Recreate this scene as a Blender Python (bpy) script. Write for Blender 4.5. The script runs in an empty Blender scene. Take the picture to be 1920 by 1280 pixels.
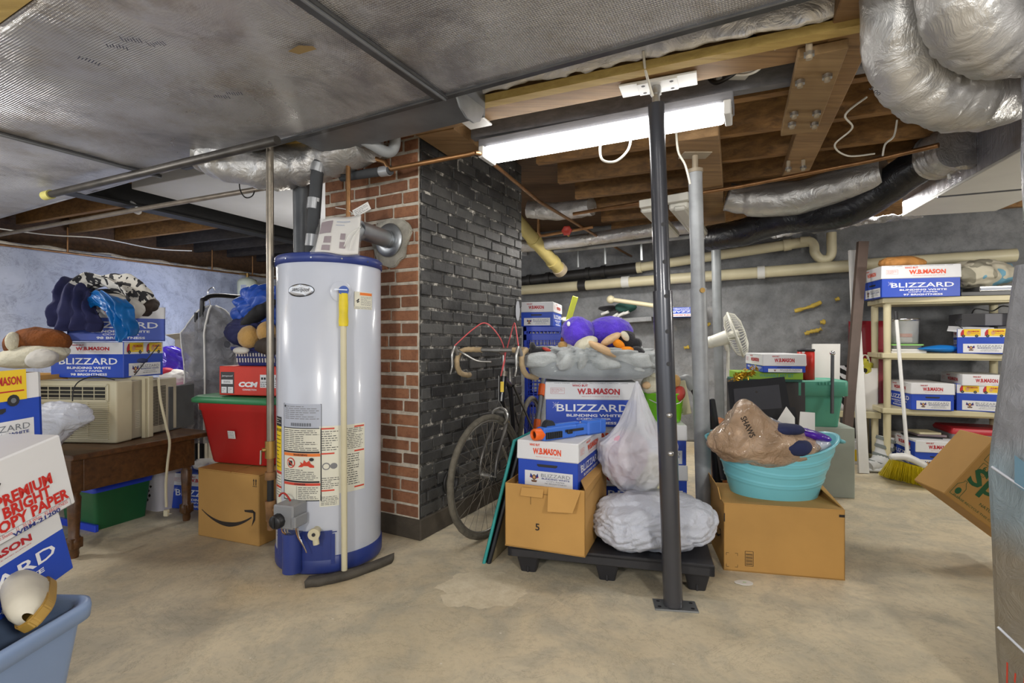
import bpy, bmesh, math, random
from mathutils import Vector as V, Matrix as MX, Euler, noise
R = math.radians
CAM_Z = 1.08
FPX = 960.0                                   # 18 mm lens on a 36 mm sensor, 1920 px wide
COL = bpy.context.scene.collection
def P(px, py, Y):                             # a point seen at pixel (px,py) and standing Y metres in
    return V(((px-960)/FPX*Y, Y, CAM_Z-(py-640)/FPX*Y))
def PZ(px, py, z):                            # ... and standing z metres high
    return P(px, py, FPX*(CAM_Z-z)/(py-640))
def srgb(h):
    h = h.lstrip('#'); o = []
    for i in (0, 2, 4):
        c = int(h[i:i+2], 16)/255
        o.append(c/12.92 if c <= .04045 else ((c+.055)/1.055)**2.4)
    return (*o, 1)
# ---------------------------------------------------------------- materials
_mats = {}
class NT:
    def __init__(s, name):
        s.m = bpy.data.materials.new(name); s.m.use_nodes = True
        s.n = s.m.node_tree.nodes; s.l = s.m.node_tree.links
        s.b = s.n['Principled BSDF']; s.out = s.n['Material Output']
        s.tc = s.n.new('ShaderNodeTexCoord'); s.vec = s.tc.outputs['Object']
    def set(s, **k):
        for a, v in k.items():
            s.b.inputs[a.replace('_', ' ')].default_value = v
    def noise(s, scale, detail=4, rough=.55, vec=None, dist=0):
        t = s.n.new('ShaderNodeTexNoise'); t.inputs['Scale'].default_value = scale
        t.inputs['Detail'].default_value = detail; t.inputs['Roughness'].default_value = rough
        t.inputs['Distortion'].default_value = dist
        s.l.new(vec or s.vec, t.inputs['Vector']); return t.outputs['Fac']
    def voro(s, scale, feature='F1', vec=None):
        t = s.n.new('ShaderNodeTexVoronoi'); t.feature = feature
        t.inputs['Scale'].default_value = scale; s.l.new(vec or s.vec, t.inputs['Vector'])
        return t.outputs['Distance']
    def wave(s, scale, dist=0, axis='X', detail=2, vec=None, prof='SIN'):
        t = s.n.new('ShaderNodeTexWave'); t.bands_direction = axis; t.wave_profile = prof
        t.inputs['Scale'].default_value = scale; t.inputs['Distortion'].default_value = dist
        t.inputs['Detail'].default_value = detail
        s.l.new(vec or s.vec, t.inputs['Vector']); return t.outputs['Fac']
    def mapping(s, scale=(1, 1, 1), rot=(0, 0, 0), loc=(0, 0, 0), vec=None):
        t = s.n.new('ShaderNodeMapping'); t.inputs['Scale'].default_value = scale
        t.inputs['Rotation'].default_value = rot; t.inputs['Location'].default_value = loc
        s.l.new(vec or s.vec, t.inputs['Vector']); return t.outputs['Vector']
    def ramp(s, fac, stops, interp='LINEAR'):
        t = s.n.new('ShaderNodeValToRGB'); t.color_ramp.interpolation = interp
        e = t.color_ramp.elements
        while len(e) < len(stops): e.new(.5)
        for i, (p, c) in enumerate(stops):
            e[i].position = p; e[i].color = srgb(c) if isinstance(c, str) else (c, c, c, 1)
        s.l.new(fac, t.inputs['Fac']); return t.outputs['Color']
    def mix(s, fac, a, b, mode='MIX'):
        t = s.n.new('ShaderNodeMix'); t.data_type = 'RGBA'; t.blend_type = mode
        for sock, v in ((t.inputs['Factor'], fac), (t.inputs[6], a), (t.inputs[7], b)):
            if isinstance(v, str): sock.default_value = srgb(v)
            elif isinstance(v, (int, float)): sock.default_value = v
            else: s.l.new(v, sock)
        return t.outputs[2]
    def math(s, op, a, b=0.):
        t = s.n.new('ShaderNodeMath'); t.operation = op
        for i, v in enumerate((a, b)):
            if isinstance(v, (int, float)): t.inputs[i].default_value = v
            else: s.l.new(v, t.inputs[i])
        return t.outputs[0]
    def color(s, c):
        if isinstance(c, str): s.b.inputs['Base Color'].default_value = srgb(c)
        else: s.l.new(c, s.b.inputs['Base Color'])
    def rough(s, r):
        if isinstance(r, (int, float)): s.b.inputs['Roughness'].default_value = r
        else: s.l.new(r, s.b.inputs['Roughness'])
    def bump(s, h, strength=.3, dist=.01):
        t = s.n.new('ShaderNodeBump'); t.inputs['Strength'].default_value = strength
        t.inputs['Distance'].default_value = dist
        s.l.new(h, t.inputs['Height']); s.l.new(t.outputs['Normal'], s.b.inputs['Normal'])
def M(name, hx=None, rough=.6, metal=0., var=.10, vs=6., bump=0., bs=40., trans=0., alpha=1., coat=0., sheen=0., ior=None):
    if name in _mats: return _mats[name]
    t = NT(name)
    if var:
        f = t.noise(vs, 5)
        c = srgb(hx)
        dk = tuple(x*(1-var*1.6) for x in c[:3])+(1,); lt = tuple(min(1, x*(1+var*.7)) for x in c[:3])+(1,)
        r = t.n.new('ShaderNodeValToRGB'); e = r.color_ramp.elements
        e[0].position = .3; e[0].color = dk; e[1].position = .65; e[1].color = lt
        t.l.new(f, r.inputs['Fac']); t.color(r.outputs['Color'])
    else: t.color(hx)
    t.set(Roughness=rough, Metallic=metal)
    if trans: t.set(Transmission_Weight=trans)
    if ior: t.set(IOR=ior)
    if alpha < 1: t.set(Alpha=alpha)
    if coat: t.set(Coat_Weight=coat, Coat_Roughness=.08)
    if sheen: t.set(Sheen_Weight=sheen)
    if bump: t.bump(t.noise(bs, 5), bump, .01)
    _mats[name] = t.m; return t.m
def reg(name, t): _mats[name] = t.m; return t.m
# ---------------------------------------------------------------- mesh builder
def basis(z, x=None):                          # 3x3 whose Z is z
    z = V(z).normalized()
    x = V(x) if x is not None else (V((1, 0, 0)) if abs(z.x) < .9 else V((0, 1, 0)))
    y = z.cross(x).normalized(); x = y.cross(z).normalized()
    return MX((x, y, z)).transposed()
def T(loc=(0, 0, 0), rz=0, rx=0, ry=0):
    return MX.Translation(V(loc)) @ Euler((R(rx), R(ry), R(rz)), 'XYZ').to_matrix().to_4x4()
def frame(o, ex, ey):
    ex = V(ex).normalized(); ez = ex.cross(V(ey)).normalized(); ey = ez.cross(ex)
    m = MX((ex, ey, ez)).transposed().to_4x4(); m.translation = V(o); return m
def face(side, o=(0, 0, 0)):                   # a drawing plane: X right, Y up, Z out of the face
    ex, ey = {'front': ((1, 0, 0), (0, 0, 1)), 'back': ((-1, 0, 0), (0, 0, 1)), 'right': ((0, 1, 0), (0, 0, 1)),
              'left': ((0, -1, 0), (0, 0, 1)), 'top': ((1, 0, 0), (0, 1, 0)), 'bottom': ((1, 0, 0), (0, -1, 0))}[side]
    return frame(o, ex, ey)
_txt = {}
def textmesh(s, bold, space):
    k = (s, bold, space)
    if k not in _txt:
        c = bpy.data.curves.new('t', 'FONT'); c.body = s; c.offset = bold; c.resolution_u = 2
        c.align_x = 'CENTER'; c.align_y = 'CENTER'; c.space_character = space
        o = bpy.data.objects.new('t', c); COL.objects.link(o)
        bpy.context.view_layer.update()
        me = bpy.data.meshes.new_from_object(o)
        _txt[k] = ([v.co.copy() for v in me.vertices], [tuple(p.vertices) for p in me.polygons])
        bpy.data.objects.remove(o); bpy.data.curves.remove(c); bpy.data.meshes.remove(me)
    return _txt[k]
def fbm(p, s, o=3, ridge=False):
    v = 0; a = 1; q = V(p)*s
    for i in range(o):
        n = noise.noise(q)
        v += a*((1-2*abs(n)) if ridge else n); a *= .5; q = q*2.03+V((3.1, 1.7, 5.3))
    return v
class MB:
    def __init__(s): s.bm = bmesh.new(); s.mats = []
    def mi(s, m):
        if m not in s.mats: s.mats.append(m)
        return s.mats.index(m)
    def _add(s, vs, fs, m, X=None, smooth=False):
        k = s.mi(m)
        bv = [s.bm.verts.new(X @ V(v) if X is not None else v) for v in vs]
        for f in fs:
            try:
                q = s.bm.faces.new([bv[i] for i in f]); q.material_index = k; q.smooth = smooth
            except ValueError: pass
        return bv
    def merge(s, bm2, m, X=None, smooth=False):
        bm2.verts.index_update()
        vs = [v.co.copy() for v in bm2.verts]; fs = [[v.index for v in f.verts] for f in bm2.faces]
        bm2.free(); return s._add(vs, fs, m, X, smooth)
    def box(s, c, d, m, bev=0, X=None, taper=1, seg=1):      # c is the centre of the BOTTOM face
        b = bmesh.new(); bmesh.ops.create_cube(b, size=1)
        for v in b.verts:
            t = taper if v.co.z < 0 else 1
            v.co = V((v.co.x*d[0]*t, v.co.y*d[1]*t, (v.co.z+.5)*d[2]))
        if bev: bmesh.ops.bevel(b, geom=b.edges[:], offset=bev, segments=seg, affect='EDGES', profile=.5)
        Y = MX.Translation(V(c)); return s.merge(b, m, X @ Y if X is not None else Y, smooth=seg > 2)
    def bar(s, p0, p1, w, h, m, bev=0, up=(0, 0, 1)):        # a plank from p0 to p1, w wide, h thick along up
        p0, p1 = V(p0), V(p1); L = (p1-p0).length
        ex = (p1-p0).normalized(); ez = V(up); ey = ez.cross(ex).normalized(); ez = ex.cross(ey)
        X = MX((ex, ey, ez)).transposed().to_4x4(); X.translation = (p0+p1)/2-ez*h/2
        s.box((0, 0, 0), (L, w, h), m, bev, X)
    def cyl(s, p0, p1, r0, m, r1=None, n=16, caps=True, smooth=True):
        p0, p1 = V(p0), V(p1); r1 = r0 if r1 is None else r1; B = basis(p1-p0)
        vs = [p+B @ V((r*math.cos(2*math.pi*i/n), r*math.sin(2*math.pi*i/n), 0)) for p, r in ((p0, r0), (p1, r1)) for i in range(n)]
        fs = [(i, (i+1) % n, n+(i+1) % n, n+i) for i in range(n)]
        s._add(vs, fs, m, None, smooth)
        if caps:
            s._add(vs[:n], [tuple(range(n))[::-1]], m); s._add(vs[n:], [tuple(range(n))], m)
    def tube(s, pts, r, m, n=8, closed=False, rfun=None, caps=True, smooth=True, sq=1.):
        pts = [V(p) for p in pts]; k = len(pts); rings = []; B = None; vs = []
        for i, p in enumerate(pts):
            if closed: t = pts[(i+1) % k]-pts[i-1]
            else: t = pts[min(i+1, k-1)]-pts[max(i-1, 0)]
            t = t.normalized() if t.length > 1e-9 else V((0, 0, 1))
            if B is None: B = basis(t)
            else:
                q = (B @ V((0, 0, 1))).rotation_difference(t); B = q.to_matrix() @ B
            rr = r[i] if isinstance(r, (list, tuple)) else r
            for j in range(n):
                a = 2*math.pi*j/n; f = rr*(rfun(i/(k-1), a, p) if rfun else 1)
                vs.append(p+B @ V((f*math.cos(a), f*math.sin(a)*sq, 0)))
        fs = [(i*n+j, i*n+(j+1) % n, (i+1)*n+(j+1) % n, (i+1)*n+j) for i in range(k-1) for j in range(n)]
        if closed: fs += [((k-1)*n+j, (k-1)*n+(j+1) % n, (j+1) % n, j) for j in range(n)]
        s._add(vs, fs, m, None, smooth)
        if caps and not closed:
            s._add(vs[:n], [tuple(range(n))[::-1]], m); s._add(vs[-n:], [tuple(range(n))], m)
    def lathe(s, prof, m, X=None, n=32, sx=1., sy=1., smooth=True, rfun=None):
        vs = []
        for r, z in prof:
            for j in range(n):
                a = 2*math.pi*j/n; f = r*(rfun(a, z) if rfun else 1); vs.append((f*math.cos(a)*sx, f*math.sin(a)*sy, z))
        fs = [(i*n+j, i*n+(j+1) % n, (i+1)*n+(j+1) % n, (i+1)*n+j) for i in range(len(prof)-1) for j in range(n)]
        s._add(vs, fs, m, X, smooth)
    def rrect(s, rings, m, X=None, n=6, smooth=True, caps=(True, True)):   # rings: (half x, half y, corner radius, z [, cx, cy])
        vs = []; N = 4*(n+1)
        for g in rings:
            hx, hy, r, z = g[:4]; cx, cy = g[4:6] if len(g) > 4 else (0, 0); r = min(r, hx, hy)
            for q, (sx, sy) in enumerate(((1, 1), (-1, 1), (-1, -1), (1, -1))):
                for j in range(n+1):
                    a = math.pi/2*(q+j/n); vs.append((cx+sx*(hx-r)+r*math.cos(a), cy+sy*(hy-r)+r*math.sin(a), z))
        fs = [(i*N+j, i*N+(j+1) % N, (i+1)*N+(j+1) % N, (i+1)*N+j) for i in range(len(rings)-1) for j in range(N)]
        s._add(vs, fs, m, X, smooth)
        if caps[0]: s._add(vs[:N], [tuple(range(N))[::-1]], m, X)
        if caps[1]: s._add(vs[-N:], [tuple(range(N))], m, X)
    def prism(s, poly, h, m, X=None, bev=0):                 # polygon in XY, extruded along +Z by h
        b = bmesh.new(); k = len(poly)
        lo = [b.verts.new((x, y, 0)) for x, y in poly]; hi = [b.verts.new((x, y, h)) for x, y in poly]
        b.faces.new(lo[::-1]); b.faces.new(hi)
        for i in range(k): b.faces.new((lo[i], lo[(i+1) % k], hi[(i+1) % k], hi[i]))
        bmesh.ops.recalc_face_normals(b, faces=b.faces[:])
        if bev: bmesh.ops.bevel(b, geom=b.edges[:], offset=bev, segments=2, affect='EDGES')
        s.merge(b, m, X)
    def blob(s, c, rad, m, amp=.1, sc=4., seed=0, sub=4, ridge=True, X=None, flat=None, fn=None, oct=3, sq=1., fold=0., ff=9., fd=(1, .4, .3)):
        b = bmesh.new(); bmesh.ops.create_icosphere(b, subdivisions=sub, radius=1)
        off = V((seed*7.3, seed*3.7, seed*1.9)); rad = V(rad) if not isinstance(rad, (int, float)) else V((rad,)*3)
        for v in b.verts:
            d = v.co.copy()
            if sq != 1.:
                d = V([math.copysign(abs(x)**sq, x) for x in d])
            q = V((d.x*rad.x, d.y*rad.y, d.z*rad.z))
            k = 1+amp*fbm(q+off, sc, oct, ridge)
            if fold:                             # soft cloth folds running across fd
                g = V((noise.noise(q*5+off), noise.noise(q*5+off+V((9, 2, 4))), noise.noise(q*5+off+V((3, 8, 1)))))*.10
                w = (q+g).dot(V(fd))*ff*6.28+3*noise.noise(q*3+off); k += fold*(abs(math.sin(w))**.7-.6)
                w = (q+g*1.6).dot(V((-fd[1], fd[0], fd[2]+.5)))*ff*11+4*noise.noise(q*4-off); k += fold*.5*(abs(math.sin(w))**.8-.6)
            q = q*k
            if fn: q = fn(q, d)
            if flat is not None and q.z < flat: q.z = flat+(q.z-flat)*.08
            v.co = q
        Y = MX.Translation(V(c)); s.merge(b, m, Y @ X if X is not None else Y, True)
    def sheet(s, fn, nu, nv, m, th=.0, X=None, smooth=True):   # fn(u,v)->point
        vs = [V(fn(i/nu, j/nv)) for i in range(nu+1) for j in range(nv+1)]; w = nv+1
        fs = [(i*w+j, (i+1)*w+j, (i+1)*w+j+1, i*w+j+1) for i in range(nu) for j in range(nv)]
        if not th: s._add(vs, fs, m, X, smooth); return
        b = bmesh.new(); bv = [b.verts.new(v) for v in vs]
        for f in fs: b.faces.new([bv[i] for i in f])
        b.normal_update(); bmesh.ops.solidify(b, geom=b.faces[:], thickness=th); s.merge(b, m, X, smooth)
    # drawing on a face plane
    def poly(s, F, pts, m, off=.0008):
        s._add([F @ V((x, y, off)) for x, y in pts], [tuple(range(len(pts)))], m)
    def rect(s, F, x0, y0, x1, y1, m, off=.0008): s.poly(F, ((x0, y0), (x1, y0), (x1, y1), (x0, y1)), m, off)
    def oval(s, F, cx, cy, rx, ry, m, off=.0008, n=20):
        s.poly(F, [(cx+rx*math.cos(2*math.pi*i/n), cy+ry*math.sin(2*math.pi*i/n)) for i in range(n)], m, off)
    def line(s, F, pts, w, m, off=.0012):
        for (x0, y0), (x1, y1) in zip(pts, pts[1:]):
            L = math.hypot(x1-x0, y1-y0) or 1e-6; nx, ny = -(y1-y0)/L*w/2, (x1-x0)/L*w/2
            s.poly(F, ((x0+nx, y0+ny), (x0-nx, y0-ny), (x1-nx, y1-ny), (x1+nx, y1+ny)), m, off)
    def outline(s, F, x0, y0, x1, y1, w, m, off=.0012): s.line(F, ((x0, y0), (x1, y0), (x1, y1), (x0, y1), (x0, y0)), w, m, off)
    def text(s, F, x, y, st, width, height, m, bold=.0, off=.0014, arch=0., rot=0., space=1., slant=0.):
        vs, fs = textmesh(st, bold, space)
        x0 = min(v.x for v in vs); x1 = max(v.x for v in vs); y0 = min(v.y for v in vs); y1 = max(v.y for v in vs)
        ca, sa = math.cos(R(rot)), math.sin(R(rot)); out = []
        for v in vs:
            u = (v.x-(x0+x1)/2)/(x1-x0); w = (v.y-(y0+y1)/2)/(y1-y0)
            X, Y = u*width+w*height*slant, w*height+arch*(1-4*u*u)
            out.append(F @ V((x+X*ca-Y*sa, y+X*sa+Y*ca, off)))
        s._add(out, fs, m)
    def build(s, name, parent=None, label=None, cat=None, group=None, kind=None, world=False, loc=None, rz=0, tilt=None, props=True, recenter=True):
        bm = s.bm; X = None
        bm.normal_update()
        me = bpy.data.meshes.new(name)
        o = bpy.data.objects.new(name, me); COL.objects.link(o)
        if parent is not None:
            if world: bm.transform(_X[parent.name].inverted())
            o.parent = parent; _X[o.name] = _X[parent.name].copy()
        elif loc is not None:
            X = T(loc, rz) if tilt is None else tilt
            o.matrix_world = X; _X[o.name] = X
        elif recenter:
            xs = [v.co for v in bm.verts]
            lo = V([min(c[i] for c in xs) for i in range(3)]); hi = V([max(c[i] for c in xs) for i in range(3)])
            b = V(((lo.x+hi.x)/2, (lo.y+hi.y)/2, lo.z)); bm.transform(MX.Translation(-b)); o.location = b
            _X[o.name] = MX.Translation(b)
        bm.to_mesh(me); bm.free()
        for m in s.mats: me.materials.append(_mats[m])
        tag(o, label, cat, group, kind); return o
_X = {}
def tag(o, label=None, cat=None, group=None, kind=None):
    if label: o['label'] = label
    if cat: o['category'] = cat
    if group: o['group'] = group
    if kind: o['kind'] = kind
    return o
def thing(name, label, cat, loc=(0, 0, 0), rz=0, group=None, X=None):
    o = bpy.data.objects.new(name, None); COL.objects.link(o); o.empty_display_size = .05
    X = T(loc, rz) if X is None else X
    o.matrix_world = X; _X[o.name] = X
    return tag(o, label, cat, group)
def struct(name, mb, **k): return mb.build(name, kind='structure', **k)
def dup(o, parent=None, loc=None, rz=None, label=None, group=None, X=None):   # a thing and every part under it
    c = o.copy(); COL.objects.link(c)
    if parent is not None: c.parent = parent
    else:
        X = X if X is not None else T(loc, rz or 0)
        c.matrix_world = X
    _X[c.name] = X if X is not None else _X.get(o.name)
    if label: c['label'] = label
    if group: c['group'] = group
    for ch in [q for q in bpy.data.objects if q.parent == o]: dup(ch, c)
    return c
def bez(p0, p1, p2, p3, n=12):
    p0, p1, p2, p3 = map(V, (p0, p1, p2, p3))
    return [p0*(1-t)**3+p1*3*t*(1-t)**2+p2*3*t*t*(1-t)+p3*t**3 for t in [i/n for i in range(n+1)]]
def cat(pts, n=6, closed=False):                # Catmull-Rom through points
    pts = [V(p) for p in pts]; k = len(pts); out = []
    for i in range(k if closed else k-1):
        g = (lambda j: pts[j % k]) if closed else (lambda j: pts[max(0, min(k-1, j))])
        a, b, c, d = g(i-1), g(i), g(i+1), g(i+2)
        for j in range(n):
            t = j/n
            out.append(.5*((2*b)+(c-a)*t+(2*a-5*b+4*c-d)*t*t+(3*b-a-3*c+d)*t**3))
    if not closed: out.append(pts[-1])
    return out
def patchy(name, cols, sc):
    t = NT(name); t.color(t.ramp(t.noise(sc, 2, .5, dist=.5), [(k/(len(cols)), c) for k, c in enumerate(cols)], 'CONSTANT')); t.set(Roughness=.8); return reg(name, t)
def corner_box(c, rz, rx, ry, lc):
    m = T(c, rz) @ Euler((R(rx), R(ry), 0)).to_matrix().to_4x4(); return m @ MX.Translation(-V(lc))
# ---- plain materials
M('galvanized', '#a3a7ab', .38, .85, .12, 9); M('sheet_steel', '#8a8d91', .45, .8, .12, 5); M('cleat_steel', '#5f6062', .45, .8, .15, 9)
M('duct_white', '#cfd2d8', .5, .1, .06, 2); M('black_iron', '#1d1d1e', .5, .2, .2, 8); M('iron_pipe', '#4a4641', .45, .6, .25, 7)
M('copper', '#98714c', .4, .8, .2, 12); M('copper_dull', '#6d5038', .5, .6, .2, 9); M('brass', '#a5854e', .4, .8, .15, 12)
M('pvc', '#c9c1a2', .45, 0, .06, 4); M('pvc_yellow', '#b3a468', .5, 0, .12, 5); M('pvc_white', '#d8d8d4', .4, 0, .04); M('cast_iron', '#2c2b2b', .5, .2, .2, 10)
M('grey_pvc', '#8d9092', .5, 0, .1, 5); M('post_black', '#43444a', .28, .35, .06, 5, coat=.3); M('post_grey', '#a0a3a6', .5, .2, .12, 9)
M('white_metal', '#d6d6d4', .45, .1, .05); M('tan_metal', '#a79a85', .5, .2, .1); M('bolt', '#b4b4b4', .3, .9, .05)
M('white_wire', '#d2cfc4', .5, 0, .04); M('black_wire', '#1a1a1a', .5, 0, .05); M('tube_foam', '#3f4144', .8, 0, .1, 12); M('duct_tape', '#a9abae', .35, .4, .08, 14)
M('wall_paint_spot', '#b9bcc4', .6, 0, .05)
M('plinth', '#4b443a', .85, 0, .25, 7, .5, 30); M('collar_plaster', '#a19d92', .9, 0, .2, 14, .6, 40)
M('cardboard_scrap', '#8a744c', .8, 0, .15)
M('print_blue_grey', '#3f4358', .5, .3, 0)
M('enamel', '#c3c8d4', .3, 0, .03, 2, coat=.4); M('navy_paint', '#2a3a7c', .4, 0, .1, 6); M('lbl_cream', '#d8d6c6', .5, 0, .03); M('lbl_grey', '#aeb4c2', .5, 0, .03)
M('lbl_yellow', '#e3c618', .5, 0, .04); M('ink', '#26262a', .6, 0, 0); M('ink_grey', '#77777a', .6, 0, 0); M('lbl_red', '#c8402c', .5, 0, 0); M('lbl_orange', '#e0772c', .5, 0, 0)
M('tape_yellow', '#d9c21a', .5, 0, .08, 18, .3, 30); M('knob_black', '#1c1c1f', .4, 0, 0); M('valve_box', '#8d8f93', .4, .3, .05); M('chrome', '#c9c9cc', .15, .95, 0)
M('badge_face', '#d4d4d6', .3, .5, 0); M('wire_red', '#a3261c', .5, 0, 0); M('rust_pipe', '#8a6744', .6, .4, .3, 16); M('blue_handle', '#2a4fa0', .4, 0, .05)
M('shim_wood', '#4f4a42', .8, 0, .25, 12, .4)
M('plastic_clear', '#dcdcdc', .12, 0, .0, trans=.0, alpha=.13); M('paper_white', '#d9d7d3', .6, 0, .03, 5); M('paper_mauve', '#8d7d84', .6, 0, .05)
M('grey_steel', '#5d5f62', .5, .5, .15, 6)
M('bright_pipe', '#8c8478', .3, .75, .15, 10)
M('lbl_yellow_dull', '#b5ad62', .6, 0, .1)
M('iron_pipe2', '#8a8074', .45, .5, .15, 10)
M('tank_cream', '#c4c8b0', .4, 0, .05, coat=.2)
M('post_grey2', '#7e8284', .5, .2, .1, 9)
M('valve_red', '#a8372c', .5, 0, .1)
M('lamp_white', '#c9c7bd', .45, .05, .05)
M('duct_pale', '#c3c2bc', .5, .1, .05, 3)
M('box_blue', '#1d46b4', .45, 0, .06, 4); M('box_white', '#d9dadd', .5, 0, .03, 4); M('print_red', '#b3222c', .5, 0, 0); M('print_orange', '#dd4a1c', .5, 0, 0); M('print_white', '#e9ebf0', .5, 0, 0)
M('print_grey', '#6a7078', .5, 0, 0); M('print_yellow', '#e4c22a', .5, 0, 0); M('print_brown', '#6b4a33', .5, 0, 0); M('print_tan', '#c89a6a', .5, 0, 0); M('box_inner', '#6b5134', .85, 0, .1); M('print_navy', '#24327a', .5, 0, 0)
M('kraft', '#b98d4c', .75, 0, .07, 3); M('kraft_inner', '#8d6a3a', .85, 0, .08); M('kraft_pale', '#cfa766', .75, 0, .06); M('ink_dark', '#2a2018', .7, 0, 0)
M('pallet_black', '#28282c', .45, 0, .12, 9)
M('toy_blue', '#3a6fd0', .4, 0, .04); M('toy_orange', '#e8641c', .4, 0, 0); M('toy_navy', '#23282f', .5, 0, .05)
M('plush_grey', '#b1b6b7', .95, 0, .12, 18, .5, 120, sheen=.3); M('plush_grey_smooth', '#90969a', .9, 0, .08, 9, .3, 160, sheen=.5); M('plush_purple', '#5a3ad2', .95, 0, .14, 14, .6, 150, sheen=.4); M('plush_cream', '#d9b78e', .95, 0, .06, 9, .4, 120); M('plush_orange', '#e58a16', .9, 0, .08, 9)
M('plush_black', '#1b1b20', .95, 0, .15, 12, .5, 120, sheen=.3); M('plush_brown', '#7c4417', .95, 0, .25, 14, .8, 90); M('plush_tan', '#b08a4e', .95, 0, .14, 10, .6, 120, sheen=.3); M('plush_white', '#cfcab5', .95, 0, .06, 9, .5, 120)
M('pink_cloth', '#d9a7b6', .9, 0, .1, 6); M('plush_cream2', '#e3dcb4', .9, 0, .06, 9, .3, 90)
M('lime', '#76c81a', .35, 0, .03, 3, coat=.2)
M('frame_black', '#1f2126', .4, 0, .08); M('frame_teal', '#2f9a96', .5, 0, .08); M('frame_paper', '#9c8e6d', .8, 0, .1)
M('crate_blue', '#1f3fc0', .4, 0, .06, 5)
M('silver_leaf', '#a5a294', .4, .6, .3, 40, .5)
M('lvl_yellow', '#c3cb1c', .4, 0, .04)
M('teal_rag', '#2c5a52', .8, 0, .15)
M('foam_yellow', '#c9ac4a', .7, 0, .15, 20)
M('fork_grey', '#6d6b68', .35, .5, .1); M('tire', '#625d52', .85, 0, .2, 30, .5, 90); M('rim_alloy', '#9a968c', .4, .7, .12, 12); M('bike_black', '#1c1c1f', .3, .1, .1, 8, coat=.3); M('bar_tape', '#b09a78', .8, 0, .12, 20, .3, 60); M('alloy', '#b3b2ae', .3, .85, .1, 12); M('cable_red', '#cf5a5e', .5, 0, .05); M('steel_rusty', '#8a8378', .45, .6, .2, 20)
M('aqua', '#77c4d2', .4, 0, .04, 3, coat=.15)
t = NT('brown_film'); n1 = t.noise(9, 7, .65, dist=1.4); t.color(t.ramp(t.noise(5, 3), [(.3, '#a98a6c'), (.7, '#c7aa8e')])); t.rough(.22); t.bump(n1, 1., .05); t.set(Coat_Weight=.4); reg('brown_film', t)
M('navy_cloth', '#20284e', .9, 0, .12, 12)
M('purple_film', '#4b1fa0', .25, 0, .2, 14); M('white_film', '#c8ccd6', .25, 0, .1, 12, .5, 30)
t = NT('star_cloth'); v = t.mapping(scale=(1, .3, 1)); t.color(t.ramp(t.voro(26, vec=v), [(.30, '#d2d3d8'), (.36, '#8d8f98')])); t.set(Roughness=.8); reg('star_cloth', t)
M('pale_sage', '#a3aca3', .6, 0, .08, 4)
M('sage', '#4f9a84', .45, 0, .05, 3)
M('art_green', '#8cb83a', .5, 0, .05)
M('gold', '#c9a22c', .3, .7, .15)
t = NT('tin_red'); t.color(t.ramp(t.voro(14), [(.13, '#e6d9d4'), (.17, '#c2281e')])); t.set(Roughness=.35); reg('tin_red', t)
M('grey_board_dark', '#3c3d43', .4, 0, .05)
M('orange_wood', '#a3602a', .6, 0, .2, 9)
M('fan_white', '#d2d1c6', .4, 0, .04)
M('ivory', '#c9c09e', .5, 0, .05, 3)
M('tan_cloth', '#b57f42', .8, 0, .15, 9)
patchy('bag_fabric', ['#c9c4b2', '#c9c4b2', '#8a8676', '#bfb9a6', '#6f9fb4', '#2d3136', '#9cc0cc'], 5)
M('clear_film', '#cfd2d4', .1, 0, 0, alpha=.35)
M('lime_pale', '#8cc96a', .4, 0, .04)
M('sky_blue', '#1276c8', .5, 0, .08)
M('grey_board_dark2', '#5b5b61', .5, .1, .05)
M('clear_milky', '#b5b6bd', .25, 0, .08, 4, alpha=.8); M('lid_red', '#b0222f', .4, 0, .05)
patchy('spray_mix', ['#2a2a22', '#2a2a22', '#b8b13a', '#dcdcc8', '#2a2a22'], 18)
M('lid_red_dark', '#8f2430', .25, 0, .1, 4, coat=.3)
t = NT('zebra_film'); t.color(t.ramp(t.wave(6, 9, 'DIAGONAL', 3), [(.45, '#131315'), (.5, '#c9c9cc')])); t.rough(.3); reg('zebra_film', t)
M('brown_metal', '#54463f', .5, .2, .1, 8)
M('boot_white', '#bfc1c2', .6, 0, .06); M('boot_grey', '#6f7674', .8, 0, .1)
M('bristle', '#ecdc2c', .5, 0, .1)
M('print_green', '#1f5a34', .6, 0, 0)
M('lbl_blue_film', '#6f93a8', .3, 0, .1)
M('ac_cream', '#c9c1a4', .5, 0, .04, 4); M('ac_grey', '#b3ab97', .5, .05, .05, 4); M('ac_dark', '#23211d', .7, 0, .1)
M('lbl_cream_dull', '#c4bda8', .5, 0, .03)
M('shirt_navy', '#23264f', .85, 0, .12, 14); M('satin_blue', '#0f62a8', .3, 0, .15, 12, coat=.2); M('cap_white', '#c9c6bf', .8, 0, .08, 8); M('cloth_black', '#1d1d20', .8, 0, .2, 9); M('fabric_brown', '#3b312a', .8, 0, .2)
patchy('bandana', ['#26262a', '#26262a', '#cfccc4', '#2a2a2e', '#bdbab4', '#2a2a2e'], 14)
M('print_red2', '#c2261f', .5, 0, 0)
M('tote_dark', '#26334f', .5, 0, .05)
M('tote_blue', '#8097bd', .4, 0, .05, 3); M('shoe_white', '#c6c2b4', .7, 0, .08, 9); M('gum_sole', '#a2813a', .6, 0, .08, 9); M('lace', '#3a2c3c', .8, 0, 0)
M('tote_green', '#1d5a34', .4, 0, .05)
t = NT('lattice_white'); v = t.mapping(rot=(0, 0, 0)); t.color('#c9c5cb'); t.set(Roughness=.5); reg('lattice_white', t)
M('chair_white', '#c5c5c9', .4, 0, .04)
M('clear_milky2', '#a9a7b3', .25, 0, .1, 8, alpha=.7)
M('pink_bright', '#c76ba6', .8, 0, .2, 5)
M('kraft_grey', '#a8a296', .75, 0, .06)
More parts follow.
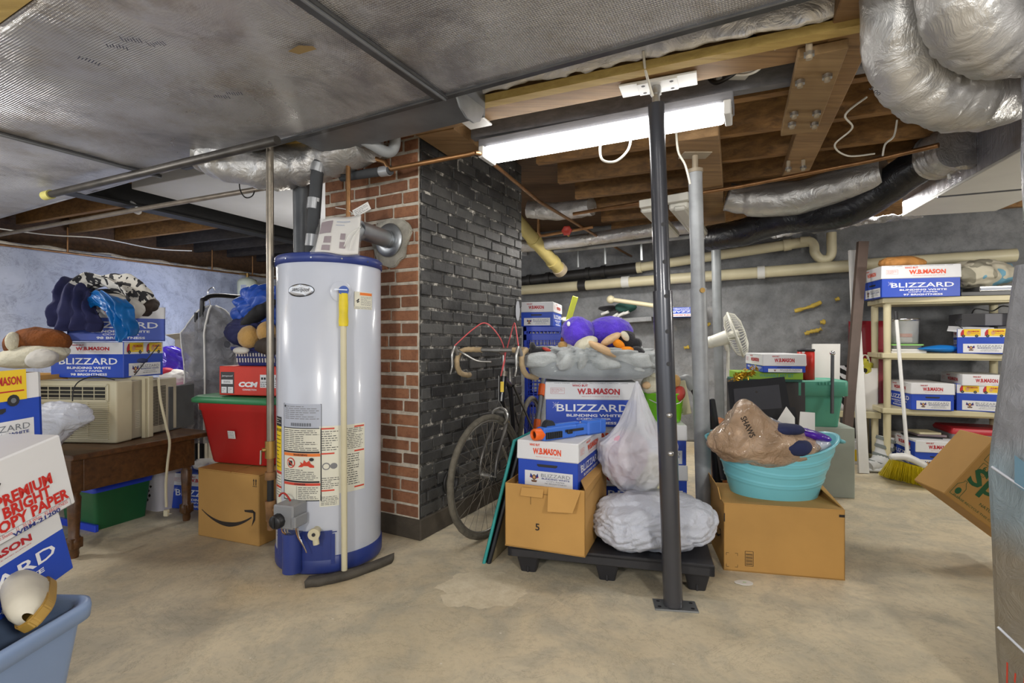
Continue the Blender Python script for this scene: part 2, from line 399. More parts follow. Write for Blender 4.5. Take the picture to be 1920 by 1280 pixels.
M('wrap_purple', '#4a35c0', .2, .1, .25, 9, coat=.3)
M('valve_red2', '#b8203a', .6, 0, .05)
M('rack_black', '#141416', .35, .3, .05)
t = NT('bag_clear'); n1 = t.noise(11, 7, .65, dist=1.6); t.color('#bcbec4'); t.set(Alpha=.62); t.rough(.10); t.bump(n1, 1., .06); reg('bag_clear', t)
M('coat_grey', '#54555c', .85, 0, .1)
M('tote_red', '#b32222', .4, 0, .05, 3); M('lid_green', '#2f7d4f', .45, 0, .05, 3)
M('skate_red', '#cf3522', .45, 0, .04); M('box_grey_dark', '#3d3b3c', .5, 0, .05)
M('basket_blue', '#232f70', .4, 0, .05)
M('nylon_blue', '#1c4aa8', .45, 0, .12, 9)
# ================================================================= surfaces
t = NT('concrete')                              # stained bare concrete floor
n1 = t.noise(.9, 6, .6); n2 = t.noise(4.5, 8, .65, dist=.6); n3 = t.noise(38, 6, .7)
c = t.ramp(n1, [(.3, '#b9ad92'), (.47, '#ccbfa3'), (.6, '#d5c9ae'), (.75, '#c3b9a1')])
c = t.mix(t.ramp(n2, [(.42, 0.), (.62, .65)]), c, '#a29e90')
c = t.mix(t.ramp(t.noise(1.7, 7, .7, vec=t.mapping(loc=(3, 1, 0))), [(.60, 0.), (.72, .5)]), c, '#dcd3bc')
c = t.mix(t.ramp(t.noise(1.15, 3, .5, vec=t.mapping(loc=(8.3, 4, 0))), [(.58, 0.), (.72, .38)]), c, '#c2a26c')
c = t.mix(t.ramp(n3, [(.35, .22), (.5, 0.)]), c, '#857b66')
c = t.mix(t.ramp(t.voro(9.0, vec=t.mapping(loc=(.3, .1, 0))), [(.02, .8), (.05, 0.)]), c, '#ddd8cb')
c = t.mix(t.ramp(t.noise(2.1, 9, .75, vec=t.mapping(loc=(1, 9, 0)), dist=1.5), [(.495, 0.), (.5, .5), (.505, 0.)]), c, '#5c5443')
t.color(c); t.rough(t.ramp(n2, [(.3, .55), (.7, .8)]))
t.bump(t.mix(.5, n2, n3), .22, .02); reg('concrete', t)
t = NT('floor_patch'); n2 = t.noise(14, 8, .75)
t.color(t.ramp(n2, [(.3, '#b9ad92'), (.5, '#cec3a9'), (.75, '#ddd4be')])); t.set(Roughness=.8); t.bump(n2, .5, .01); reg('floor_patch', t)
t = NT('stone_wall')                            # grey painted rubble
n1 = t.noise(1.1, 6, .6); n2 = t.noise(9, 8, .7)
c = t.ramp(n1, [(.3, '#6b6d70'), (.5, '#838587'), (.7, '#97989a')])
c = t.mix(t.ramp(n2, [(.35, .45), (.55, 0.)]), c, '#57595c')
c = t.mix(t.ramp(t.noise(2.6, 7, .7, vec=t.mapping(loc=(5, 2, 1))), [(.66, 0.), (.69, .9)]), c, '#a9a08c')
c = t.mix(t.ramp(t.noise(3.3, 9, .8, vec=t.mapping(loc=(2, 7, 4)), dist=1.2), [(.494, 0.), (.5, .6), (.506, 0.)]), c, '#3c3d3f')
t.color(c); t.set(Roughness=.75); t.bump(t.noise(22, 8, .7), .35, .02); reg('stone_wall', t)
t = NT('plaster_wall')                          # whitewashed wall with rubbed cracks
n1 = t.noise(1.3, 6, .6); n2 = t.noise(6, 8, .7, dist=.8)
c = t.ramp(n1, [(.3, '#8f949f'), (.5, '#a9adb8'), (.7, '#bcc0c8')])
c = t.mix(t.ramp(n2, [(.32, .5), (.45, 0.)]), c, '#6a6d72')
c = t.mix(t.ramp(t.noise(1.9, 9, .75, vec=t.mapping(loc=(2, 7, 4)), dist=1.4), [(.494, 0.), (.5, .7), (.506, 0.)]), c, '#44464a')
t.color(c); t.set(Roughness=.8); t.bump(t.noise(16, 8, .7), .3, .02); reg('plaster_wall', t)
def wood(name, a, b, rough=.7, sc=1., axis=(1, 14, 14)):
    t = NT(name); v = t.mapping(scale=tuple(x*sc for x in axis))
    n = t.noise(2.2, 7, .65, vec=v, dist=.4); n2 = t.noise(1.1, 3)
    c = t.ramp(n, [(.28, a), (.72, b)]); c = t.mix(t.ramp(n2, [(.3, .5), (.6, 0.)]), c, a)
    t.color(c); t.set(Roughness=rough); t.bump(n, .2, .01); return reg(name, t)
wood('joist', '#62492f', '#b0844f'); wood('old_beam', '#6f5539', '#ad8a5e'); wood('new_timber', '#a58a48', '#cdb26c')
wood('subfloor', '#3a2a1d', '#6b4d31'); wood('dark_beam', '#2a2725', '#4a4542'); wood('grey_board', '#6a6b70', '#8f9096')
wood('table_wood', '#3a2413', '#6f4a28', .35); wood('plank_wood', '#7a6142', '#a98c62', .8, .6)
t = NT('red_brick')
g = t.n.new('ShaderNodeNewGeometry'); n = t.noise(30, 6, .7)
c = t.ramp(g.outputs['Random Per Island'], [(0, '#75513b'), (.35, '#8b5d43'), (.6, '#9a6a4b'), (.85, '#7d523b'), (1., '#5f4535')])
c = t.mix(t.ramp(n, [(.35, .5), (.55, 0.)]), c, '#5d3626')
c = t.mix(t.ramp(t.noise(6, 7, .7), [(.60, 0.), (.72, .55)]), c, '#b59a84')
t.color(c); t.set(Roughness=.85); t.bump(n, .5, .008); reg('red_brick', t)
t = NT('black_brick')
g = t.n.new('ShaderNodeNewGeometry'); n = t.noise(24, 7, .7)
c = t.ramp(g.outputs['Random Per Island'], [(0, '#262627'), (.5, '#363637'), (1., '#484847')])
c = t.mix(t.ramp(t.noise(3, 6, .65), [(.45, 0.), (.75, .55)]), c, '#6b6a67')
c = t.mix(t.ramp(n, [(.66, 0.), (.72, .55)]), c, '#8d8a84')
t.color(c); t.set(Roughness=.5); t.bump(n, .5, .008); reg('black_brick', t)
t = NT('pale_mortar'); n = t.noise(20, 6, .7)
t.color(t.ramp(n, [(.3, '#9d9385'), (.6, '#c9c1b2')])); t.set(Roughness=.9); t.bump(n, .6, .01); reg('pale_mortar', t)
t = NT('black_mortar'); n = t.noise(9, 8, .8)
t.color(t.ramp(n, [(.44, '#2a2a2a'), (.54, '#55534f'), (.62, '#c9c4ba')])); t.set(Roughness=.7); t.bump(t.noise(40, 6), .6, .01); reg('black_mortar', t)
def foil(name, base, grid, rough=.3, bump=.5, crease=3., dirt='#8d7d66'):
    t = NT(name); n1 = t.noise(1.4, 6, .6, dist=.7); n2 = t.noise(crease, 8, .6, dist=1.1)
    c = t.ramp(n1, [(.35, base), (.7, '#cfcfd3')]); c = t.mix(t.ramp(t.noise(2.2, 7, .7, vec=t.mapping(loc=(4, 4, 0))), [(.5, 0.), (.72, .75)]), c, dirt)
    c = t.mix(t.ramp(t.noise(1.6, 8, .7, vec=t.mapping(loc=(1, 7, 3)), dist=1.), [(.52, 0.), (.66, .6)]), c, '#6c6a72')
    t.color(c); t.set(Metallic=.62); t.rough(t.ramp(n1, [(.3, rough*.8), (.7, rough*1.35)]))
    h = n2
    if grid:
        v = t.mapping(rot=(0, 0, R(28)))
        w = t.math('MAXIMUM', t.wave(grid, .35, 'X', vec=v), t.wave(grid, .35, 'Y', vec=v))
        k = t.ramp(t.noise(1.1, 4, .6, vec=t.mapping(loc=(6, 2, 0))), [(.36, .0), (.58, .16)]); h = t.math('ADD', t.math('MULTIPLY', w, k), n2)
    t.bump(h, bump, .03); return reg(name, t)
foil('foil_board', '#b3b1b0', 38, .3, .7, 2.2); foil('foil_bright', '#cfcfd2', 0, .17, .4, 9, '#c0b8a4'); foil('foil_wrap', '#9a9a9f', 0, .26, 1., 9); foil('foil_rough', '#b3b1ac', 0, .3, .45, 12)
foil('foil_scrim', '#a9a9b4', 26, .3, .6, 5)
t = NT('tube_glow'); t.n.remove(t.b); e = t.n.new('ShaderNodeEmission'); e.inputs['Color'].default_value = (1, .97, .93, 1); e.inputs['Strength'].default_value = 11
t.l.new(e.outputs[0], t.out.inputs['Surface']); reg('tube_glow', t)
# ================================================================= shell
ROOM = 28.2
def RP(a, b, z=0, rot=ROOM):                     # a along the room's depth axis, b across it
    s, c = math.sin(R(rot)), math.cos(R(rot)); return V((a*s+b*c, a*c-b*s, z))
mb = MB(); mb.box((0, 3.5, -.1), (15, 13, .1), 'concrete'); struct('floor', mb)
mb = MB(); c = PZ(905, 1105, 0)
mb.sheet(lambda u, v: (c.x+(.19+.05*noise.noise((math.cos(u*6.283)*2, math.sin(u*6.283)*2, 1))+.03*noise.noise((math.cos(u*6.283)*7, math.sin(u*6.283)*7, 1)))*v*math.cos(u*6.283), c.y+(.17+.05*noise.noise((math.cos(u*6.283)*2, math.sin(u*6.283)*2, 5))+.03*noise.noise((math.cos(u*6.283)*7, math.sin(u*6.283)*7, 5)))*v*math.sin(u*6.283), .0012+.001*(1-v)), 90, 6, 'floor_patch')
tag(mb.build('floor_patch'), kind='structure')
def rubble(p0, p1, z0, z1, nu, nv, m, amp, sc, joint, name):
    p0, p1 = V((*p0, 0)), V((*p1, 0)); d = (p1-p0); n = d.cross(V((0, 0, 1))).normalized()
    def fn(u, v):
        q = p0+d*u+V((0, 0, z0+(z1-z0)*v)); w = V((q.x, q.y, q.z*1.35))
        ds, _ = noise.voronoi(w*sc+V((fbm(q, 1.3, 2)*.4,)*3)); e = min(1, (ds[1]-ds[0])*3.2)
        return q+n*(joint*(e-1)+amp*fbm(q, 3.1, 4))
    mb = MB(); mb.sheet(fn, nu, nv, m, .06); return struct(name, mb, recenter=False)
rubble((-3.0, 7.80), (4.95, 4.08), 0, 2.42, 260, 80, 'stone_wall', .018, 1.9, .035, 'wall_back')
rubble((-6.4, 1.55), (-2.96, 7.80), 0, 2.0, 220, 60, 'plaster_wall', .022, 1.5, .018, 'wall_left')
rubble((4.9, 4.12), (2.6, -1.2), 0, 2.42, 120, 50, 'stone_wall', .018, 1.9, .03, 'wall_right')
# rough ledge over the plaster wall, rim board behind it
mb = MB()
mb.sheet(lambda u, v: V((-6.4, 1.55, 0)).lerp(V((-2.96, 7.8, 0)), u)+V((-.876*.3*v, .482*.3*v, 2.0+.02*fbm((u*9, v*2, 1), 2)+.035*noise.noise((u*30, v, 3)))), 160, 6, 'pale_mortar', .03)
struct('trim_1', mb, recenter=False)
mb = MB(); mb.bar((-6.7, 1.72, 2.2), (-3.22, 8.0, 2.2), .05, .45, 'subfloor'); struct('trim_2', mb)
mb = MB(); mb.box((0, 3.5, 2.42), (15, 13, .05), 'subfloor'); struct('ceiling', mb)
# ---- joists, bridging, beams
CR = 23.5
def CP(u, v, z): return RP(u, v, z, CR)
LJ = [1.35+.43*k for k in range(16)]
for k, u in enumerate(LJ):
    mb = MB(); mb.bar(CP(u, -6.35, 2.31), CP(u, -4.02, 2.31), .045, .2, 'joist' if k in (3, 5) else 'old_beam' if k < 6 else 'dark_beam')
    struct('ceiling_joist', mb)
RJ = [2.62+.43*k for k in range(10)]
for k, u in enumerate(RJ):
    mb = MB(); mb.bar(CP(u, -1.15, 2.31), CP(u, 4.4, 2.31), .05, .21, 'joist'); struct('ceiling_joist', mb)
mb = MB()
for a, b in zip(LJ[2:9], LJ[3:10]):
    for v in (-4.7,):
        mb.bar(CP(a+.02, v, 2.22), CP(b-.02, v, 2.40), .03, .03, 'old_beam'); mb.bar(CP(a+.02, v, 2.40), CP(b-.02, v, 2.22), .03, .03, 'old_beam')
tag(struct('bridging_brace', mb))
# yellow timber and old sill along the steel post's plate
mb = MB(); mb.bar(CP(2.01, -2.6, 2.13), CP(2.01, 3.2, 2.13), .05, .034, 'new_timber'); struct('timber_ledger', mb)
mb = MB(); mb.bar(CP(2.13, -2.2, 2.258), CP(2.13, 3.2, 2.258), .17, .24, 'old_beam', .006); struct('main_beam', mb)
mb = MB(); mb.bar(CP(2.48, -1.5, 2.30), CP(2.48, 1.2, 2.30), .05, .24, 'grey_board'); struct('grey_joist', mb)
mb = MB(); mb.bar(CP(2.27, -1.42, 2.29), CP(2.6, -1.42, 2.29), .22, .26, 'old_beam'); struct('chimney_header', mb)
# beams running away from the camera
mb = MB(); p = V((1.03, 2.8, 0)); d = RP(1, 0, 0, CR)
a = p-d*.25; b = p+d*1.9; mb.bar((a.x, a.y, 2.15), (b.x, b.y, 2.15), .2, .1, 'old_beam', .004); struct('cross_beam', mb)
a0 = PZ(1600, 60, 2.14); b0 = PZ(1490, 330, 2.14)
mb = MB(); mb.bar((a0.x-.18, a0.y-.42, 2.17), (b0.x, b0.y, 2.17), .145, .07, 'old_beam', .004); BOLTBEAM = struct('cross_beam', mb)
# black iron beam beside the white duct
mb = MB(); mb.bar(CP(1.9, -4.0, 2.13), CP(7.6, -3.93, 2.13), .05, .16, 'black_iron'); mb.bar(CP(1.9, -4.0, 2.055), CP(7.6, -3.93, 2.055), .13, .014, 'black_iron'); struct('iron_beam', mb)
# ================================================================= chimney
t0 = V((-.498, 2.78, 0))
def chimney():
    X = T(t0, -28.2)                             # local: +Y along the black face, -X along the red face
    L, W, H = 1.21, .72, 2.4
    root = thing('chimney', 'brick chimney breast, bare red on one face and painted black on the other', 'chimney', X=X)
    mb = MB(); mb.box((-W/2, L/2, 0), (W-.012, L-.012, H), 'black_mortar'); mb.build('core', root)
    rnd = random.Random(4)
    def bricks(F, width, m, mort, zlo):
        mb = MB(); ch = .0715; k = 0; z = zlo
        mb.poly(F, ((0, zlo), (width, zlo), (width, H), (0, H)), mort, .0015)
        while z < H-.03:
            x = -.1 if k % 2 else 0.
            if rnd.random() < .25: x -= .05
            while x < width:
                w = .205*rnd.uniform(.93, 1.05); a = max(0, x); b = min(width, x+w)
                if b-a > .03:
                    j = rnd.uniform(-.0035, .0035); dz = rnd.uniform(-.003, .003); pr = .009+rnd.uniform(-.004, .004)
                    B = F @ T(((a+b)/2, z+ch/2+dz, -.02), rnd.uniform(-.8, .8))
                    mb.box((0, 0, 0), (b-a-.016, ch-.0165+j, .02+pr), m, .0035, B, seg=2)
                x += w
            z += ch; k += 1
        return mb
    Ff = face('front', (-W, -.006, 0)); Fr = face('right', (.006-.012, 0, 0))
    bricks(Ff, W, 'red_brick', 'pale_mortar', .115).build('brick_face', root, 'bare red brick face')
    bricks(Fr, L, 'black_brick', 'black_mortar', .115).build('brick_face', root, 'black painted brick face')
    mb = MB(); mb.box((-W/2, L/2, 0), (W+.02, L+.02, .115), 'plinth', .006); mb.build('plinth', root)
    mb = MB(); F = face('right', (.0075, 1.13, 1.305))
    mb.poly(F, [((.035+.006*noise.noise((i*1.7, 0, 0)))*math.cos(i*.524), (.075+.012*noise.noise((i*2.1, 3, 0)))*math.sin(i*.524)) for i in range(12)], 'wall_paint_spot', .0005)
    mb.build('paint_patch', root, 'pale grey paint patch on the black face')
    # clean-out thimble low on the black face
    mb = MB(); p = V((.008, .27, .255)); mb.lathe([(.062, 0), (.078, .004), (.078, .012), (.06, .016), (.055, -.0), (.055, -.03), (0, -.03)], 'cast_iron', MX.Translation(p) @ basis((1, 0, 0)).to_4x4()); mb.build('clean_out_ring', root, 'round soot hole with iron ring')
    # plaster collar and metal plate where the flue enters
    c0 = V((-.185, -.012, 1.64))
    mb = MB(); Fq = face('front', c0)
    pts = [((.132+.045*noise.noise((math.cos(i*.2618)*1.6, math.sin(i*.2618)*1.6, 2)))*math.cos(i*.2618), (.145+.045*noise.noise((math.cos(i*.2618)*1.6, math.sin(i*.2618)*1.6, 7)))*math.sin(i*.2618)) for i in range(24)]
    mb.prism(pts, .022, 'collar_plaster', Fq, .006); mb.build('plaster_collar', root, 'crumbled grey plaster ring around the flue')
    mb = MB(); mb.lathe([(0, .024), (.090, .024), (.094, .03), (.090, .036), (.05, .04), (0, .04)], 'galvanized', Fq); mb.build('wall_plate', root, 'round galvanized flue plate')
    return X @ c0
FLUE_AT = chimney()
# ================================================================= overhead ductwork
DA, DB = PZ(545, 257, 2.05), PZ(893, 160, 2.05)
dv = (DB-DA); DROT = -math.degrees(math.atan2(dv.y, dv.x)); DU = DA.x*math.sin(R(DROT))+DA.y*math.cos(R(DROT)); DV0 = DA.x*math.cos(R(DROT))-DA.y*math.sin(R(DROT))
def DP(u, v, z): return RP(DU+u, DV0+v, z, DROT)   # u away from camera past the duct's far edge, v along that edge
root = thing('foil_duct', 'wide flat foil-faced duct spanning the whole ceiling overhead', 'duct', DP(-.5, 0, 2.05))
mb = MB()
def dz(u, v): return 2.05+.006*fbm((u*3, v*9, 0), 1.2)+.004*noise.noise((u*14, v*40, 2))
mb.sheet(lambda a, b: DP(-1.0+a, -4.2+7.6*b, dz(a, b)), 30, 150, 'foil_board', .02)
for u in (0, -1.0): mb.bar(DP(u, -4.2, 2.16), DP(u, 3.4, 2.16), .01, .22, 'foil_board')
mb.build('duct_shell', root, world=True)
for px, py, q in ((570, 0, 0), (0, 250, 1)):
    p = PZ(px, py, 2.045); s, c_ = math.sin(R(DROT)), math.cos(R(DROT)); v = p.x*c_-p.y*s-DV0
    mb = MB(); mb.bar(DP(-1.0, v, 2.042), DP(.015, v, 2.042), .055 if q == 0 else .04, .012, 'cleat_steel', .003); mb.bar(DP(-1.0, v+.014, 2.034), DP(.015, v+.014, 2.034), .012, .012, 'sheet_steel', .003)
    mb.build('seam_cleat', root, world=True)
mb = MB(); mb.bar(DP(.012, -.9, 2.055), DP(.012, 3.4, 2.055), .03, .03, 'cleat_steel', .003)
mb.build('edge_angle', root, world=True)
mb = MB(); p = PZ(565, 92, 2.04); F = frame((p.x, p.y, 2.0405), (1, 0, 0), (0, -1, 0))
mb.poly(F, ((-.05, -.012), (-.02, -.03), (.05, .0), (.045, .018), (.0, .022)), 'cardboard_scrap', .001)
mb.build('torn_patch', root, 'torn tan patch in the foil', world=True)
for x, y, a_ in ((222, 84, 20), (250, 72, 10), (297, 78, -5), (418, 178, 5), (442, 172, 5), (168, 110, 50)):
    p = PZ(x, y, 2.045); F = frame((p.x, p.y, 2.036), (math.cos(R(a_)), math.sin(R(a_)), 0), (math.sin(R(a_)), -math.cos(R(a_)), 0)); mb = MB(); rnd = random.Random(x)
    for k in range(7): mb.line(F, [(-.03+k*.009, -.012*rnd.random()), (-.028+k*.009, .012+.012*rnd.random())], .003, 'print_blue_grey', .001)
    mb.build('printed_mark', root, 'smudged printed mark', world=True)
# galvanized trunk stepping off the far edge with a rounded end flap
root = thing('duct_trunk', 'plain grey sheet-metal trunk stepping off the edge of the foil duct above the heater', 'duct', DP(.12, .5, 2.05))
mb = MB(); ve = (PZ(888, 162, 2.05)-DA).length
a0 = DP(.135, -.02, 0); b0 = DP(.135, ve-.10, 0)
mb.bar((a0.x, a0.y, 2.17), (b0.x, b0.y, 2.17), .24, .24, 'sheet_steel', .004); mb.build('trunk', root, world=True)
mb = MB(); F = frame(DP(.015, ve-.09, 2.06), RP(0, 1, 0, DROT), RP(1, 0, 0, DROT))
F = frame(DP(.02, ve-.10, 2.06), RP(1, 0, 0, DROT), (0, 0, 1))
mb.prism([(0, .02), (0, -.01), (.03, -.05), (.08, -.075), (.13, -.075), (.18, -.05), (.21, 0), (.21, .02)], .008, 'galvanized', F, .002); mb.build('end_flap', root, world=True)
# foil blanket tucked above the yellow timber
mb = MB()
mb.sheet(lambda a, b: CP(1.92+.05*a, -1.30+3.2*b, 2.147+.15*(1-a)**1.5+.014*fbm((a*2, b*40, 0), 1.3)), 10, 160, 'foil_bright', .006)
mb.build('foil_blanket', label='crinkled foil insulation strip tucked between the flat duct and the yellow timber', cat='insulation')
# white duct board further in
mb = MB(); p0, p1 = CP(2.2, -3.12, 2.27), CP(7.4, -3.06, 2.27); mb.bar(p0, p1, 1.45, .26, 'duct_white', .004)
mb.build('return_duct', label='broad flat pale grey duct running deep behind the heater pipes', cat='duct')
# old timber at the near edge of the duct
mb = MB(); mb.bar(DP(-1.06, -4.2, 2.09), DP(-1.06, 3.4, 2.09), .09, .1, 'new_timber'); struct('timber_ledger', mb)
# ================================================================= water heater
HC = V((-.924, 2.6, 0)); HR = .25
def wrapped(mb, a0, z0, r=None):                  # bend everything drawn flat onto the tank
    r = r or HR
    for v in mb.bm.verts:
        a = R(a0)+v.co.x/r; q = r+v.co.z
        v.co = V((q*math.sin(a), -q*math.cos(a), z0+v.co.y))
    return mb
I4 = MX.Identity(4)
def strips(mb, x0, y0, x1, y1, m, off=.001):
    n = max(1, int((x1-x0)/.018))
    for i in range(n):
        a, b = x0+(x1-x0)*i/n, x0+(x1-x0)*(i+1)/n; mb.rect(I4, a, y0, b, y1, m, off)
def lines(mb, F, x0, y0, x1, y1, n, m='ink_grey', seed=0, th=.3, off=.0018):
    rnd = random.Random(seed); h = (y1-y0)/n
    for i in range(n):
        y = y1-(i+.5)*h; x = x0
        e = x1-(x1-x0)*rnd.choice((0, .05, .1, .4))
        while x < e-.002:
            w = min((x1-x0)*rnd.uniform(.08, .3), e-x, .03); mb.rect(F, x, y-h*th/2, x+w*.92, y+h*th/2, m, off); x += w+h*.25
def heater():
    root = thing('water_heater', 'tall white enamel water heater with navy rim standing by the bare brick', 'water heater', HC, 19.6)
    mb = MB(); mb.lathe([(0, .03), (HR-.006, .03), (HR, .05), (HR, 1.445), (HR-.004, 1.45)], 'enamel', n=64); mb.build('tank', root)
    mb = MB(); mb.lathe([(HR-.01, 1.445), (HR+.006, 1.447), (HR+.007, 1.483), (HR-.002, 1.492), (HR-.03, 1.494), (0, 1.494)], 'navy_paint', n=64)
    for k in range(12):
        a = k*.5236+.2; p = V((math.sin(a), -math.cos(a), 0)); mb.cyl(p*(HR+.004)+V((0, 0, 1.465)), p*(HR+.010)+V((0, 0, 1.465)), .004, 'chrome', n=8)
    mb.build('top_rim', root)
    mb = MB()
    mb.lathe([(0, .012), (HR+.002, .012), (HR+.005, .02), (HR+.005, .085), (HR, .09)], 'navy_paint', n=64)
    w = MB(); strips(w, -.30, 0, .0, .135, 'navy_paint', .006); strips(w, -.005, -.02, .012, .12, 'navy_paint', .01); strips(w, 0, .125, .02, .13, 'navy_paint', .01)
    wrapped(w, 2, .075); mb.merge(w.bm, 'navy_paint')
    mb.build('base_skirt', root)
    for k in range(3):
        mb = MB(); a = k*2.094; p = V((math.sin(a), -math.cos(a), 0))*(HR-.05); mb.cyl(p, p+V((0, 0, .03)), .02, 'cast_iron', n=10); mb.build('foot', root)
    p = V((HR*math.sin(R(-37)), -HR*math.cos(R(-37)), 0))*1.08
    mb = MB(); mb.cyl(p+V((0, 0, .03)), p+V((0, 0, .205)), .043, 'navy_paint', n=24); mb.cyl(p+V((0, 0, .205)), p+V((0, 0, .21)), .046, 'navy_paint', n=24); mb.build('burner_cover', root)
    # badge
    mb = MB(); mb.oval(I4, 0, 0, .068, .030, 'knob_black', .002, 28); mb.oval(I4, 0, 0, .064, .0265, 'chrome', .003, 28); mb.oval(I4, 0, 0, .058, .022, 'badge_face', .004, 28)
    mb.text(I4, 0, 0, 'Whirlpool', .085, .022, 'ink', 0, .005, slant=.25); mb.line(I4, [(-.05, -.004), (0, .012), (.05, .004)], .0016, 'ink_grey', .0048)
    wrapped(mb, -31, 1.315).build('badge', root, 'oval chrome badge')
    # relief valve, tape, discharge pipe
    a = R(11); n = V((math.sin(a), -math.cos(a), 0)); q = n*HR+V((0, 0, 1.312))
    mb = MB(); mb.lathe([(0, .004), (.045, .004), (.05, 0)], 'enamel', MX.Translation(q) @ basis(n).to_4x4(), 28); mb.cyl(q, q+n*.05, .014, 'brass'); mb.cyl(q+n*.05, q+n*.062, .022, 'blue_handle', n=20)
    mb.bar(q+n*.06+V((-.04, 0, .004)), q+n*.066+V((.014, 0, .002)), .012, .004, 'chrome'); mb.build('relief_valve', root)
    d = n*(HR+.052)
    mb = MB(); mb.tube([d+V((0, 0, z)) for z in (1.30, 1.25, 1.2, 1.17, 1.15)], [.019, .021, .020, .022, .020], 'tape_yellow', n=12, sq=.75); mb.build('yellow_tape', root, 'yellow tape wrapping the relief pipe')
    mb = MB(); mb.cyl(d+V((0, 0, 1.17)), d+V((.004, 0, .035)), .0135, 'pvc'); mb.build('discharge_pipe', root, 'cream plastic overflow pipe')
    # stickers
    mb = MB(); x = .055
    strips(mb, -x, -.043, x, .040, 'lbl_cream', .001); strips(mb, -x*.45, .024, x*.95, .037, 'lbl_orange', .0016); mb.outline(I4, -x, -.028, x, .038, .0012, 'ink_grey', .0018)
    mb.line(I4, [(-.045, -.006), (-.03, .006), (-.04, -.012), (-.028, -.006)], .004, 'ink', .0018); lines(mb, I4, -.02, -.025, .05, .02, 7, seed=2); lines(mb, I4, -.05, -.041, .05, -.03, 2, seed=3)
    wrapped(mb, 38, 1.277).build('warning_sticker', root)
    mb = MB(); strips(mb, -.03, -.13, .03, .08, 'lbl_yellow', .001); strips(mb, -.03, .08, .03, .125, 'ink', .001); lines(mb, I4, -.028, .09, .028, .12, 3, 'lbl_cream', 1)
    mb.text(I4, 0, .062, 'ENERGYGUIDE', .058, .014, 'ink', .02, .0018); lines(mb, I4, -.026, -.12, .026, .045, 9, 'ink', 5, .2)
    strips(mb, -.03, -.145, .03, -.133, 'lbl_red', .001); strips(mb, -.03, -.26, .03, -.145, 'lbl_cream', .001); lines(mb, I4, -.026, -.25, .026, -.15, 8, seed=7); strips(mb, -.03, -.21, .03, -.2, 'lbl_red', .002)
    strips(mb, -.03, -.46, .03, -.26, 'lbl_cream', .0005); strips(mb, -.03, -.46, .03, -.36, 'lbl_cream', .001); strips(mb, -.03, -.375, .03, -.362, 'lbl_red', .002); lines(mb, I4, -.026, -.45, .026, -.38, 5, seed=9)
    wrapped(mb, -66, .60).build('energy_sticker', root, 'yellow efficiency sticker')
    mb = MB(); x = .098
    strips(mb, -x, 0, x, .107, 'lbl_grey', .001); mb.outline(I4, -x, 0, x, .107, .0018, 'ink', .002); lines(mb, I4, -x*.9, .035, x*.9, .10, 7, seed=11); mb.oval(I4, -.088, .096, .005, .006, 'ink', .002, 10)
    for k in range(26): mb.rect(I4, -.05+k*.004, .005, -.05+k*.004+.0012+.0013*(k % 3 == 0), .02, 'ink', .002)
    for y0, y1 in ((-.112, -.002), (-.248, -.114), (-.335, -.250)): strips(mb, -x-.002, y0-.003, x+.001, y1, 'ink', .001); strips(mb, -x+.004, y0+.002, x-.005, y1-.004, 'lbl_cream', .002)
    lines(mb, I4, -x*.92, -.108, x*.9, -.01, 11, 'ink', 13, off=.003)
    strips(mb, -x+.004, -.133, x-.005, -.119, 'lbl_orange', .003); mb.text(I4, 0, -.126, 'WARNING', .07, .009, 'ink', .02, .0045)
    mb.oval(I4, -.05, -.165, .024, .024, 'lbl_red', .003, 20); mb.oval(I4, -.05, -.165, .019, .019, 'lbl_cream', .004, 20); mb.rect(I4, -.062, -.178, -.04, -.155, 'ink', .005); mb.line(I4, [(-.067, -.15), (-.033, -.18)], .005, 'lbl_red', .006)
    mb.poly(I4, [(-.01, -.182), (.005, -.168), (.0, -.158), (.015, -.165), (.02, -.148), (.032, -.160), (.045, -.150), (.05, -.165), (.066, -.175), (.066, -.184)], 'lbl_red', .004); mb.oval(I4, .055, -.146, .011, .008, 'ink', .005, 12)
    lines(mb, I4, -x*.9, -.243, x*.85, -.192, 6, 'ink', 17, off=.003)
    strips(mb, -x+.004, -.267, x-.005, -.255, 'lbl_red', .003); mb.text(I4, 0, -.261, 'DANGER', .055, .008, 'ink', .02, .0045); lines(mb, I4, -.01, -.33, x*.85, -.272, 7, 'ink', 19, off=.003); mb.line(I4, [(-.018, -.27), (-.018, -.333)], .0015, 'ink', .003)
    wrapped(mb, -31, .685).build('warning_label', root, 'black bordered safety label')
    mb = MB(); x = .107
    strips(mb, -x, -.18, x, .135, 'lbl_cream', .001)
    strips(mb, -x, -.235, -.02, -.18, 'lbl_cream', .001); lines(mb, I4, -x+.006, -.23, -.024, -.187, 6, 'ink', 23)
    for y in (.12, .005, -.165):
        strips(mb, -x+.008, y, -.042, y+.007, 'lbl_red', .002); strips(mb, .05, y, x-.004, y+.007, 'lbl_red', .002)
    for k, (a0, b0, a1, b1, n) in enumerate(((-x+.01, .02, -.025, .115, 9), (.0, .02, x-.01, .12, 12), (0, -.15, x-.03, -.0, 14), (-x+.01, -.155, -.02, -.1, 6))): lines(mb, I4, a0, b0, a1, b1, n, 'ink', 29+k)
    mb.outline(I4, .01, -.07, .07, -.005, .001, 'ink_grey', .002); mb.oval(I4, -.078, -.05, .018, .017, 'ink_grey', .002, 14); mb.oval(I4, -.078, -.05, .013, .012, 'lbl_cream', .0026, 14); mb.oval(I4, -.045, -.05, .016, .014, 'ink_grey', .002, 14)
    wrapped(mb, 14, .555).build('instruction_label', root, 'cream lighting-instructions label')
